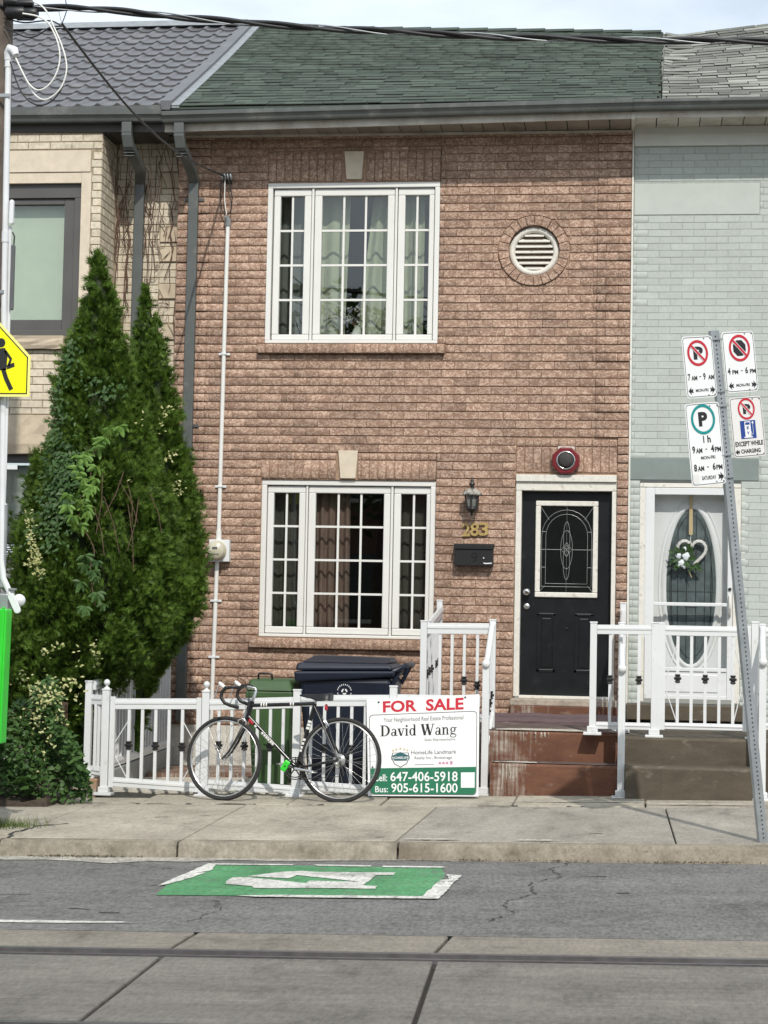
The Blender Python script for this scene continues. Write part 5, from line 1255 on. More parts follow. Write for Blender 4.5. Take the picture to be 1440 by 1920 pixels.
b = MB(); b.hexa([(-2.16, -2.49, 1.117), (-1.40, -2.49, 1.117), (-1.40, -1.76, 1.117), (-2.16, -1.76, 1.117), (-2.08, -2.30, 1.172), (-1.42, -2.30, 1.165), (-1.42, -1.84, 1.165), (-2.08, -1.84, 1.172)]); b.build('lid_crown', M['navy'], lid, bevel=.02)
b = MB(); b.tube([(-1.36, -2.50, 1.05), (-1.275, -2.48, 1.095), (-1.262, -2.40, 1.105), (-1.262, -1.85, 1.105), (-1.275, -1.77, 1.095), (-1.36, -1.75, 1.05)], .022, 8); b.tube([(-1.37, -2.46, .93), (-1.30, -2.46, 1.07)], .02, 6); b.tube([(-1.37, -1.79, .93), (-1.30, -1.79, 1.07)], .02, 6); b.build('handle', M['navy'], bb)
for y in (-2.50, -1.76): MB().lathe([(.12, -.03), (.135, 0), (.12, .03)], (-1.40, y, .14), (0, 1, 0), 18).build('wheel', M['black'], bb)
lg = MB()
def bplace(u, v): z = .872 + v; return (-1.775 + u, -2.42 - .10 * (z - .06) / .94 - .008, z)
for k in range(3):
    a0 = 90 + k * 120; A = ring_pts(0, 0, .020, .020, 5, a0 + 20, a0 + 105); put_stroke(lg, A, .013, bplace)
for k in range(22):
    if k in (0, 11): continue
    a = 2 * math.pi * k / 22; u, v = .060 * math.cos(a), .060 * math.sin(a); put_poly(lg, [(u - .0035, v - .006), (u + .0035, v - .006), (u + .0035, v + .006), (u - .0035, v + .006)], bplace)
lg.build('recycling_mark', M['signwhite'], bb)

# ================================================================ for-sale board
ql = [(-1.468, -3.125, .040), (-.556, -3.125, .062), (-.568, -3.045, .895)]
_n = (Vector(ql[1]) - Vector(ql[0])).cross(Vector(ql[2]) - Vector(ql[0])); _q = Vector((-1.508, 0, .829)) - Vector(ql[0])
ql.append((-1.508, -(_n.x * _q.x + _n.z * _q.z) / _n.y + ql[0][1], .829))       # fourth corner in the plane of the other three
def quad_place(q, off):
    q = [Vector(p) for p in q]; n = (q[1] - q[0]).cross(q[3] - q[0]).normalized()
    if n.y > 0: n = -n
    return lambda u, v: (q[0] * (1 - u) * (1 - v) + q[1] * u * (1 - v) + q[2] * u * v + q[3] * (1 - u) * v) + n * off
sb = thing('sale_sign', 'white and green for sale board leaning on the fence beside the stoop', 'sign', (-1.03, -3.1, .05))
f0, f1 = quad_place(ql, 0), quad_place(ql, -.012)
cs = [(0, 0), (1, 0), (1, 1), (0, 1)]
pan = MB().hexa([f0(0, 0), f0(1, 0), f1(1, 0), f1(0, 0), f0(0, 1), f0(1, 1), f1(1, 1), f1(0, 1)]).build('board', M['signwhite'], sb)
f2 = quad_place(ql, .0012); f3 = quad_place(ql, .0024)
b = MB(); A = rrect(.020, .982, .012, .838, .035, .04, 6); B = rrect(.0255, .9765, .0185, .8315, .031, .036, 6); n = len(A)
b.add([f2(*p) for p in A] + [f2(*p) for p in B], [(i, (i + 1) % n, n + (i + 1) % n, n + i) for i in range(n)]); b.build('border_line', M['greyink'], pan)
b = MB(); G_ = [(.0265, .283), (.9755, .289)] + [p for p in rrect(.0265, .9755, .0195, .5, .031, .036, 6) if p[1] < .3][::-1]
G_ = [(.0265, .283)] + [p for p in rrect(.0265, .9755, .0195, .5, .031, .036, 6)[12:]][:] + [(.9755, .289)]
G_ = [p for p in G_ if p[1] < .3]; put_poly(b, G_, f2); b.build('green_band', M['greenink'], pan)
b = MB(); put_text(b, 'FOR  SALE', f2, .145, .862, .855, .975, .03); b.build('lettering', M['redink'], pan)
for t_, bx_, bo_ in (('Your Neighborhood Real Estate Professional', (.15, .86, .745, .800), 0), ('Sales Representative', (.515, .79, .545, .578), 0), ('HomeLife Landmark', (.395, .80, .420, .460), .006), ('Realty Inc., Brokerage', (.425, .76, .362, .398), .003)):
    b = MB(); put_text(b, t_, f2, *bx_, bo_); b.build('lettering', M['greyink'], pan)
b = MB(); put_poly(b, [(.425, .313), (.60, .313), (.60, .318), (.425, .318)], f2); b.build('rule_line', M['greyink'], pan)
nm = MB()                                                            # the large serif name
def glyphs(x, base, s, asp, seq):
    def pl(gx): return lambda a, c: f2(gx + a * s / asp, base + c * s)
    def st(gx, pts, wd): put_stroke(nm, pts, wd * 1.12, pl(gx))
    def rc(gx, a, c, d, e): put_poly(nm, [(a, d), (c, d), (c, e), (a, e)], pl(gx))
    def ring(gx, cx, cy, rx, ry, wx, wy, a0=0, a1=360):
        A = ring_pts(cx, cy, rx, ry, 20, a0, a1); B = ring_pts(cx, cy, rx - wx, ry - wy, 20, a0, a1); m = len(A)
        nm.add([pl(gx)(*p) for p in A] + [pl(gx)(*p) for p in B], [(i, i + 1, m + i + 1, m + i) for i in range(m - 1)])
    for chh in seq:
        g = x
        if chh == 'D':
            rc(g, .12, .30, 0, 1); rc(g, 0, .42, 0, .05); rc(g, 0, .42, .95, 1); ring(g, .36, .5, .52, .5, .20, .06, -90, 90); rc(g, .3, .37, .945, 1); rc(g, .3, .37, 0, .055); x += .96 * s / asp
        elif chh == 'a':
            rc(g, .36, .50, .08, .48); ring(g, .28, .45, .22, .22, .13, .06, 0, 160); ring(g, .24, .18, .22, .20, .13, .06); rc(g, .46, .60, 0, .06); rc(g, .42, .50, 0, .1); x += .62 * s / asp
        elif chh == 'v':
            st(g, [(.10, .66), (.32, 0)], .15); st(g, [(.34, 0), (.53, .66)], .06); rc(g, -.02, .27, .62, .67); rc(g, .40, .64, .62, .67); x += .66 * s / asp
        elif chh == 'i':
            rc(g, .08, .23, 0, .66); rc(g, 0, .31, 0, .05); rc(g, 0, .2, .61, .66); put_poly(nm, ring_pts(.155, .88, .095, .1, 12)[:-1], pl(g)); x += .38 * s / asp
        elif chh == 'd':
            ring(g, .28, .33, .27, .345, .15, .06); rc(g, .42, .56, 0, 1); rc(g, .32, .5, .95, 1); rc(g, .5, .64, 0, .05); x += .72 * s / asp
        elif chh == ' ': x += .34 * s / asp
        elif chh == 'W':
            st(g, [(.12, 1), (.36, 0)], .19); st(g, [(.37, 0), (.60, .97)], .07); st(g, [(.55, 1), (.82, 0)], .19); st(g, [(.83, 0), (1.10, 1)], .07); rc(g, -.02, .32, .95, 1); rc(g, .42, .74, .95, 1); rc(g, .95, 1.24, .95, 1); x += 1.26 * s / asp
        elif chh == 'n':
            rc(g, .08, .23, 0, .66); rc(g, 0, .31, 0, .05); rc(g, 0, .2, .61, .66); ring(g, .37, .42, .20, .25, .14, .07, 0, 150); rc(g, .43, .57, 0, .44); rc(g, .36, .66, 0, .05); x += .72 * s / asp
        elif chh == 'g':
            ring(g, .28, .44, .24, .235, .13, .055); ring(g, .30, -.10, .29, .17, .07, .06); st(g, [(.12, .22), (.10, .12), (.25, .07), (.46, .03)], .09); rc(g, .44, .62, .58, .645); x += .64 * s / asp
    return x
glyphs(.118, .612, .112, 1.13, 'David Wang'); nm.build('lettering', M['ink'], pan)
for t_, bx_ in (('Cell:', (.055, .175, .150, .222)), ('647-406-5918', (.205, .812, .148, .245)), ('Bus:', (.065, .182, .036, .100)), ('905-615-1600', (.212, .812, .036, .130))):
    b = MB(); put_text(b, t_, f3, *bx_, .012); b.build('lettering', M['signwhite'], pan)
b = MB(); shd = [(.222, .44), (.372, .44), (.376, .38), (.355, .325), (.297, .288), (.240, .325), (.218, .38)]; put_poly(b, shd, f2); b.build('badge', M['greyink'], pan)
b = MB(); shi = [(.229, .434), (.365, .434), (.368, .382), (.350, .331), (.297, .297), (.245, .331), (.226, .382)]; put_poly(b, shi, f3); b.build('badge_face', M['signwhite'], pan)
f4 = quad_place(ql, .0036); f5 = quad_place(ql, .0048)
b = MB(); put_poly(b, [(.215, .405), (.297, .447), (.380, .405), (.380, .372), (.355, .372), (.355, .358), (.240, .358), (.240, .372), (.215, .372)], f4); b.build('badge_house', simple('deep_teal_print', (.02, .10, .11), .5, 0, 3), pan)
b = MB(); put_text(b, 'HOMELIFE', f5, .222, .373, .376, .400, .01); b.build('lettering', M['signwhite'], pan)
b = MB()
for i, (u, v) in enumerate(((.232, .462), (.262, .472), (.297, .480), (.332, .472), (.362, .462))):
    put_poly(b, [(u + (.013 if k % 2 == 0 else .0055) * math.cos(math.pi / 2 + k * math.pi / 5), v + (.016 if k % 2 == 0 else .0065) * math.sin(math.pi / 2 + k * math.pi / 5)) for k in range(10)], f2)
b.build('stars', M['goldink'], pan)
b = MB()
pk_ = simple('dusty_pink_print', (.5, .25, .35), .5, 0, 3)
for u in (.64, .672, .704): b = MB(); put_poly(b, [(u, .318), (u + .024, .318), (u + .024, .334), (u + .012, .345), (u, .334)], f2); b.build('small_mark', pk_, pan)
b = MB(); put_poly(b, [(.742, .315), (.766, .315), (.766, .348), (.742, .348)], f2); b.build('small_mark', pk_, pan)
b = MB(); put_poly(b, [(.842, .085), (.965, .085), (.965, .235), (.842, .235)], f3); b.build('blank_square', M['signwhite'], pan)
b = MB()
for u, v in ((.108, .965), (.875, .975), (.045, .295)): put_poly(b, ring_pts(u, v, .009, .010, 10)[:-1], f3)
b.build('screw_holes', M['ink'], pan)

# ================================================================ things on the pink wall
lt = thing('wall_lantern', 'weathered black carriage lantern on the brick between window and black door', 'lamp', (-.905, -.1, 2.7))
lx, ly = -.905, -.125
MB().lathe([(.062, 2.735), (.050, 2.60)], (lx, ly, 0), (0, 0, 1), 6, False).build('lamp_glass', M['lampglass'], lt)
b = MB()
for k in range(6):
    a = math.pi / 3 * k + .5; b.bar((lx + .072 * math.cos(a), ly + .072 * math.sin(a), 2.745), (lx + .054 * math.cos(a), ly + .054 * math.sin(a), 2.61), .014, .014)
b.lathe([(.058, 2.615), (.064, 2.625), (.056, 2.59), (.030, 2.575), (.010, 2.565), (.016, 2.552), (.002, 2.530)], (lx, ly, 0), (0, 0, 1), 12); b.build('cage', M['iron'], lt)
MB().lathe([(.100, 2.735), (.106, 2.744), (.088, 2.772), (.058, 2.795), (.026, 2.805)], (lx, ly, 0), (0, 0, 1), 6, False).build('lamp_roof', simple('peeling_grey_metal', (.34, .33, .29), .6, .3, 30, dirt=(.06, .06, .06), dscale=24, dlo=.5, dhi=.6), lt)
b = MB(); b.lathe([(.020, 2.798), (.012, 2.815), (.030, 2.842), (.030, 2.852), (.012, 2.868), (.020, 2.882), (.008, 2.895), (.002, 2.925)], (lx, ly, 0), (0, 0, 1), 10); b.build('finial', M['iron'], lt)
b = MB(); b.tube([(lx, ly, 2.82), (lx, ly + .05, 2.87), (lx, -.02, 2.84), (lx, -.015, 2.76)], .009, 6); b.box(lx - .035, lx + .035, -.020, -.003, 2.63, 2.79); b.build('bracket', M['iron'], lt)
hn = thing('house_number', 'brass house number 283 above the black mailbox', 'number', (-.88, 0, 2.41))
for chh, x0, x1, dz in (('2', -1.005, -.925, -.004), ('8', -.925, -.838, 0), ('3', -.838, -.742, .004)):
    V, F = text_data(chh, .02); b = MB(); wz = .132
    fr_ = [(x0 + (x1 - x0) * a, -.026, 2.342 + dz + wz * c) for a, c in V]; bkp = [(x, -.012, z) for x, y, z in fr_]; b.add(fr_, F); b.add(bkp, F)
    eg = {}
    for f in F:
        for i in range(len(f)):
            e = (f[i], f[(i + 1) % len(f)]); k = tuple(sorted(e)); eg[k] = eg.get(k, 0) + 1
    n = len(fr_); b.add(fr_ + bkp, [(a, c, n + c, n + a) for (a, c), v in eg.items() if v == 1]); b.build('digit', M['brass'], hn)
mb_ = thing('mailbox', 'black wall mailbox with a faded 9 below the brass number', 'mailbox', (-.88, -.06, 2.15))
box('box_body', M['black'], mb_, -1.068, -.690, -.105, -.004, 2.045, 2.215, .008)
b = MB(); b.prism([(-.004, 2.268), (-.10, 2.262), (-.118, 2.245), (-.118, 2.212), (-.112, 2.212), (-.112, 2.240), (-.004, 2.242)], (-1.076, 0, 0), (0, 1, 0), (0, 0, 1), .394, (1, 0, 0)); b.build('lid', M['black'], mb_)
b = MB(); put_text(b, '9', lambda u, v: (-.905 + u, -.1062, 2.075 + v), 0, .062, 0, .105); b.build('numeral', simple('dull_black_mark', (.004, .004, .004), .9, 0, 3), mb_)
b = MB(); b.add([(-.785, -.1065, 2.072), (-.76, -.1065, 2.066), (-.70, -.1065, 2.070), (-.702, -.1065, 2.080), (-.76, -.1065, 2.076), (-.783, -.1065, 2.080)], [(0, 1, 2, 3, 4, 5)]); b.add([(-.788, -.1065, 2.120), (-.776, -.1065, 2.120), (-.776, -.1065, 2.130), (-.788, -.1065, 2.130)], [(0, 1, 2, 3)]); b.build('white_scratch', M['signwhite'], mb_)
al = thing('alarm_bell', 'maroon octagonal alarm bell box over the black door', 'alarm', (.005, -.05, 3.09))
box('back_plate', M['oldwhite'], al, -.075, .085, -.022, -.004, 3.12, 3.235, .003)
oc8 = [(.145 * math.cos(math.pi / 8 + k * math.pi / 4), .140 * math.sin(math.pi / 8 + k * math.pi / 4)) for k in range(8)]
MB().prism(oc8, (.005, -.075, 3.093), d=.052).build('case', M['red'], al, bevel=.012)
MB().lathe([(.094, .0), (.092, .010), (.084, .014), (.078, .010), (.076, .0)], (.005, -.075, 3.093), (0, -1, 0), 28).build('chrome_ring', M['chrome'], al)
MB().lathe([(.078, .0), (.070, .022), (.045, .030), (.001, .033)], (.005, -.075, 3.093), (0, -1, 0), 24).build('grille', simple('dusty_black', (.03, .028, .026), .7, .3, 20), al)
mt = thing('electric_meter', 'round electric meter with tall white conduit on the pink brick', 'meter', (-3.44, -.05, 2.15))
box('meter_box', M['pvc'], mt, -3.532, -3.325, -.085, -.004, 2.05, 2.27, .006)
MB().lathe([(.098, 0), (.098, .02), (.090, .024), (.090, .085), (.080, .1), (.001, .105)], (-3.448, -.085, 2.16), (0, -1, 0), 28).build('meter_dome', simple('cream_meter_face', (.50, .47, .36), .2, .06, 9, spec=.7), mt)
b = MB(); b.box(-3.475, -3.425, -.1925, -.186, 2.170, 2.192); b.box(-3.49, -3.405, -.1915, -.186, 2.118, 2.124); b.build('dial', M['greyink'], mt)
b = MB(); b.tube([(-3.428, -.038, 5.46), (-3.437, -.038, 4.16), (-3.446, -.038, 2.27)], .0215, 10); b.tube([(-3.455, -.038, 2.05), (-3.478, -.038, .45)], .0215, 10); b.tube([(-3.445, -.038, 2.36), (-3.4455, -.038, 2.27)], .029, 10); cdt = b.build('conduit', M['white'], mt)
for x, z in ((-3.436, 4.14), (-3.442, 2.805), (-3.462, 1.66), (-3.47, 1.1)):
    b = MB(); b.box(x - .058, x + .058, -.020, -.008, z - .012, z + .012); b.box(x - .027, x + .027, -.064, -.010, z - .011, z + .011); b.build('clamp', M['pvc'], cdt, bevel=.003)
b = MB(); b.tube([(-3.428, -.038, 5.44), (-3.428, -.045, 5.50), (-3.44, -.08, 5.53)], [.030, .034, .020], 10); b.build('weather_head', M['galv'], mt)
ins = thing('wall_insulator', 'ribbed grey insulator on the brick where the service cable ends', 'insulator', (-3.45, -.08, 5.93))
b = MB()
for k in range(4): b.lathe([(.018, 0), (.042, .008), (.042, .018), (.018, .026)], (-3.50 + k * .030, -.085, 5.935), (1, 0, .12), 12)
b.build('porcelain', M['galv'], ins); box('bracket', M['iron'], ins, -3.49, -3.40, -.06, -.004, 5.88, 5.91)
b = MB(); b.tube([(-3.50, -.08, 5.90), (-3.51, -.06, 5.75), (-3.49, -.06, 5.60), (-3.45, -.06, 5.53)], .006, 5); b.tube([(-3.42, -.08, 5.90), (-3.385, -.06, 5.72), (-3.40, -.06, 5.58), (-3.44, -.06, 5.53)], .006, 5); b.build('drip_loops', M['cable'], ins)
MB().tube([(-3.46, -.08, 5.90), (-3.465, -.06, 5.70), (-3.44, -.06, 5.56)], .006, 5).build('drip_loops', M['whitecable'], ins)
# dried flowers standing inside the upstairs window
vs = thing('flower_vase', 'vase of pale dried flowers inside the upstairs window', 'vase', (-2.2, .18, 4.3))
MB().lathe([(.03, 0), (.055, .03), (.06, .09), (.03, .15), (.036, .17)], (-2.12, .19, 4.29), (0, 0, 1), 14).build('vase_body', M['oldwhite'], vs)
b = MB(); l2 = MB()
for i in range(22):
    a = random.uniform(-1, 1); tip = (-2.14 + a * .20 - .12, .17 + random.uniform(-.03, .03), 4.48 + random.uniform(0, .16)); b.tube([(-2.12, .19, 4.44), ((-2.12 + tip[0]) / 2, .18, 4.53), tip], .003, 4)
    for k in range(3): leafquad(l2, tip, (random.uniform(-1, 1), -.2, random.uniform(-.5, 1)), .035, (0, -1, 0), .4)
b.build('stems', M['twig'], vs); l2.build('petals', M['offwhite'], vs)

# ================================================================ leaning signpost with four parking signs
sp = thing('sign_post', 'leaning perforated steel post carrying four parking signs at the kerb', 'signpost', (1.583, -5.77, .04))
ya_, th_ = math.radians(36), math.radians(7.6)
e1 = Vector((math.cos(ya_), math.sin(ya_), 0)); en = Vector((math.sin(ya_), -math.cos(ya_), 0)); pa = Vector((0, 0, 1)) * math.cos(th_) - e1 * math.sin(th_); ra = e1 * math.cos(th_) + Vector((0, 0, 1)) * math.sin(th_)
PB = Vector((1.583, -5.77, .04))
def sl(r, p, o=0): return PB + ra * r + pa * p + en * o
b = MB()
W2 = .024
for q in ((-W2, W2, -.002, .002), (-W2 - .012, -W2, -.024, .002), (W2, W2 + .012, -.024, .002)):
    v = []
    for p in (-.15, 3.46): v += [sl(q[0], p, q[3]), sl(q[1], p, q[3]), sl(q[1], p, q[2]), sl(q[0], p, q[2])]
    b.hexa(v)
pst = b.build('post', M['galv'], sp)
b = MB()
for i in range(114):
    c = .03 + i * .030
    b.add([sl(.0065 * math.cos(k * math.pi / 4), c + .0065 * math.sin(k * math.pi / 4), .0028) for k in range(8)], [tuple(range(8))])
b.build('post_holes', M['ink'], pst, kind='stuff')
def signplate(r0, r1, p0, p1, m, off=.014):
    wdt, hgt = r1 - r0, p1 - p0
    def pl(k): return lambda u, v: sl(r0 + u * wdt, p0 + v * hgt, off + k * .0012)
    A = rrect(0, 1, 0, 1, .028 / wdt, .028 / hgt, 5); b = MB(); n = len(A)
    b.add([pl(0)(*q) for q in A] + [pl(-2.5)(*q) for q in A], [tuple(range(n)), tuple(range(2 * n - 1, n - 1, -1))] + [(i, n + i, n + (i + 1) % n, (i + 1) % n) for i in range(n)])
    o = b.build('sign', m, sp)
    b = MB(); k0, k1 = .007, .0105
    A = rrect(k0 / wdt, 1 - k0 / wdt, k0 / hgt, 1 - k0 / hgt, .024 / wdt, .024 / hgt, 5); B = rrect(k1 / wdt, 1 - k1 / wdt, k1 / hgt, 1 - k1 / hgt, .021 / wdt, .021 / hgt, 5)
    b.add([pl(1)(*q) for q in A] + [pl(1)(*q) for q in B], [(i, (i + 1) % n, n + (i + 1) % n, n + i) for i in range(n)]); b.build('border_line', M['ink'], o)
    b = MB()
    for u, v in ((.72, .955), (.93, .955), (.72, .035), (.92, .035)): put_poly(b, [(u + .006 / wdt * math.cos(k), v + .006 / hgt * math.sin(k)) for k in range(6)], pl(1))
    b.build('bolt_heads', M['greyink'], o)
    return o, pl, wdt, hgt
def ringband(o, pl, wdt, hgt, cu, cv, R, t, m, name='symbol_ring', slash=False, k=2):
    b = MB(); A = ring_pts(cu, cv, R / wdt, R / hgt, 36)[:-1]; B = ring_pts(cu, cv, (R - t) / wdt, (R - t) / hgt, 36)[:-1]
    b.add([pl(k)(*q) for q in A] + [pl(k)(*q) for q in B], [(i, (i + 1) % 36, 36 + (i + 1) % 36, 36 + i) for i in range(36)]); b.build(name, m, o)
    if slash:
        c = .7071; q = R - t * .5; h = t * .46
        for hh, mm, kk in ((h + .0045, M['signwhite'], k + .5), (h, m, k + 1)):
            b = MB(); pts = [(-q * c - hh * c, q * c - hh * c), (-q * c + hh * c, q * c + hh * c), (q * c + hh * c, -q * c + hh * c), (q * c - hh * c, -q * c - hh * c)]
            if mm is M['signwhite']: pts = [(x * .9, y * .9) for x, y in pts]
            put_poly(b, [(cu + x / wdt, cv + y / hgt) for x, y in pts], pl(kk)); b.build('slash', mm, o)
def arrow(b, pl, u0, u1, v0, v1, left):
    P_ = [(0, .5), (.62, 1), (.50, .66), (1, .66 + .1), (.85, .5), (1, .24), (.50, .34), (.62, 0)]
    put_poly(b, [((u0 + (u1 - u0) * x if left else u1 - (u1 - u0) * x), v0 + (v1 - v0) * y) for x, y in P_], pl(1))
def texts(o, pl, items, m=None):
    for t_, u0, u1, v0, v1, bo in items:
        b = MB(); put_text(b, t_, pl(1), u0, u1, v0, v1, bo + .022); b.build('lettering', m or M['ink'], o)
o, pl, wd_, hg_ = signplate(-.296, -.040, 3.016, 3.429, M['signwhite'])
texts(o, pl, [('P', .34, .66, .62, .83, .03), ('7', .09, .17, .285, .395, .01), ('AM', .20, .39, .285, .36, .01), ('-', .46, .52, .335, .348, .01), ('9', .59, .67, .285, .395, .01), ('AM', .75, .94, .285, .36, .01), ('MON-FRI', .31, .72, .095, .145, 0)])
ringband(o, pl, wd_, hg_, .48, .725, .087, .018, M['redink'], slash=True)
b = MB(); arrow(b, pl, .07, .235, .05, .185, True); arrow(b, pl, .775, .94, .05, .185, False); b.build('arrows', M['ink'], o)
o, pl, wd_, hg_ = signplate(.041, .316, 3.033, 3.445, M['signwhite'])
b = MB(); put_poly(b, [(.52 + .058 / wd_ * math.cos(math.pi / 8 + k * math.pi / 4), .725 + .058 / hg_ * math.sin(math.pi / 8 + k * math.pi / 4)) for k in range(8)], pl(1)); b.build('stop_octagon', M['ink'], o)
ringband(o, pl, wd_, hg_, .52, .725, .091, .018, M['redink'], slash=True)
texts(o, pl, [('4', .09, .175, .30, .41, .01), ('PM', .23, .41, .30, .37, .01), ('-', .50, .56, .345, .358, .01), ('6', .635, .72, .30, .41, .01), ('PM', .78, .96, .30, .37, .01), ('MON-FRI', .315, .735, .09, .14, 0)])
b = MB(); arrow(b, pl, .08, .245, .045, .18, True); arrow(b, pl, .79, .955, .045, .18, False); b.build('arrows', M['ink'], o)
o, pl, wd_, hg_ = signplate(-.323, -.034, 2.430, 2.982, M['signwhite'])
texts(o, pl, [('P', .36, .62, .715, .89, .03), ('1', .44, .47, .515, .60, .01), ('h', .56, .66, .515, .60, .01), ('9', .10, .18, .395, .485, .012), ('AM', .20, .385, .395, .455, .012), ('-', .475, .53, .432, .443, .01), ('4', .64, .73, .395, .485, .012), ('PM', .75, .93, .395, .455, .012), ('MON-FRI', .33, .74, .315, .355, 0),
    ('8', .10, .185, .178, .265, .012), ('AM', .205, .39, .178, .238, .012), ('-', .475, .53, .215, .226, .01), ('6', .64, .725, .178, .265, .012), ('PM', .745, .925, .178, .238, .012), ('SATURDAY', .30, .72, .068, .115, 0)])
ringband(o, pl, wd_, hg_, .49, .80, .101, .019, M['tealink'])
b = MB(); arrow(b, pl, .775, .945, .035, .15, False); b.build('arrows', M['ink'], o)
b = MB(); put_poly(b, [(.055, .03), (.225, .03), (.225, .14), (.055, .14)], pl(1)); b.build('blank_sticker', M['signgrey'], o)
o, pl, wd_, hg_ = signplate(.052, .330, 2.592, 3.0, M['signgrey'])
texts(o, pl, [('P', .40, .64, .715, .88, .03), ('EXCEPT WHILE', .07, .93, .185, .265, .012), ('CHARGING', .225, .83, .065, .135, .012)])
ringband(o, pl, wd_, hg_, .505, .80, .073, .014, M['redink'], slash=True)
b = MB(); put_poly(b, [(.27, .305), (.745, .305), (.745, .605), (.27, .605)], pl(1)); b.build('blue_square', M['blueink'], o)
b = MB(); put_poly(b, [(.40, .335), (.585, .335), (.585, .59), (.40, .59)], pl(2)); put_poly(b, [(.36, .32), (.63, .32), (.63, .337), (.36, .337)], pl(2)); put_stroke(b, [(.585, .42), (.62, .36), (.655, .40), (.655, .56)], .010, pl(2)); put_poly(b, ring_pts(.655, .565, .028, .022, 8)[:-1], pl(2)); b.build('pump_symbol', M['signwhite'], o)
b = MB(); put_poly(b, [(.425, .535), (.56, .535), (.56, .575), (.425, .575)], pl(3)); b.build('pump_window', M['blueink'], o); texts(o, lambda k: pl(3), [('E', .46, .525, .46, .51, .01), ('V', .455, .53, .375, .425, .01)], M['blueink'])
b = MB(); arrow(b, pl, .05, .195, .045, .145, True); b.build('arrows', M['ink'], o)
b = MB()
for p in (3.40, 3.05, 2.95, 2.62, 2.47): b.bar(sl(-.05, p, .006), sl(.05, p, .006), .008, .02, en)
b.build('brackets', M['galv'], pst)

# ================================================================ utility pole at the left kerb
up_ = thing('utility_pole', 'weathered wooden utility pole with white conduits and a yellow school sign', 'pole', (-3.97, -5.75, -.1))
MB().tube([(-3.945, -5.75, -.3), (-3.95, -5.75, 1.0), (-3.965, -5.75, 4.0), (-3.972, -5.75, 9.0)], [.165, .160, .142, .125], 20).build('shaft', M['wood'], up_)
b = MB(); b.tube([(-3.813, -5.87, 5.46), (-3.802, -5.87, 4.54), (-3.792, -5.87, 3.9), (-3.771, -5.87, 2.8), (-3.757, -5.87, 2.2), (-3.752, -5.87, 1.86), (-3.735, -5.87, 1.73), (-3.68, -5.87, 1.62)], .0225, 10)
for z, x in ((5.45, -3.813), (4.18, -3.796)): b.tube([(x, -5.87, z - .05), (x, -5.87, z + .03)], .027, 10)
cd1 = b.build('conduit', M['pvc'], up_)
b = MB(); b.tube([(-3.813, -5.87, 5.45), (-3.813, -5.87, 5.505), (-3.795, -5.885, 5.53), (-3.765, -5.90, 5.515), (-3.745, -5.91, 5.475)], [.030, .034, .036, .034, .024], 10); b.build('weather_head', M['pvc'], cd1)
MB().tube([(-3.765, -5.86, 4.25), (-3.755, -5.86, 3.57), (-3.748, -5.86, 2.8), (-3.748, -5.86, 2.25)], .012, 8).build('conduit', M['pvc'], up_)
box('cable_guard', M['galv'], up_, -3.792, -3.722, -5.88, -5.84, 1.66, 2.26, .01)
for z in (5.19, 3.77, 1.95): box('strap', M['galv'], up_, -3.90, -3.785, -5.90, -5.89, z - .012, z + .012)
MB().prism(rrect(-3.763, -3.732, 4.255, 4.432, .0150, .015), (0, -5.905, 0), d=.03).build('junction_cover', M['pvc'], up_, bevel=.004)
MB().prism(rrect(-3.744, -3.718, 3.64, 4.11, .010, .012), (0, -5.895, 0), d=.03).build('slim_box', simple('dark_grey_box', (.10, .105, .11), .4, .1, 8), up_, bevel=.004)
MB().tube([(-3.74, -5.88, 4.20), (-3.725, -5.88, 4.17), (-3.728, -5.88, 4.11)], .006, 6).build('lead_wire', M['cable'], up_)
box('number_tag', M['pvc'], up_, -3.735, -3.660, -5.86, -5.855, 2.503, 2.536)
sc = MB(); c0, c1 = Vector((-3.655, -5.93, 1.600)), Vector((-3.608, -5.93, 1.505)); d_ = (c1 - c0).normalized(); n_ = Vector((d_.z, 0, -d_.x)); P_ = []
for i in range(9): a = math.pi * i / 8; P_.append(c0 + n_ * .024 * math.cos(a) - d_ * .024 * math.sin(a))
for i in range(9): a = math.pi * i / 8; P_.append(c1 - n_ * .024 * math.cos(a) + d_ * .024 * math.sin(a))
sc.prism([(p.x, p.z) for p in P_], (0, -5.93, 0), d=.02); sc.build('clamp_plate', M['pvc'], up_, bevel=.004)
MB().lathe([(.045, 0), (.042, .02), (.03, .035), (.001, .04)], (-3.620, -5.85, 1.575), (.5, -.8, 0), 16).build('round_cap', M['pvc'], up_)
MB().tube([(-3.66, -5.88, 1.66), (-3.66, -5.88, 1.60)], [.018, .014], 8).box(-3.685, -3.635, -5.9, -5.86, 1.645, 1.66).build('cable_clamp', M['galv'], up_)
MB().box(-3.76, -3.68, -5.92, -5.82, 1.49, 1.62).build('clamp_box', M['galv'], up_, bevel=.01)
# school sign (five-sided)
cx_ = -3.862
def pent(s): return [(cx_ - .303 * s, 3.012 + .0 + .3 * (1 - s)), (cx_ + .303 * s, 3.012 + .3 * (1 - s)), (cx_ + .303 * s, 3.30), (cx_, 3.30 + .32 * s), (cx_ - .303 * s, 3.30)]
def pent2(i): return [(cx_ - .303 + i, 3.012 + i), (cx_ + .303 - i, 3.012 + i), (cx_ + .303 - i, 3.30 - i * .42), (cx_, 3.615 - i * 1.42), (cx_ - .303 + i, 3.30 - i * .42)]
ss = MB().prism(pent2(0), (0, -5.945, 0), d=.004).build('school_sign', M['yellowedge'], up_)
MB().prism(pent2(.018), (0, -5.9463, 0), d=.001).build('border_line', M['ink'], ss); MB().prism(pent2(.026), (0, -5.9476, 0), d=.001).build('sign_face', M['yellow'], ss)
fg = MB(); fp = lambda u, v: (u, -5.9488, v)
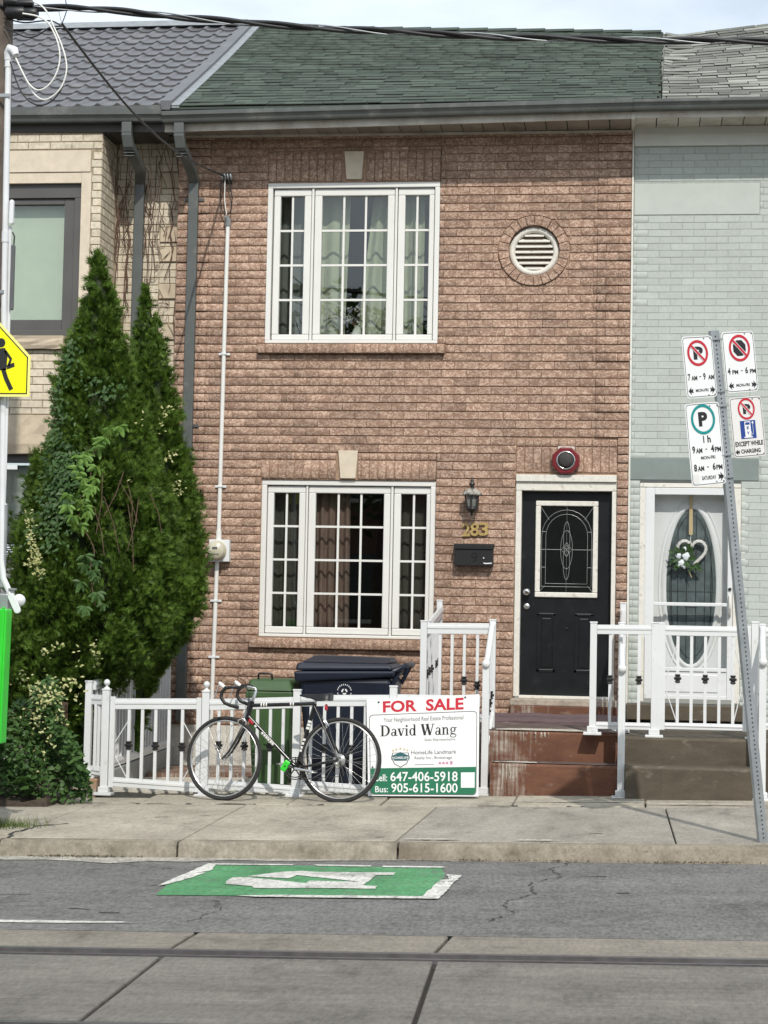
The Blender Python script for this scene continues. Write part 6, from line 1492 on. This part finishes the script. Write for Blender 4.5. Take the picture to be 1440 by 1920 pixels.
for dx, s in ((.085, 1.0), (-.085, .86)):
    X_, Zb = cx_ + dx, 3.06
    q = lambda u, v: fp(X_ + u * s, Zb + v * s)
    put_poly(fg, ring_pts(.0, .335, .032, .034, 12)[:-1], q); put_poly(fg, [(-.045, .29), (.03, .30), (.05, .24), (.045, .14), (-.03, .14), (-.035, .22)], q)
    put_stroke(fg, [(.03, .28), (.075, .22), (.06, .17)], .02, q); put_poly(fg, [(.045, .175), (.10, .195), (.105, .165), (.05, .145)], q)
    put_stroke(fg, [(-.015, .15), (-.03, .07), (-.09, .02)], .032, q); put_stroke(fg, [(.02, .15), (.045, .08), (.085, .0)], .032, q)
fg.build('walking_figures', M['ink'], ss)
gp_ = thing('green_box', 'lime green ribbed box fixed low on the utility pole', 'box', (-3.95, -5.98, .58))
b = MB(); b.hexa(taper(-4.22, -3.655, -6.06, -5.93, .575, -4.22, -3.640, -6.06, -5.93, 1.512)); gbx = b.build('box_body', M['lime'], gp_, bevel=.01)
for x in (-3.676, -3.73, -3.80, -3.87, -3.94): MB().hexa(taper(x - .012, x + .006, -6.075, -6.06, .6, x + .008, x + .026, -6.075, -6.06, 1.525)).build('rib', M['lime'], gp_, bevel=.004)
MB().lathe([(.03, 0), (.03, .01), (.02, .012)], (-3.705, -6.076, .86), (0, -1, 0), 12).build('latch', M['black'], gp_)

# overhead cables
def tag_tube(name, pts, r, m, label, n=6): return tag(MB().tube(pts, r, n).build(name, m), label, 'cable')
mp_ = [(-4.3, 5.90), (-3.72, 5.842), (-3.38, 5.831), (-2.95, 5.795), (-2.59, 5.752), (-2.01, 5.688), (-1.10, 5.615), (-.19, 5.556), (.62, 5.522), (1.56, 5.493), (3.0, 5.47), (6, 5.5)]
mxs, mzs = zip(*mp_)
mc = thing('overhead_cable', 'bundle of thick black twisted cables hanging across the street front', 'cable', (-3.9, -5.85, 5.85))
for k, (r, m, nm_) in enumerate(((.0145, 'cable', 'strand'), (.0145, 'cable', 'strand'), (.005, 'galv', 'messenger_wire'))):
    pts = []
    for i in range(130):
        x = -4.3 + 9 * i / 129; a = x * 5.6 + k * 2.2; rad = .0155 if k < 2 else .019
        pts.append((x, -5.85 + rad * math.cos(a), float(np.interp(x, mxs, mzs)) + rad * math.sin(a)))
    MB().tube(pts, r, 7).build(nm_, M[m], mc)
b = MB()
for q in ((-3.84, -3.64, 5.868, .028), (-3.86, -3.75, 5.880, .034), (-3.84, -3.69, 5.800, .046), (-3.70, -3.605, 5.795, .040), (-3.76, -3.63, 5.755, .014)): b.tube([(q[0], -5.87, q[2]), (q[0] + .01, -5.87, q[2]), (q[1] - .02, -5.87, q[2] - .004), (q[1], -5.87, q[2] - .004)], [q[3] * .8, q[3], q[3], q[3] * .7], 10)
b.build('splice_sleeve', M['black'], mc)
tag_tube('service_cable', [(-3.43 - .03 * (i / 20), -5.85 + 5.76 * i / 20, 5.716 + .22 * i / 20 - .20 * math.sin(math.pi * i / 20)) for i in range(21)], .010, M['cable'], 'black service cable dropping from the street bundle to the pink house', 7)
def smooth_path(P, n=6):
    out = []
    for i in range(len(P) - 1):
        p0, p1, p2, p3 = (Vector(P[max(i - 1, 0)]), Vector(P[i]), Vector(P[i + 1]), Vector(P[min(i + 2, len(P) - 1)]))
        for j in range(n):
            t = j / n; out.append(.5 * ((2 * p1) + (p2 - p0) * t + (2 * p0 - 5 * p1 + 4 * p2 - p3) * t * t + (3 * p1 - p0 - 3 * p2 + p3) * t ** 3))
    out.append(Vector(P[-1])); return out
W3 = lambda L_, y=-5.9: [(x, y, z) for x, z in L_]
tag_tube('loop_cable', smooth_path(W3([(-3.633, 5.868), (-3.569, 5.835), (-3.515, 5.768), (-3.473, 5.678), (-3.418, 5.56), (-3.379, 5.442), (-3.373, 5.345), (-3.409, 5.237), (-3.486, 5.165), (-3.556, 5.158), (-3.63, 5.225), (-3.688, 5.331), (-3.747, 5.449)])), .0062, M['whitecable'], 'larger white loop of cable beside the utility pole')
tag_tube('loop_cable', smooth_path(W3([(-3.702, 5.776), (-3.594, 5.754), (-3.514, 5.706), (-3.46, 5.619), (-3.425, 5.521), (-3.418, 5.424), (-3.443, 5.327), (-3.496, 5.25), (-3.566, 5.216), (-3.63, 5.252), (-3.68, 5.331), (-3.743, 5.453)], -5.92)), .0062, M['whitecable'], 'smaller white loop of cable beside the utility pole')
tag_tube('loop_cable', smooth_path(W3([(-3.791, 5.438), (-3.751, 5.313), (-3.696, 5.203), (-3.627, 5.136), (-3.555, 5.115), (-3.477, 5.145), (-3.409, 5.23), (-3.38, 5.33)], -5.89)), .0055, M['cable'], 'black loop of cable hanging below the white loops')
tag_tube('tie_cable', smooth_path(W3([(-3.86, 5.765), (-3.712, 5.729), (-3.574, 5.738), (-3.495, 5.733), (-3.426, 5.696)], -5.86)), .0055, M['cable'], 'upper thin black cable from the pole to the service cable')
tag_tube('tie_cable', smooth_path(W3([(-3.86, 5.70), (-3.729, 5.636), (-3.657, 5.619), (-3.591, 5.641), (-3.513, 5.69), (-3.426, 5.696)], -5.86)), .0055, M['cable'], 'lower thin black cable sagging from the pole to the service cable')
tag_tube('tie_cable', smooth_path(W3([(-3.415, 6.05), (-3.405, 5.89), (-3.396, 5.812), (-3.427, 5.716)], -5.86)), .004, M['cable'], 'thin black wire rising past the twisted bundle')
tag_tube('hanger_wire', [(-3.458, -5.85, 5.814), (-3.431, -5.85, 5.716)], .003, M['galv'], 'short steel hanger between the bundle and the service cable')

# ================================================================ cedars, creeper, bush
def cedar(name, label, prof, cy, ry, n, seed, size=(.045, .085), kz=1.0):
    g_ = np.random.default_rng(seed)
    zt = np.array([p[0] for p in prof])[::-1]; cx = np.array([p[1] for p in prof])[::-1]; R = np.array([p[2] for p in prof])[::-1]
    t = thing(name, label, 'tree', (float(cx[0]), cy, 0))
    K = n // 30                                          # tufts spread over the crown, each a bunch of flat sprays
    zk = g_.uniform(zt[0] - .02, zt[-1] + .03, K * 5); keep = g_.uniform(0, R.max(), K * 5) < np.interp(zk, zt, R) + .04; zk = zk[keep][:K]; K = len(zk)
    tk = g_.uniform(0, 2 * np.pi, K)
    lump = 1 + .10 * np.sin(5 * tk + 3.1 * zk + seed) * np.sin(5.3 * zk + 2 * np.cos(2 * tk)) + .06 * np.sin(9 * tk - 7 * zk)
    rk = np.maximum(np.interp(zk, zt, R) - .045, .004) * lump * (1.04 - .30 * g_.random(K) ** 1.6) + g_.uniform(-.02, .045, K) * (g_.random(K) < .35)
    ok = np.stack([np.cos(tk), np.sin(tk) * ry, np.zeros(K)], 1); ck = np.stack([np.interp(zk, zt, cx), np.full(K, cy), zk], 1) + ok * np.maximum(rk, .004)[:, None]
    axk = ok * g_.uniform(.35, 1.0, (K, 1)) + np.array([0, 0, 1]) * g_.uniform(.3, 1.0, (K, 1)) * kz + g_.normal(0, .25, (K, 3)); axk /= np.linalg.norm(axk, axis=1)[:, None]
    i_ = np.repeat(np.arange(K), 30); n = len(i_)
    C_ = ck[i_] + g_.normal(0, 1, (n, 3)) * np.array([1, 1, 1.25]) * (.010 + .022 * np.clip(np.interp(zk, zt, R) / .3, 0, 1))[i_][:, None] + axk[i_] * g_.uniform(-.06, .05, (n, 1))
    d = axk[i_] + g_.normal(0, .38, (n, 3)); d /= np.linalg.norm(d, axis=1)[:, None]
    s = np.cross(d, np.repeat(g_.normal(0, 1, (K, 3)), 30, 0) + g_.normal(0, .4, (n, 3))); s /= np.linalg.norm(s, axis=1)[:, None]
    L_ = g_.uniform(*size, n)[:, None]; V = []; nf = 5
    for k in range(nf):
        a = (k - 2) * .42; dk = d * math.cos(a) + s * math.sin(a); sk = s * math.cos(a) - d * math.sin(a); l = L_ * (1 - .13 * abs(k - 2)); b0 = C_ + d * L_ * .12 * k * .5
        V += [b0 - sk * l * .10, b0 + sk * l * .10, b0 + dk * l + sk * l * .03, b0 + dk * l - sk * l * .03]
    V = np.stack(V, 1).reshape(-1, 3); F = np.arange(len(V)).reshape(-1, 4)
    o = np_mesh('crown', V, F, M['cedar'], t)
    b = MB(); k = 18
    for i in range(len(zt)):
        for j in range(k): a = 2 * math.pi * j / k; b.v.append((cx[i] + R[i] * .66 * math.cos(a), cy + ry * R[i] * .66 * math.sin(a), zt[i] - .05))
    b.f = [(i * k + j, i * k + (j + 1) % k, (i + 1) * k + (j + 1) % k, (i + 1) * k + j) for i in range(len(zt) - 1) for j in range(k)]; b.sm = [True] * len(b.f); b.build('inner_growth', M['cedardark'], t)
    MB().tube([(min(float(cx[0]), -3.99), cy, -.1), (float(cx[1]), cy, float(zt[0]) + .6), (float(cx[-3]), cy, float(zt[-2]))], [.055, .045, .01], 8).build('trunk', M['darkbrown'], t)
    return t
PA = [(4.74, -4.1, .015), (4.59, -4.08, .085), (4.4, -4.06, .13), (4.21, -4.07, .18), (4.02, -4.09, .21), (3.83, -4.09, .28), (3.54, -4.07, .36), (3.25, -4.04, .43), (2.97, -4.03, .5), (2.68, -4.05, .6), (2.39, -4.06, .67), (2.11, -4.04, .73), (1.82, -4.03, .77), (1.54, -4.04, .77), (1.25, -4.09, .75), (1.08, -4.22, .66), (.78, -4.42, .52), (.4, -4.50, .39)]
PB_ = [(4.58, -3.9, .02), (4.47, -3.9, .08), (4.27, -3.89, .13), (3.97, -3.87, .17), (3.66, -3.83, .22), (3.36, -3.81, .26), (3.06, -3.78, .31), (2.76, -3.73, .33), (2.46, -3.68, .36), (2.16, -3.66, .36), (1.96, -3.63, .37), (1.76, -3.62, .37), (1.56, -3.63, .35), (1.37, -3.66, .30), (1.15, -3.73, .2)]
PA = [(z - (.07 if z > 4 else 0), x, r * .94) for z, x, r in PA]; PB_ = [(z - (.07 if z > 4 else 0), x, r * .90) for z, x, r in PB_] + [(.7, -3.98, .18), (.2, -4.02, .15)]
cedar('cedar_tree', 'broad front cedar with creeper growing over it', PA, -2.4, 1.05, 66000, 5, (.035, .068))
cedar('cedar_tree', 'narrow rear cedar standing close to the grey downpipe', PB_, -1.4, .9, 32000, 8, (.035, .068))
def leaves_np(name, C_, d, nrm, size, asp, m, parent, kind='stuff'):
    d = d / np.linalg.norm(d, axis=1)[:, None]; a = np.cross(d, nrm); a /= np.linalg.norm(a, axis=1)[:, None]; s = size[:, None]; up2 = np.cross(a, d)
    V = np.stack([C_, C_ + d * s * .42 + a * s * asp / 2 + up2 * s * .07, C_ + d * s, C_ + d * s * .42 - a * s * asp / 2 + up2 * s * .07], 1).reshape(-1, 3)
    return np_mesh(name, V, np.arange(len(V)).reshape(-1, 4), m, parent, kind)
zA = [p[0] for p in PA][::-1]; xA = [p[1] for p in PA][::-1]; rA = [p[2] for p in PA][::-1]
def frontY(x, z):
    R = float(np.interp(z, zA, rA)) * 1.05; dx = x - float(np.interp(z, zA, xA)); return -2.4 - 1.05 * math.sqrt(max(R * R - dx * dx, .001)) - .03
cv = thing('creeper_vine', 'five-leaved creeper hanging in bright strands over the front cedar', 'vine', (-4.0, -3.1, .3))
path = smooth_path([(-3.78, 0, 3.12), (-3.86, 0, 2.97), (-3.95, 0, 2.81), (-3.92, 0, 2.63), (-4.0, 0, 2.45), (-3.965, 0, 2.27), (-3.84, 0, 2.04), (-3.86, 0, 1.86), (-3.81, 0, 1.57)], 5)
path = [Vector((p.x, frontY(p.x, p.z), p.z)) for p in path]
MB().tube(path, .005, 5).build('stem', M['twig'], cv)
_lm = {}
def leaf_mesh(size, m):
    key = (round(size, 2), m.name)
    if key not in _lm:
        me = bpy.data.meshes.new('leaf'); s = key[0]
        me.from_pydata([(0, 0, 0), (s * .22, s * .10, s * .35), (0, .0, s * .4), (-s * .22, s * .10, s * .35), (s * .15, s * .08, s * .75), (0, -.01, s), (-s * .15, s * .08, s * .75), (0, 0, s * .75)], [], [(0, 1, 2), (0, 2, 3), (1, 4, 7, 2), (2, 7, 6, 3), (4, 5, 7), (7, 5, 6)])
        me.materials.append(m); me.update(); _lm[key] = me
    return _lm[key]
def five_leaf(c, size, m, parent, r_):
    base = r_.uniform(-.5, .5)
    for k in range(5):
        a = math.pi + base + (k - 2) * .62
        Mx = Matrix.Translation(c) @ Matrix.Rotation(r_.uniform(-.35, .35), 4, 'Z') @ Matrix.Rotation(r_.uniform(-.1, .6), 4, 'X') @ Matrix.Rotation(a, 4, 'Y')
        link(bpy.data.objects.new('leaf', leaf_mesh(size * (1 - .12 * abs(k - 2)), m)), parent, Mx)
r5 = random.Random(4)
for i, p in enumerate(path):
    if i < 26 or i > 31:
        five_leaf(p + Vector((r5.uniform(-.09, .09), -.03 - r5.uniform(0, .04), r5.uniform(-.03, .03))), r5.uniform(.075, .12), M['creeperlight'] if i < 30 else M['leafgreen'], cv, r5)
g5 = np.random.default_rng(21); pts = []
def drape(cx0, cz0, sx, sz, n): 
    for _ in range(n):
        x, z = g5.normal(cx0, sx), g5.normal(cz0, sz); R = float(np.interp(z, zA, rA)); c = float(np.interp(z, zA, xA))
        if abs(x - c) < R * 1.02: pts.append((x, frontY(x, z) - g5.uniform(0, .05), z))
drape(-4.16, 2.62, .09, .18, 520); drape(-4.32, 2.95, .06, .2, 110); drape(-4.30, 3.45, .05, .14, 60); drape(-3.90, 3.45, .10, .08, 60); drape(-4.22, 3.78, .04, .10, 60); drape(-4.22, 2.25, .12, .14, 140)
C_ = np.array(pts); n = len(C_); d = np.stack([g5.normal(0, .6, n), g5.uniform(-.7, -.1, n), g5.uniform(-1, -.1, n)], 1)
nr = np.stack([g5.normal(0, .4, n), np.full(n, -1.), g5.uniform(0, 1., n)], 1); leaves_np('shaded_leaves', C_, d, nr, g5.uniform(.035, .065, n), .5, M['creeperdark'], cv)  # leaves in a darker green than the bright strand
b = MB()
for s in range(9):
    x0 = -3.86 + .045 * s + g5.uniform(-.03, .03); z0 = g5.uniform(2.4, 2.75); x1, z1 = x0 + g5.uniform(-.12, .18), z0 - g5.uniform(.3, .7); b.tube([(x0, frontY(x0, z0) - .02, z0), ((x0 + x1) / 2 + .03, frontY((x0 + x1) / 2, (z0 + z1) / 2) - .05, (z0 + z1) / 2), (x1, frontY(x1, z1) - .02, z1)], .0035, 4)
b.build('bare_stems', M['twig'], cv)
# variegated euonymus at the foot, with sprays climbing the cedar
eb = thing('variegated_bush', 'low bush with cream and green leaves at the foot of the front cedar', 'bush', (-4.2, -3.5, 0))
n = 5200; u = g5.uniform(-1, 1, n); x = -4.32 + .62 * u; zt_ = .86 - .22 * np.abs(u) ** 2 + .13 * np.sin(x * 9) + .07 * np.sin(x * 23) - .22 * np.clip((x + 4.0) / .25, 0, 1); z = g5.uniform(0, 1, n) ** .8 * (zt_ - .02) - .02; y = -3.50 - .34 * np.sqrt(np.clip(1 - (z / 1.3) ** 2, 0, 1)) * g5.uniform(.3, 1, n) + .10 * np.sin(x * 13 + z * 9)
d = np.stack([g5.normal(0, .7, n), g5.uniform(-1, .1, n), g5.uniform(-.6, .8, n)], 1); nr = np.stack([g5.normal(0, .5, n), np.full(n, -1.), g5.uniform(.2, 1.4, n)], 1)
leaves_np('green_leaves', np.stack([x, y, z], 1), d, nr, g5.uniform(.035, .075, n), .6, M['leafgreen'], eb)
cl = []
for cx0, cz0, sx, sz, n in ((-4.02, .82, .11, .07, 130), (-4.15, .64, .10, .06, 50), (-3.86, .93, .05, .04, 26), (-4.28, .95, .05, .03, 22), (-3.95, .52, .09, .1, 34), (-4.45, .35, .2, .2, 22), (-3.80, 1.02, .03, .12, 16)):
    for _ in range(n):
        x, z = g5.normal(cx0, sx), g5.normal(cz0, sz)
        if z > .05: cl.append((x, -3.80 + .12 * np.sin(x * 13) + g5.uniform(-.04, .04), z))
for a, c, n in (((-4.46, 2.36), (-4.40, 2.15), 36), ((-4.40, 2.15), (-4.28, 1.80), 95), ((-4.42, 1.92), (-4.30, 1.90), 45), ((-3.52, 3.40), (-3.60, 3.15), 26), ((-3.45, 2.98), (-3.55, 2.85), 22), ((-3.40, 2.72), (-3.60, 2.62), 34), ((-3.45, 2.6), (-3.35, 2.64), 16), ((-3.80, 1.28), (-3.82, 1.02), 26), ((-4.25, 1.15), (-4.05, 1.25), 22)):
    for _ in range(n):
        t = g5.random(); x, z = a[0] + (c[0] - a[0]) * t + g5.normal(0, .022), a[1] + (c[1] - a[1]) * t + g5.normal(0, .022)
        cl.append((x, frontY(x, z) - .05 if x < -3.6 or z < 2 else -1.95 - .05 * g5.random(), z))
C_ = np.array(cl); n = len(C_); d = np.stack([g5.normal(0, .8, n), g5.uniform(-.8, .1, n), g5.uniform(-.4, 1, n)], 1); nr = np.stack([g5.normal(0, .4, n), np.full(n, -1.), g5.uniform(.4, 1.6, n)], 1)
leaves_np('cream_leaves', C_, d, nr, g5.uniform(.022, .042, n), .6, M['leafcream'], eb)
b = MB()
for i in range(16):
    x = -4.75 + i * .055 + .02 * math.sin(i * 5); b.tube([(x, -3.5, 0), (x + .03, -3.6, .35), (x + .06 * math.sin(i), -3.66, .75)], .007, 5)
b.tube([(-4.07, -3.2, 0), (-4.08, -3.25, .3), (-4.05, -3.2, .75)], .035, 7); b.build('stems', M['darkbrown'], eb)
ug = thing('shade_shrub', 'dark leafy undergrowth behind the white side fence', 'shrub', (-4.3, -1.4, 0))
n = 3600; x = g5.uniform(-4.6, -3.97, n); y = g5.uniform(-2.7, .0, n); z = g5.uniform(0, 1, n) * (.98 + .15 * np.sin(y * 7)); C_ = np.stack([x, y, z], 1)
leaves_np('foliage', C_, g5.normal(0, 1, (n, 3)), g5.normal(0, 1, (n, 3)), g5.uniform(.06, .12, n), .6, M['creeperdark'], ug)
lp = thing('ground_plant', 'broad-leaved green weed at the pavement edge below the bush', 'plant', (-4.2, -3.85, 0))
b = MB()
for i in range(26):
    a = random.uniform(0, 6.28); c = (-4.22 + random.uniform(-.18, .18), -3.88 + random.uniform(-.05, .05), .05 + random.uniform(0, .14)); leafquad(b, c, (math.cos(a), -.6, random.uniform(-.2, .7)), random.uniform(.08, .13), (0, -.6, .8), .75)
b.build('leaves', M['leafgreen'], lp)
dv = thing('dry_vine', 'bare brown vine stems clinging under the eaves between the two downpipes', 'vine', (-4.3, .05, 5))
b = MB(); r6 = random.Random(9)
for i in range(46):
    x = r6.choice((r6.uniform(-4.60, -4.48), r6.uniform(-4.32, -3.98), r6.uniform(-4.55, -4.0))); z = r6.uniform(5.3, 6.32); y = r6.uniform(-.32, .02) if z > 5.95 else .045; P_ = [(x, y, z)]
    for k in range(r6.randint(3, 7)):
        x += r6.uniform(-.05, .05); z -= r6.uniform(.06, .16); y = min(.06, y + .04) if y < 0 else .06; P_.append((max(-4.62, min(-3.95, x)), y, z))
    b.tube(P_, r6.uniform(.0025, .0055), 4)
for x0 in (-4.61, -4.50, -4.25, -3.985):
    P_ = [(x0 + r6.uniform(-.045, .045), .062, 6.2 - .42 * k) for k in range(6)]; b.tube(P_, .0055, 4)
for i in range(36):
    x, z = r6.uniform(-4.58, -4.0), r6.uniform(4.2, 5.9); P_ = [(x, .07, z)]
    for k in range(4): x += r6.uniform(-.07, .07); z += r6.uniform(-.12, .06); P_.append((max(-4.62, min(-3.95, x)), .07, z))
    b.tube(P_, .0028, 4)
b.build('stems', M['twig'], dv)
gs = MB()
for i in range(260):
    x, y = -3.86 + random.gauss(0, .12), -5.28 + random.gauss(0, .08); h = random.uniform(.03, .09); a = random.uniform(0, 6.28); z = zs(x, y)
    gs.add([(x - .003, y, z), (x + .003, y, z), (x + .05 * math.cos(a) * h / .09, y + .05 * math.sin(a) * h / .09, z + h)], [(0, 1, 2)])
tag(gs.build('grass_tuft', M['grass']), 'tuft of grass in the pavement by the pole foot', 'grass', kind='stuff')
# dead leaves and grit in the gutter
dl = MB()
for i in range(420):
    c = random.choice((-3.3, -3.1, -2.9, -.35, .2, .9, 1.2)); x = random.gauss(c, .13); y = YK - .02 - abs(random.gauss(0, .035)); z = zr(x, y) + .008; s = random.uniform(.008, .022); a = random.uniform(0, 6.28)
    dl.add([(x, y, z), (x + s * math.cos(a), y + s * math.sin(a), z + random.uniform(0, .012)), (x + s * math.cos(a + 1), y + s * math.sin(a + 1), z + random.uniform(.0, .015))], [(0, 1, 2)])
tag(dl.build('leaf_litter', simple('dead_leaf', (.10, .075, .048), .9, .4, 60)), 'dry brown leaf litter lying in the gutter along the kerb', 'litter', kind='stuff')

# ================================================================ across the street, behind the viewpoint (seen only in the panes)
oh = thing('brick_terrace', 'shaded brick terrace across the street', 'house', (0, -28, 0))
b = MB(); b.box(-16, 16, -36, -29, -1, 6.4); opp = b.build('wall', simple('dull_red_brick', (.18, .10, .075), .9, .2, 3), oh)
MB().hexa([(-16.3, -36.3, 6.4), (16.3, -36.3, 6.4), (16.3, -28.7, 6.4), (-16.3, -28.7, 6.4), (-16.3, -33, 8.2), (16.3, -33, 8.2), (16.3, -32, 8.2), (-16.3, -32, 8.2)]).build('roof', simple('dark_roof', (.07, .07, .07), .9, .1, 2), oh)
for i in range(8):
    for z in (1.6, 4.6):
        x = -14 + i * 4; MB().box(x - .7, x + .7, -29.0, -28.96, z, z + 1.6).build('window', M['doorglass'], oh); box('window_frame', M['oldwhite'], oh, x - .8, x + .8, -28.955, -28.94, z - .12, z - .02)
for tx, lab in ((-5.2, 'leafy street tree across the street, opposite the cedars'), (3.8, 'leafy street tree across the street, opposite the storm door')):
    t = thing('street_tree', lab, 'tree', (tx, -25.5, -.4)); MB().tube([(tx, -25.5, -.6), (tx, -25.5, 2.5), (tx + .2, -25.4, 5)], [.2, .16, .09], 8).build('trunk', M['darkbrown'], t)
    n = 2300; q = g5.normal(0, 1, (n, 3)); q /= np.linalg.norm(q, axis=1)[:, None]; C_ = np.array([tx, -25.5, 6.6]) + q * np.array([2.6, 2.2, 2.6]) * (g5.uniform(.45, 1, n) * (1 + .2 * np.sin(5 * q[:, 0] + 4 * q[:, 2])))[:, None]
    leaves_np('crown', C_, g5.normal(0, 1, (n, 3)), g5.normal(0, 1, (n, 3)), g5.uniform(.16, .32, n), .6, M['oppleaf'], t, None)

# repeats of one kind share a group
for st_, g_ in (('curtain', 'curtains behind the window panes'), ('row_house', 'attached row houses along the street'), ('cedar_tree', 'cedars at the left corner of the yard'), ('porch_steps', 'painted concrete stoops'),
                ('porch_railing', 'white porch railing panels'), ('loop_cable', 'loops of cable beside the utility pole'), ('tie_cable', 'thin black wires beside the utility pole'), ('street_tree', 'street trees across the road')):
    for o in scn.objects:
        if o.parent is None and o.name.split('.')[0] == st_: o['group'] = g_
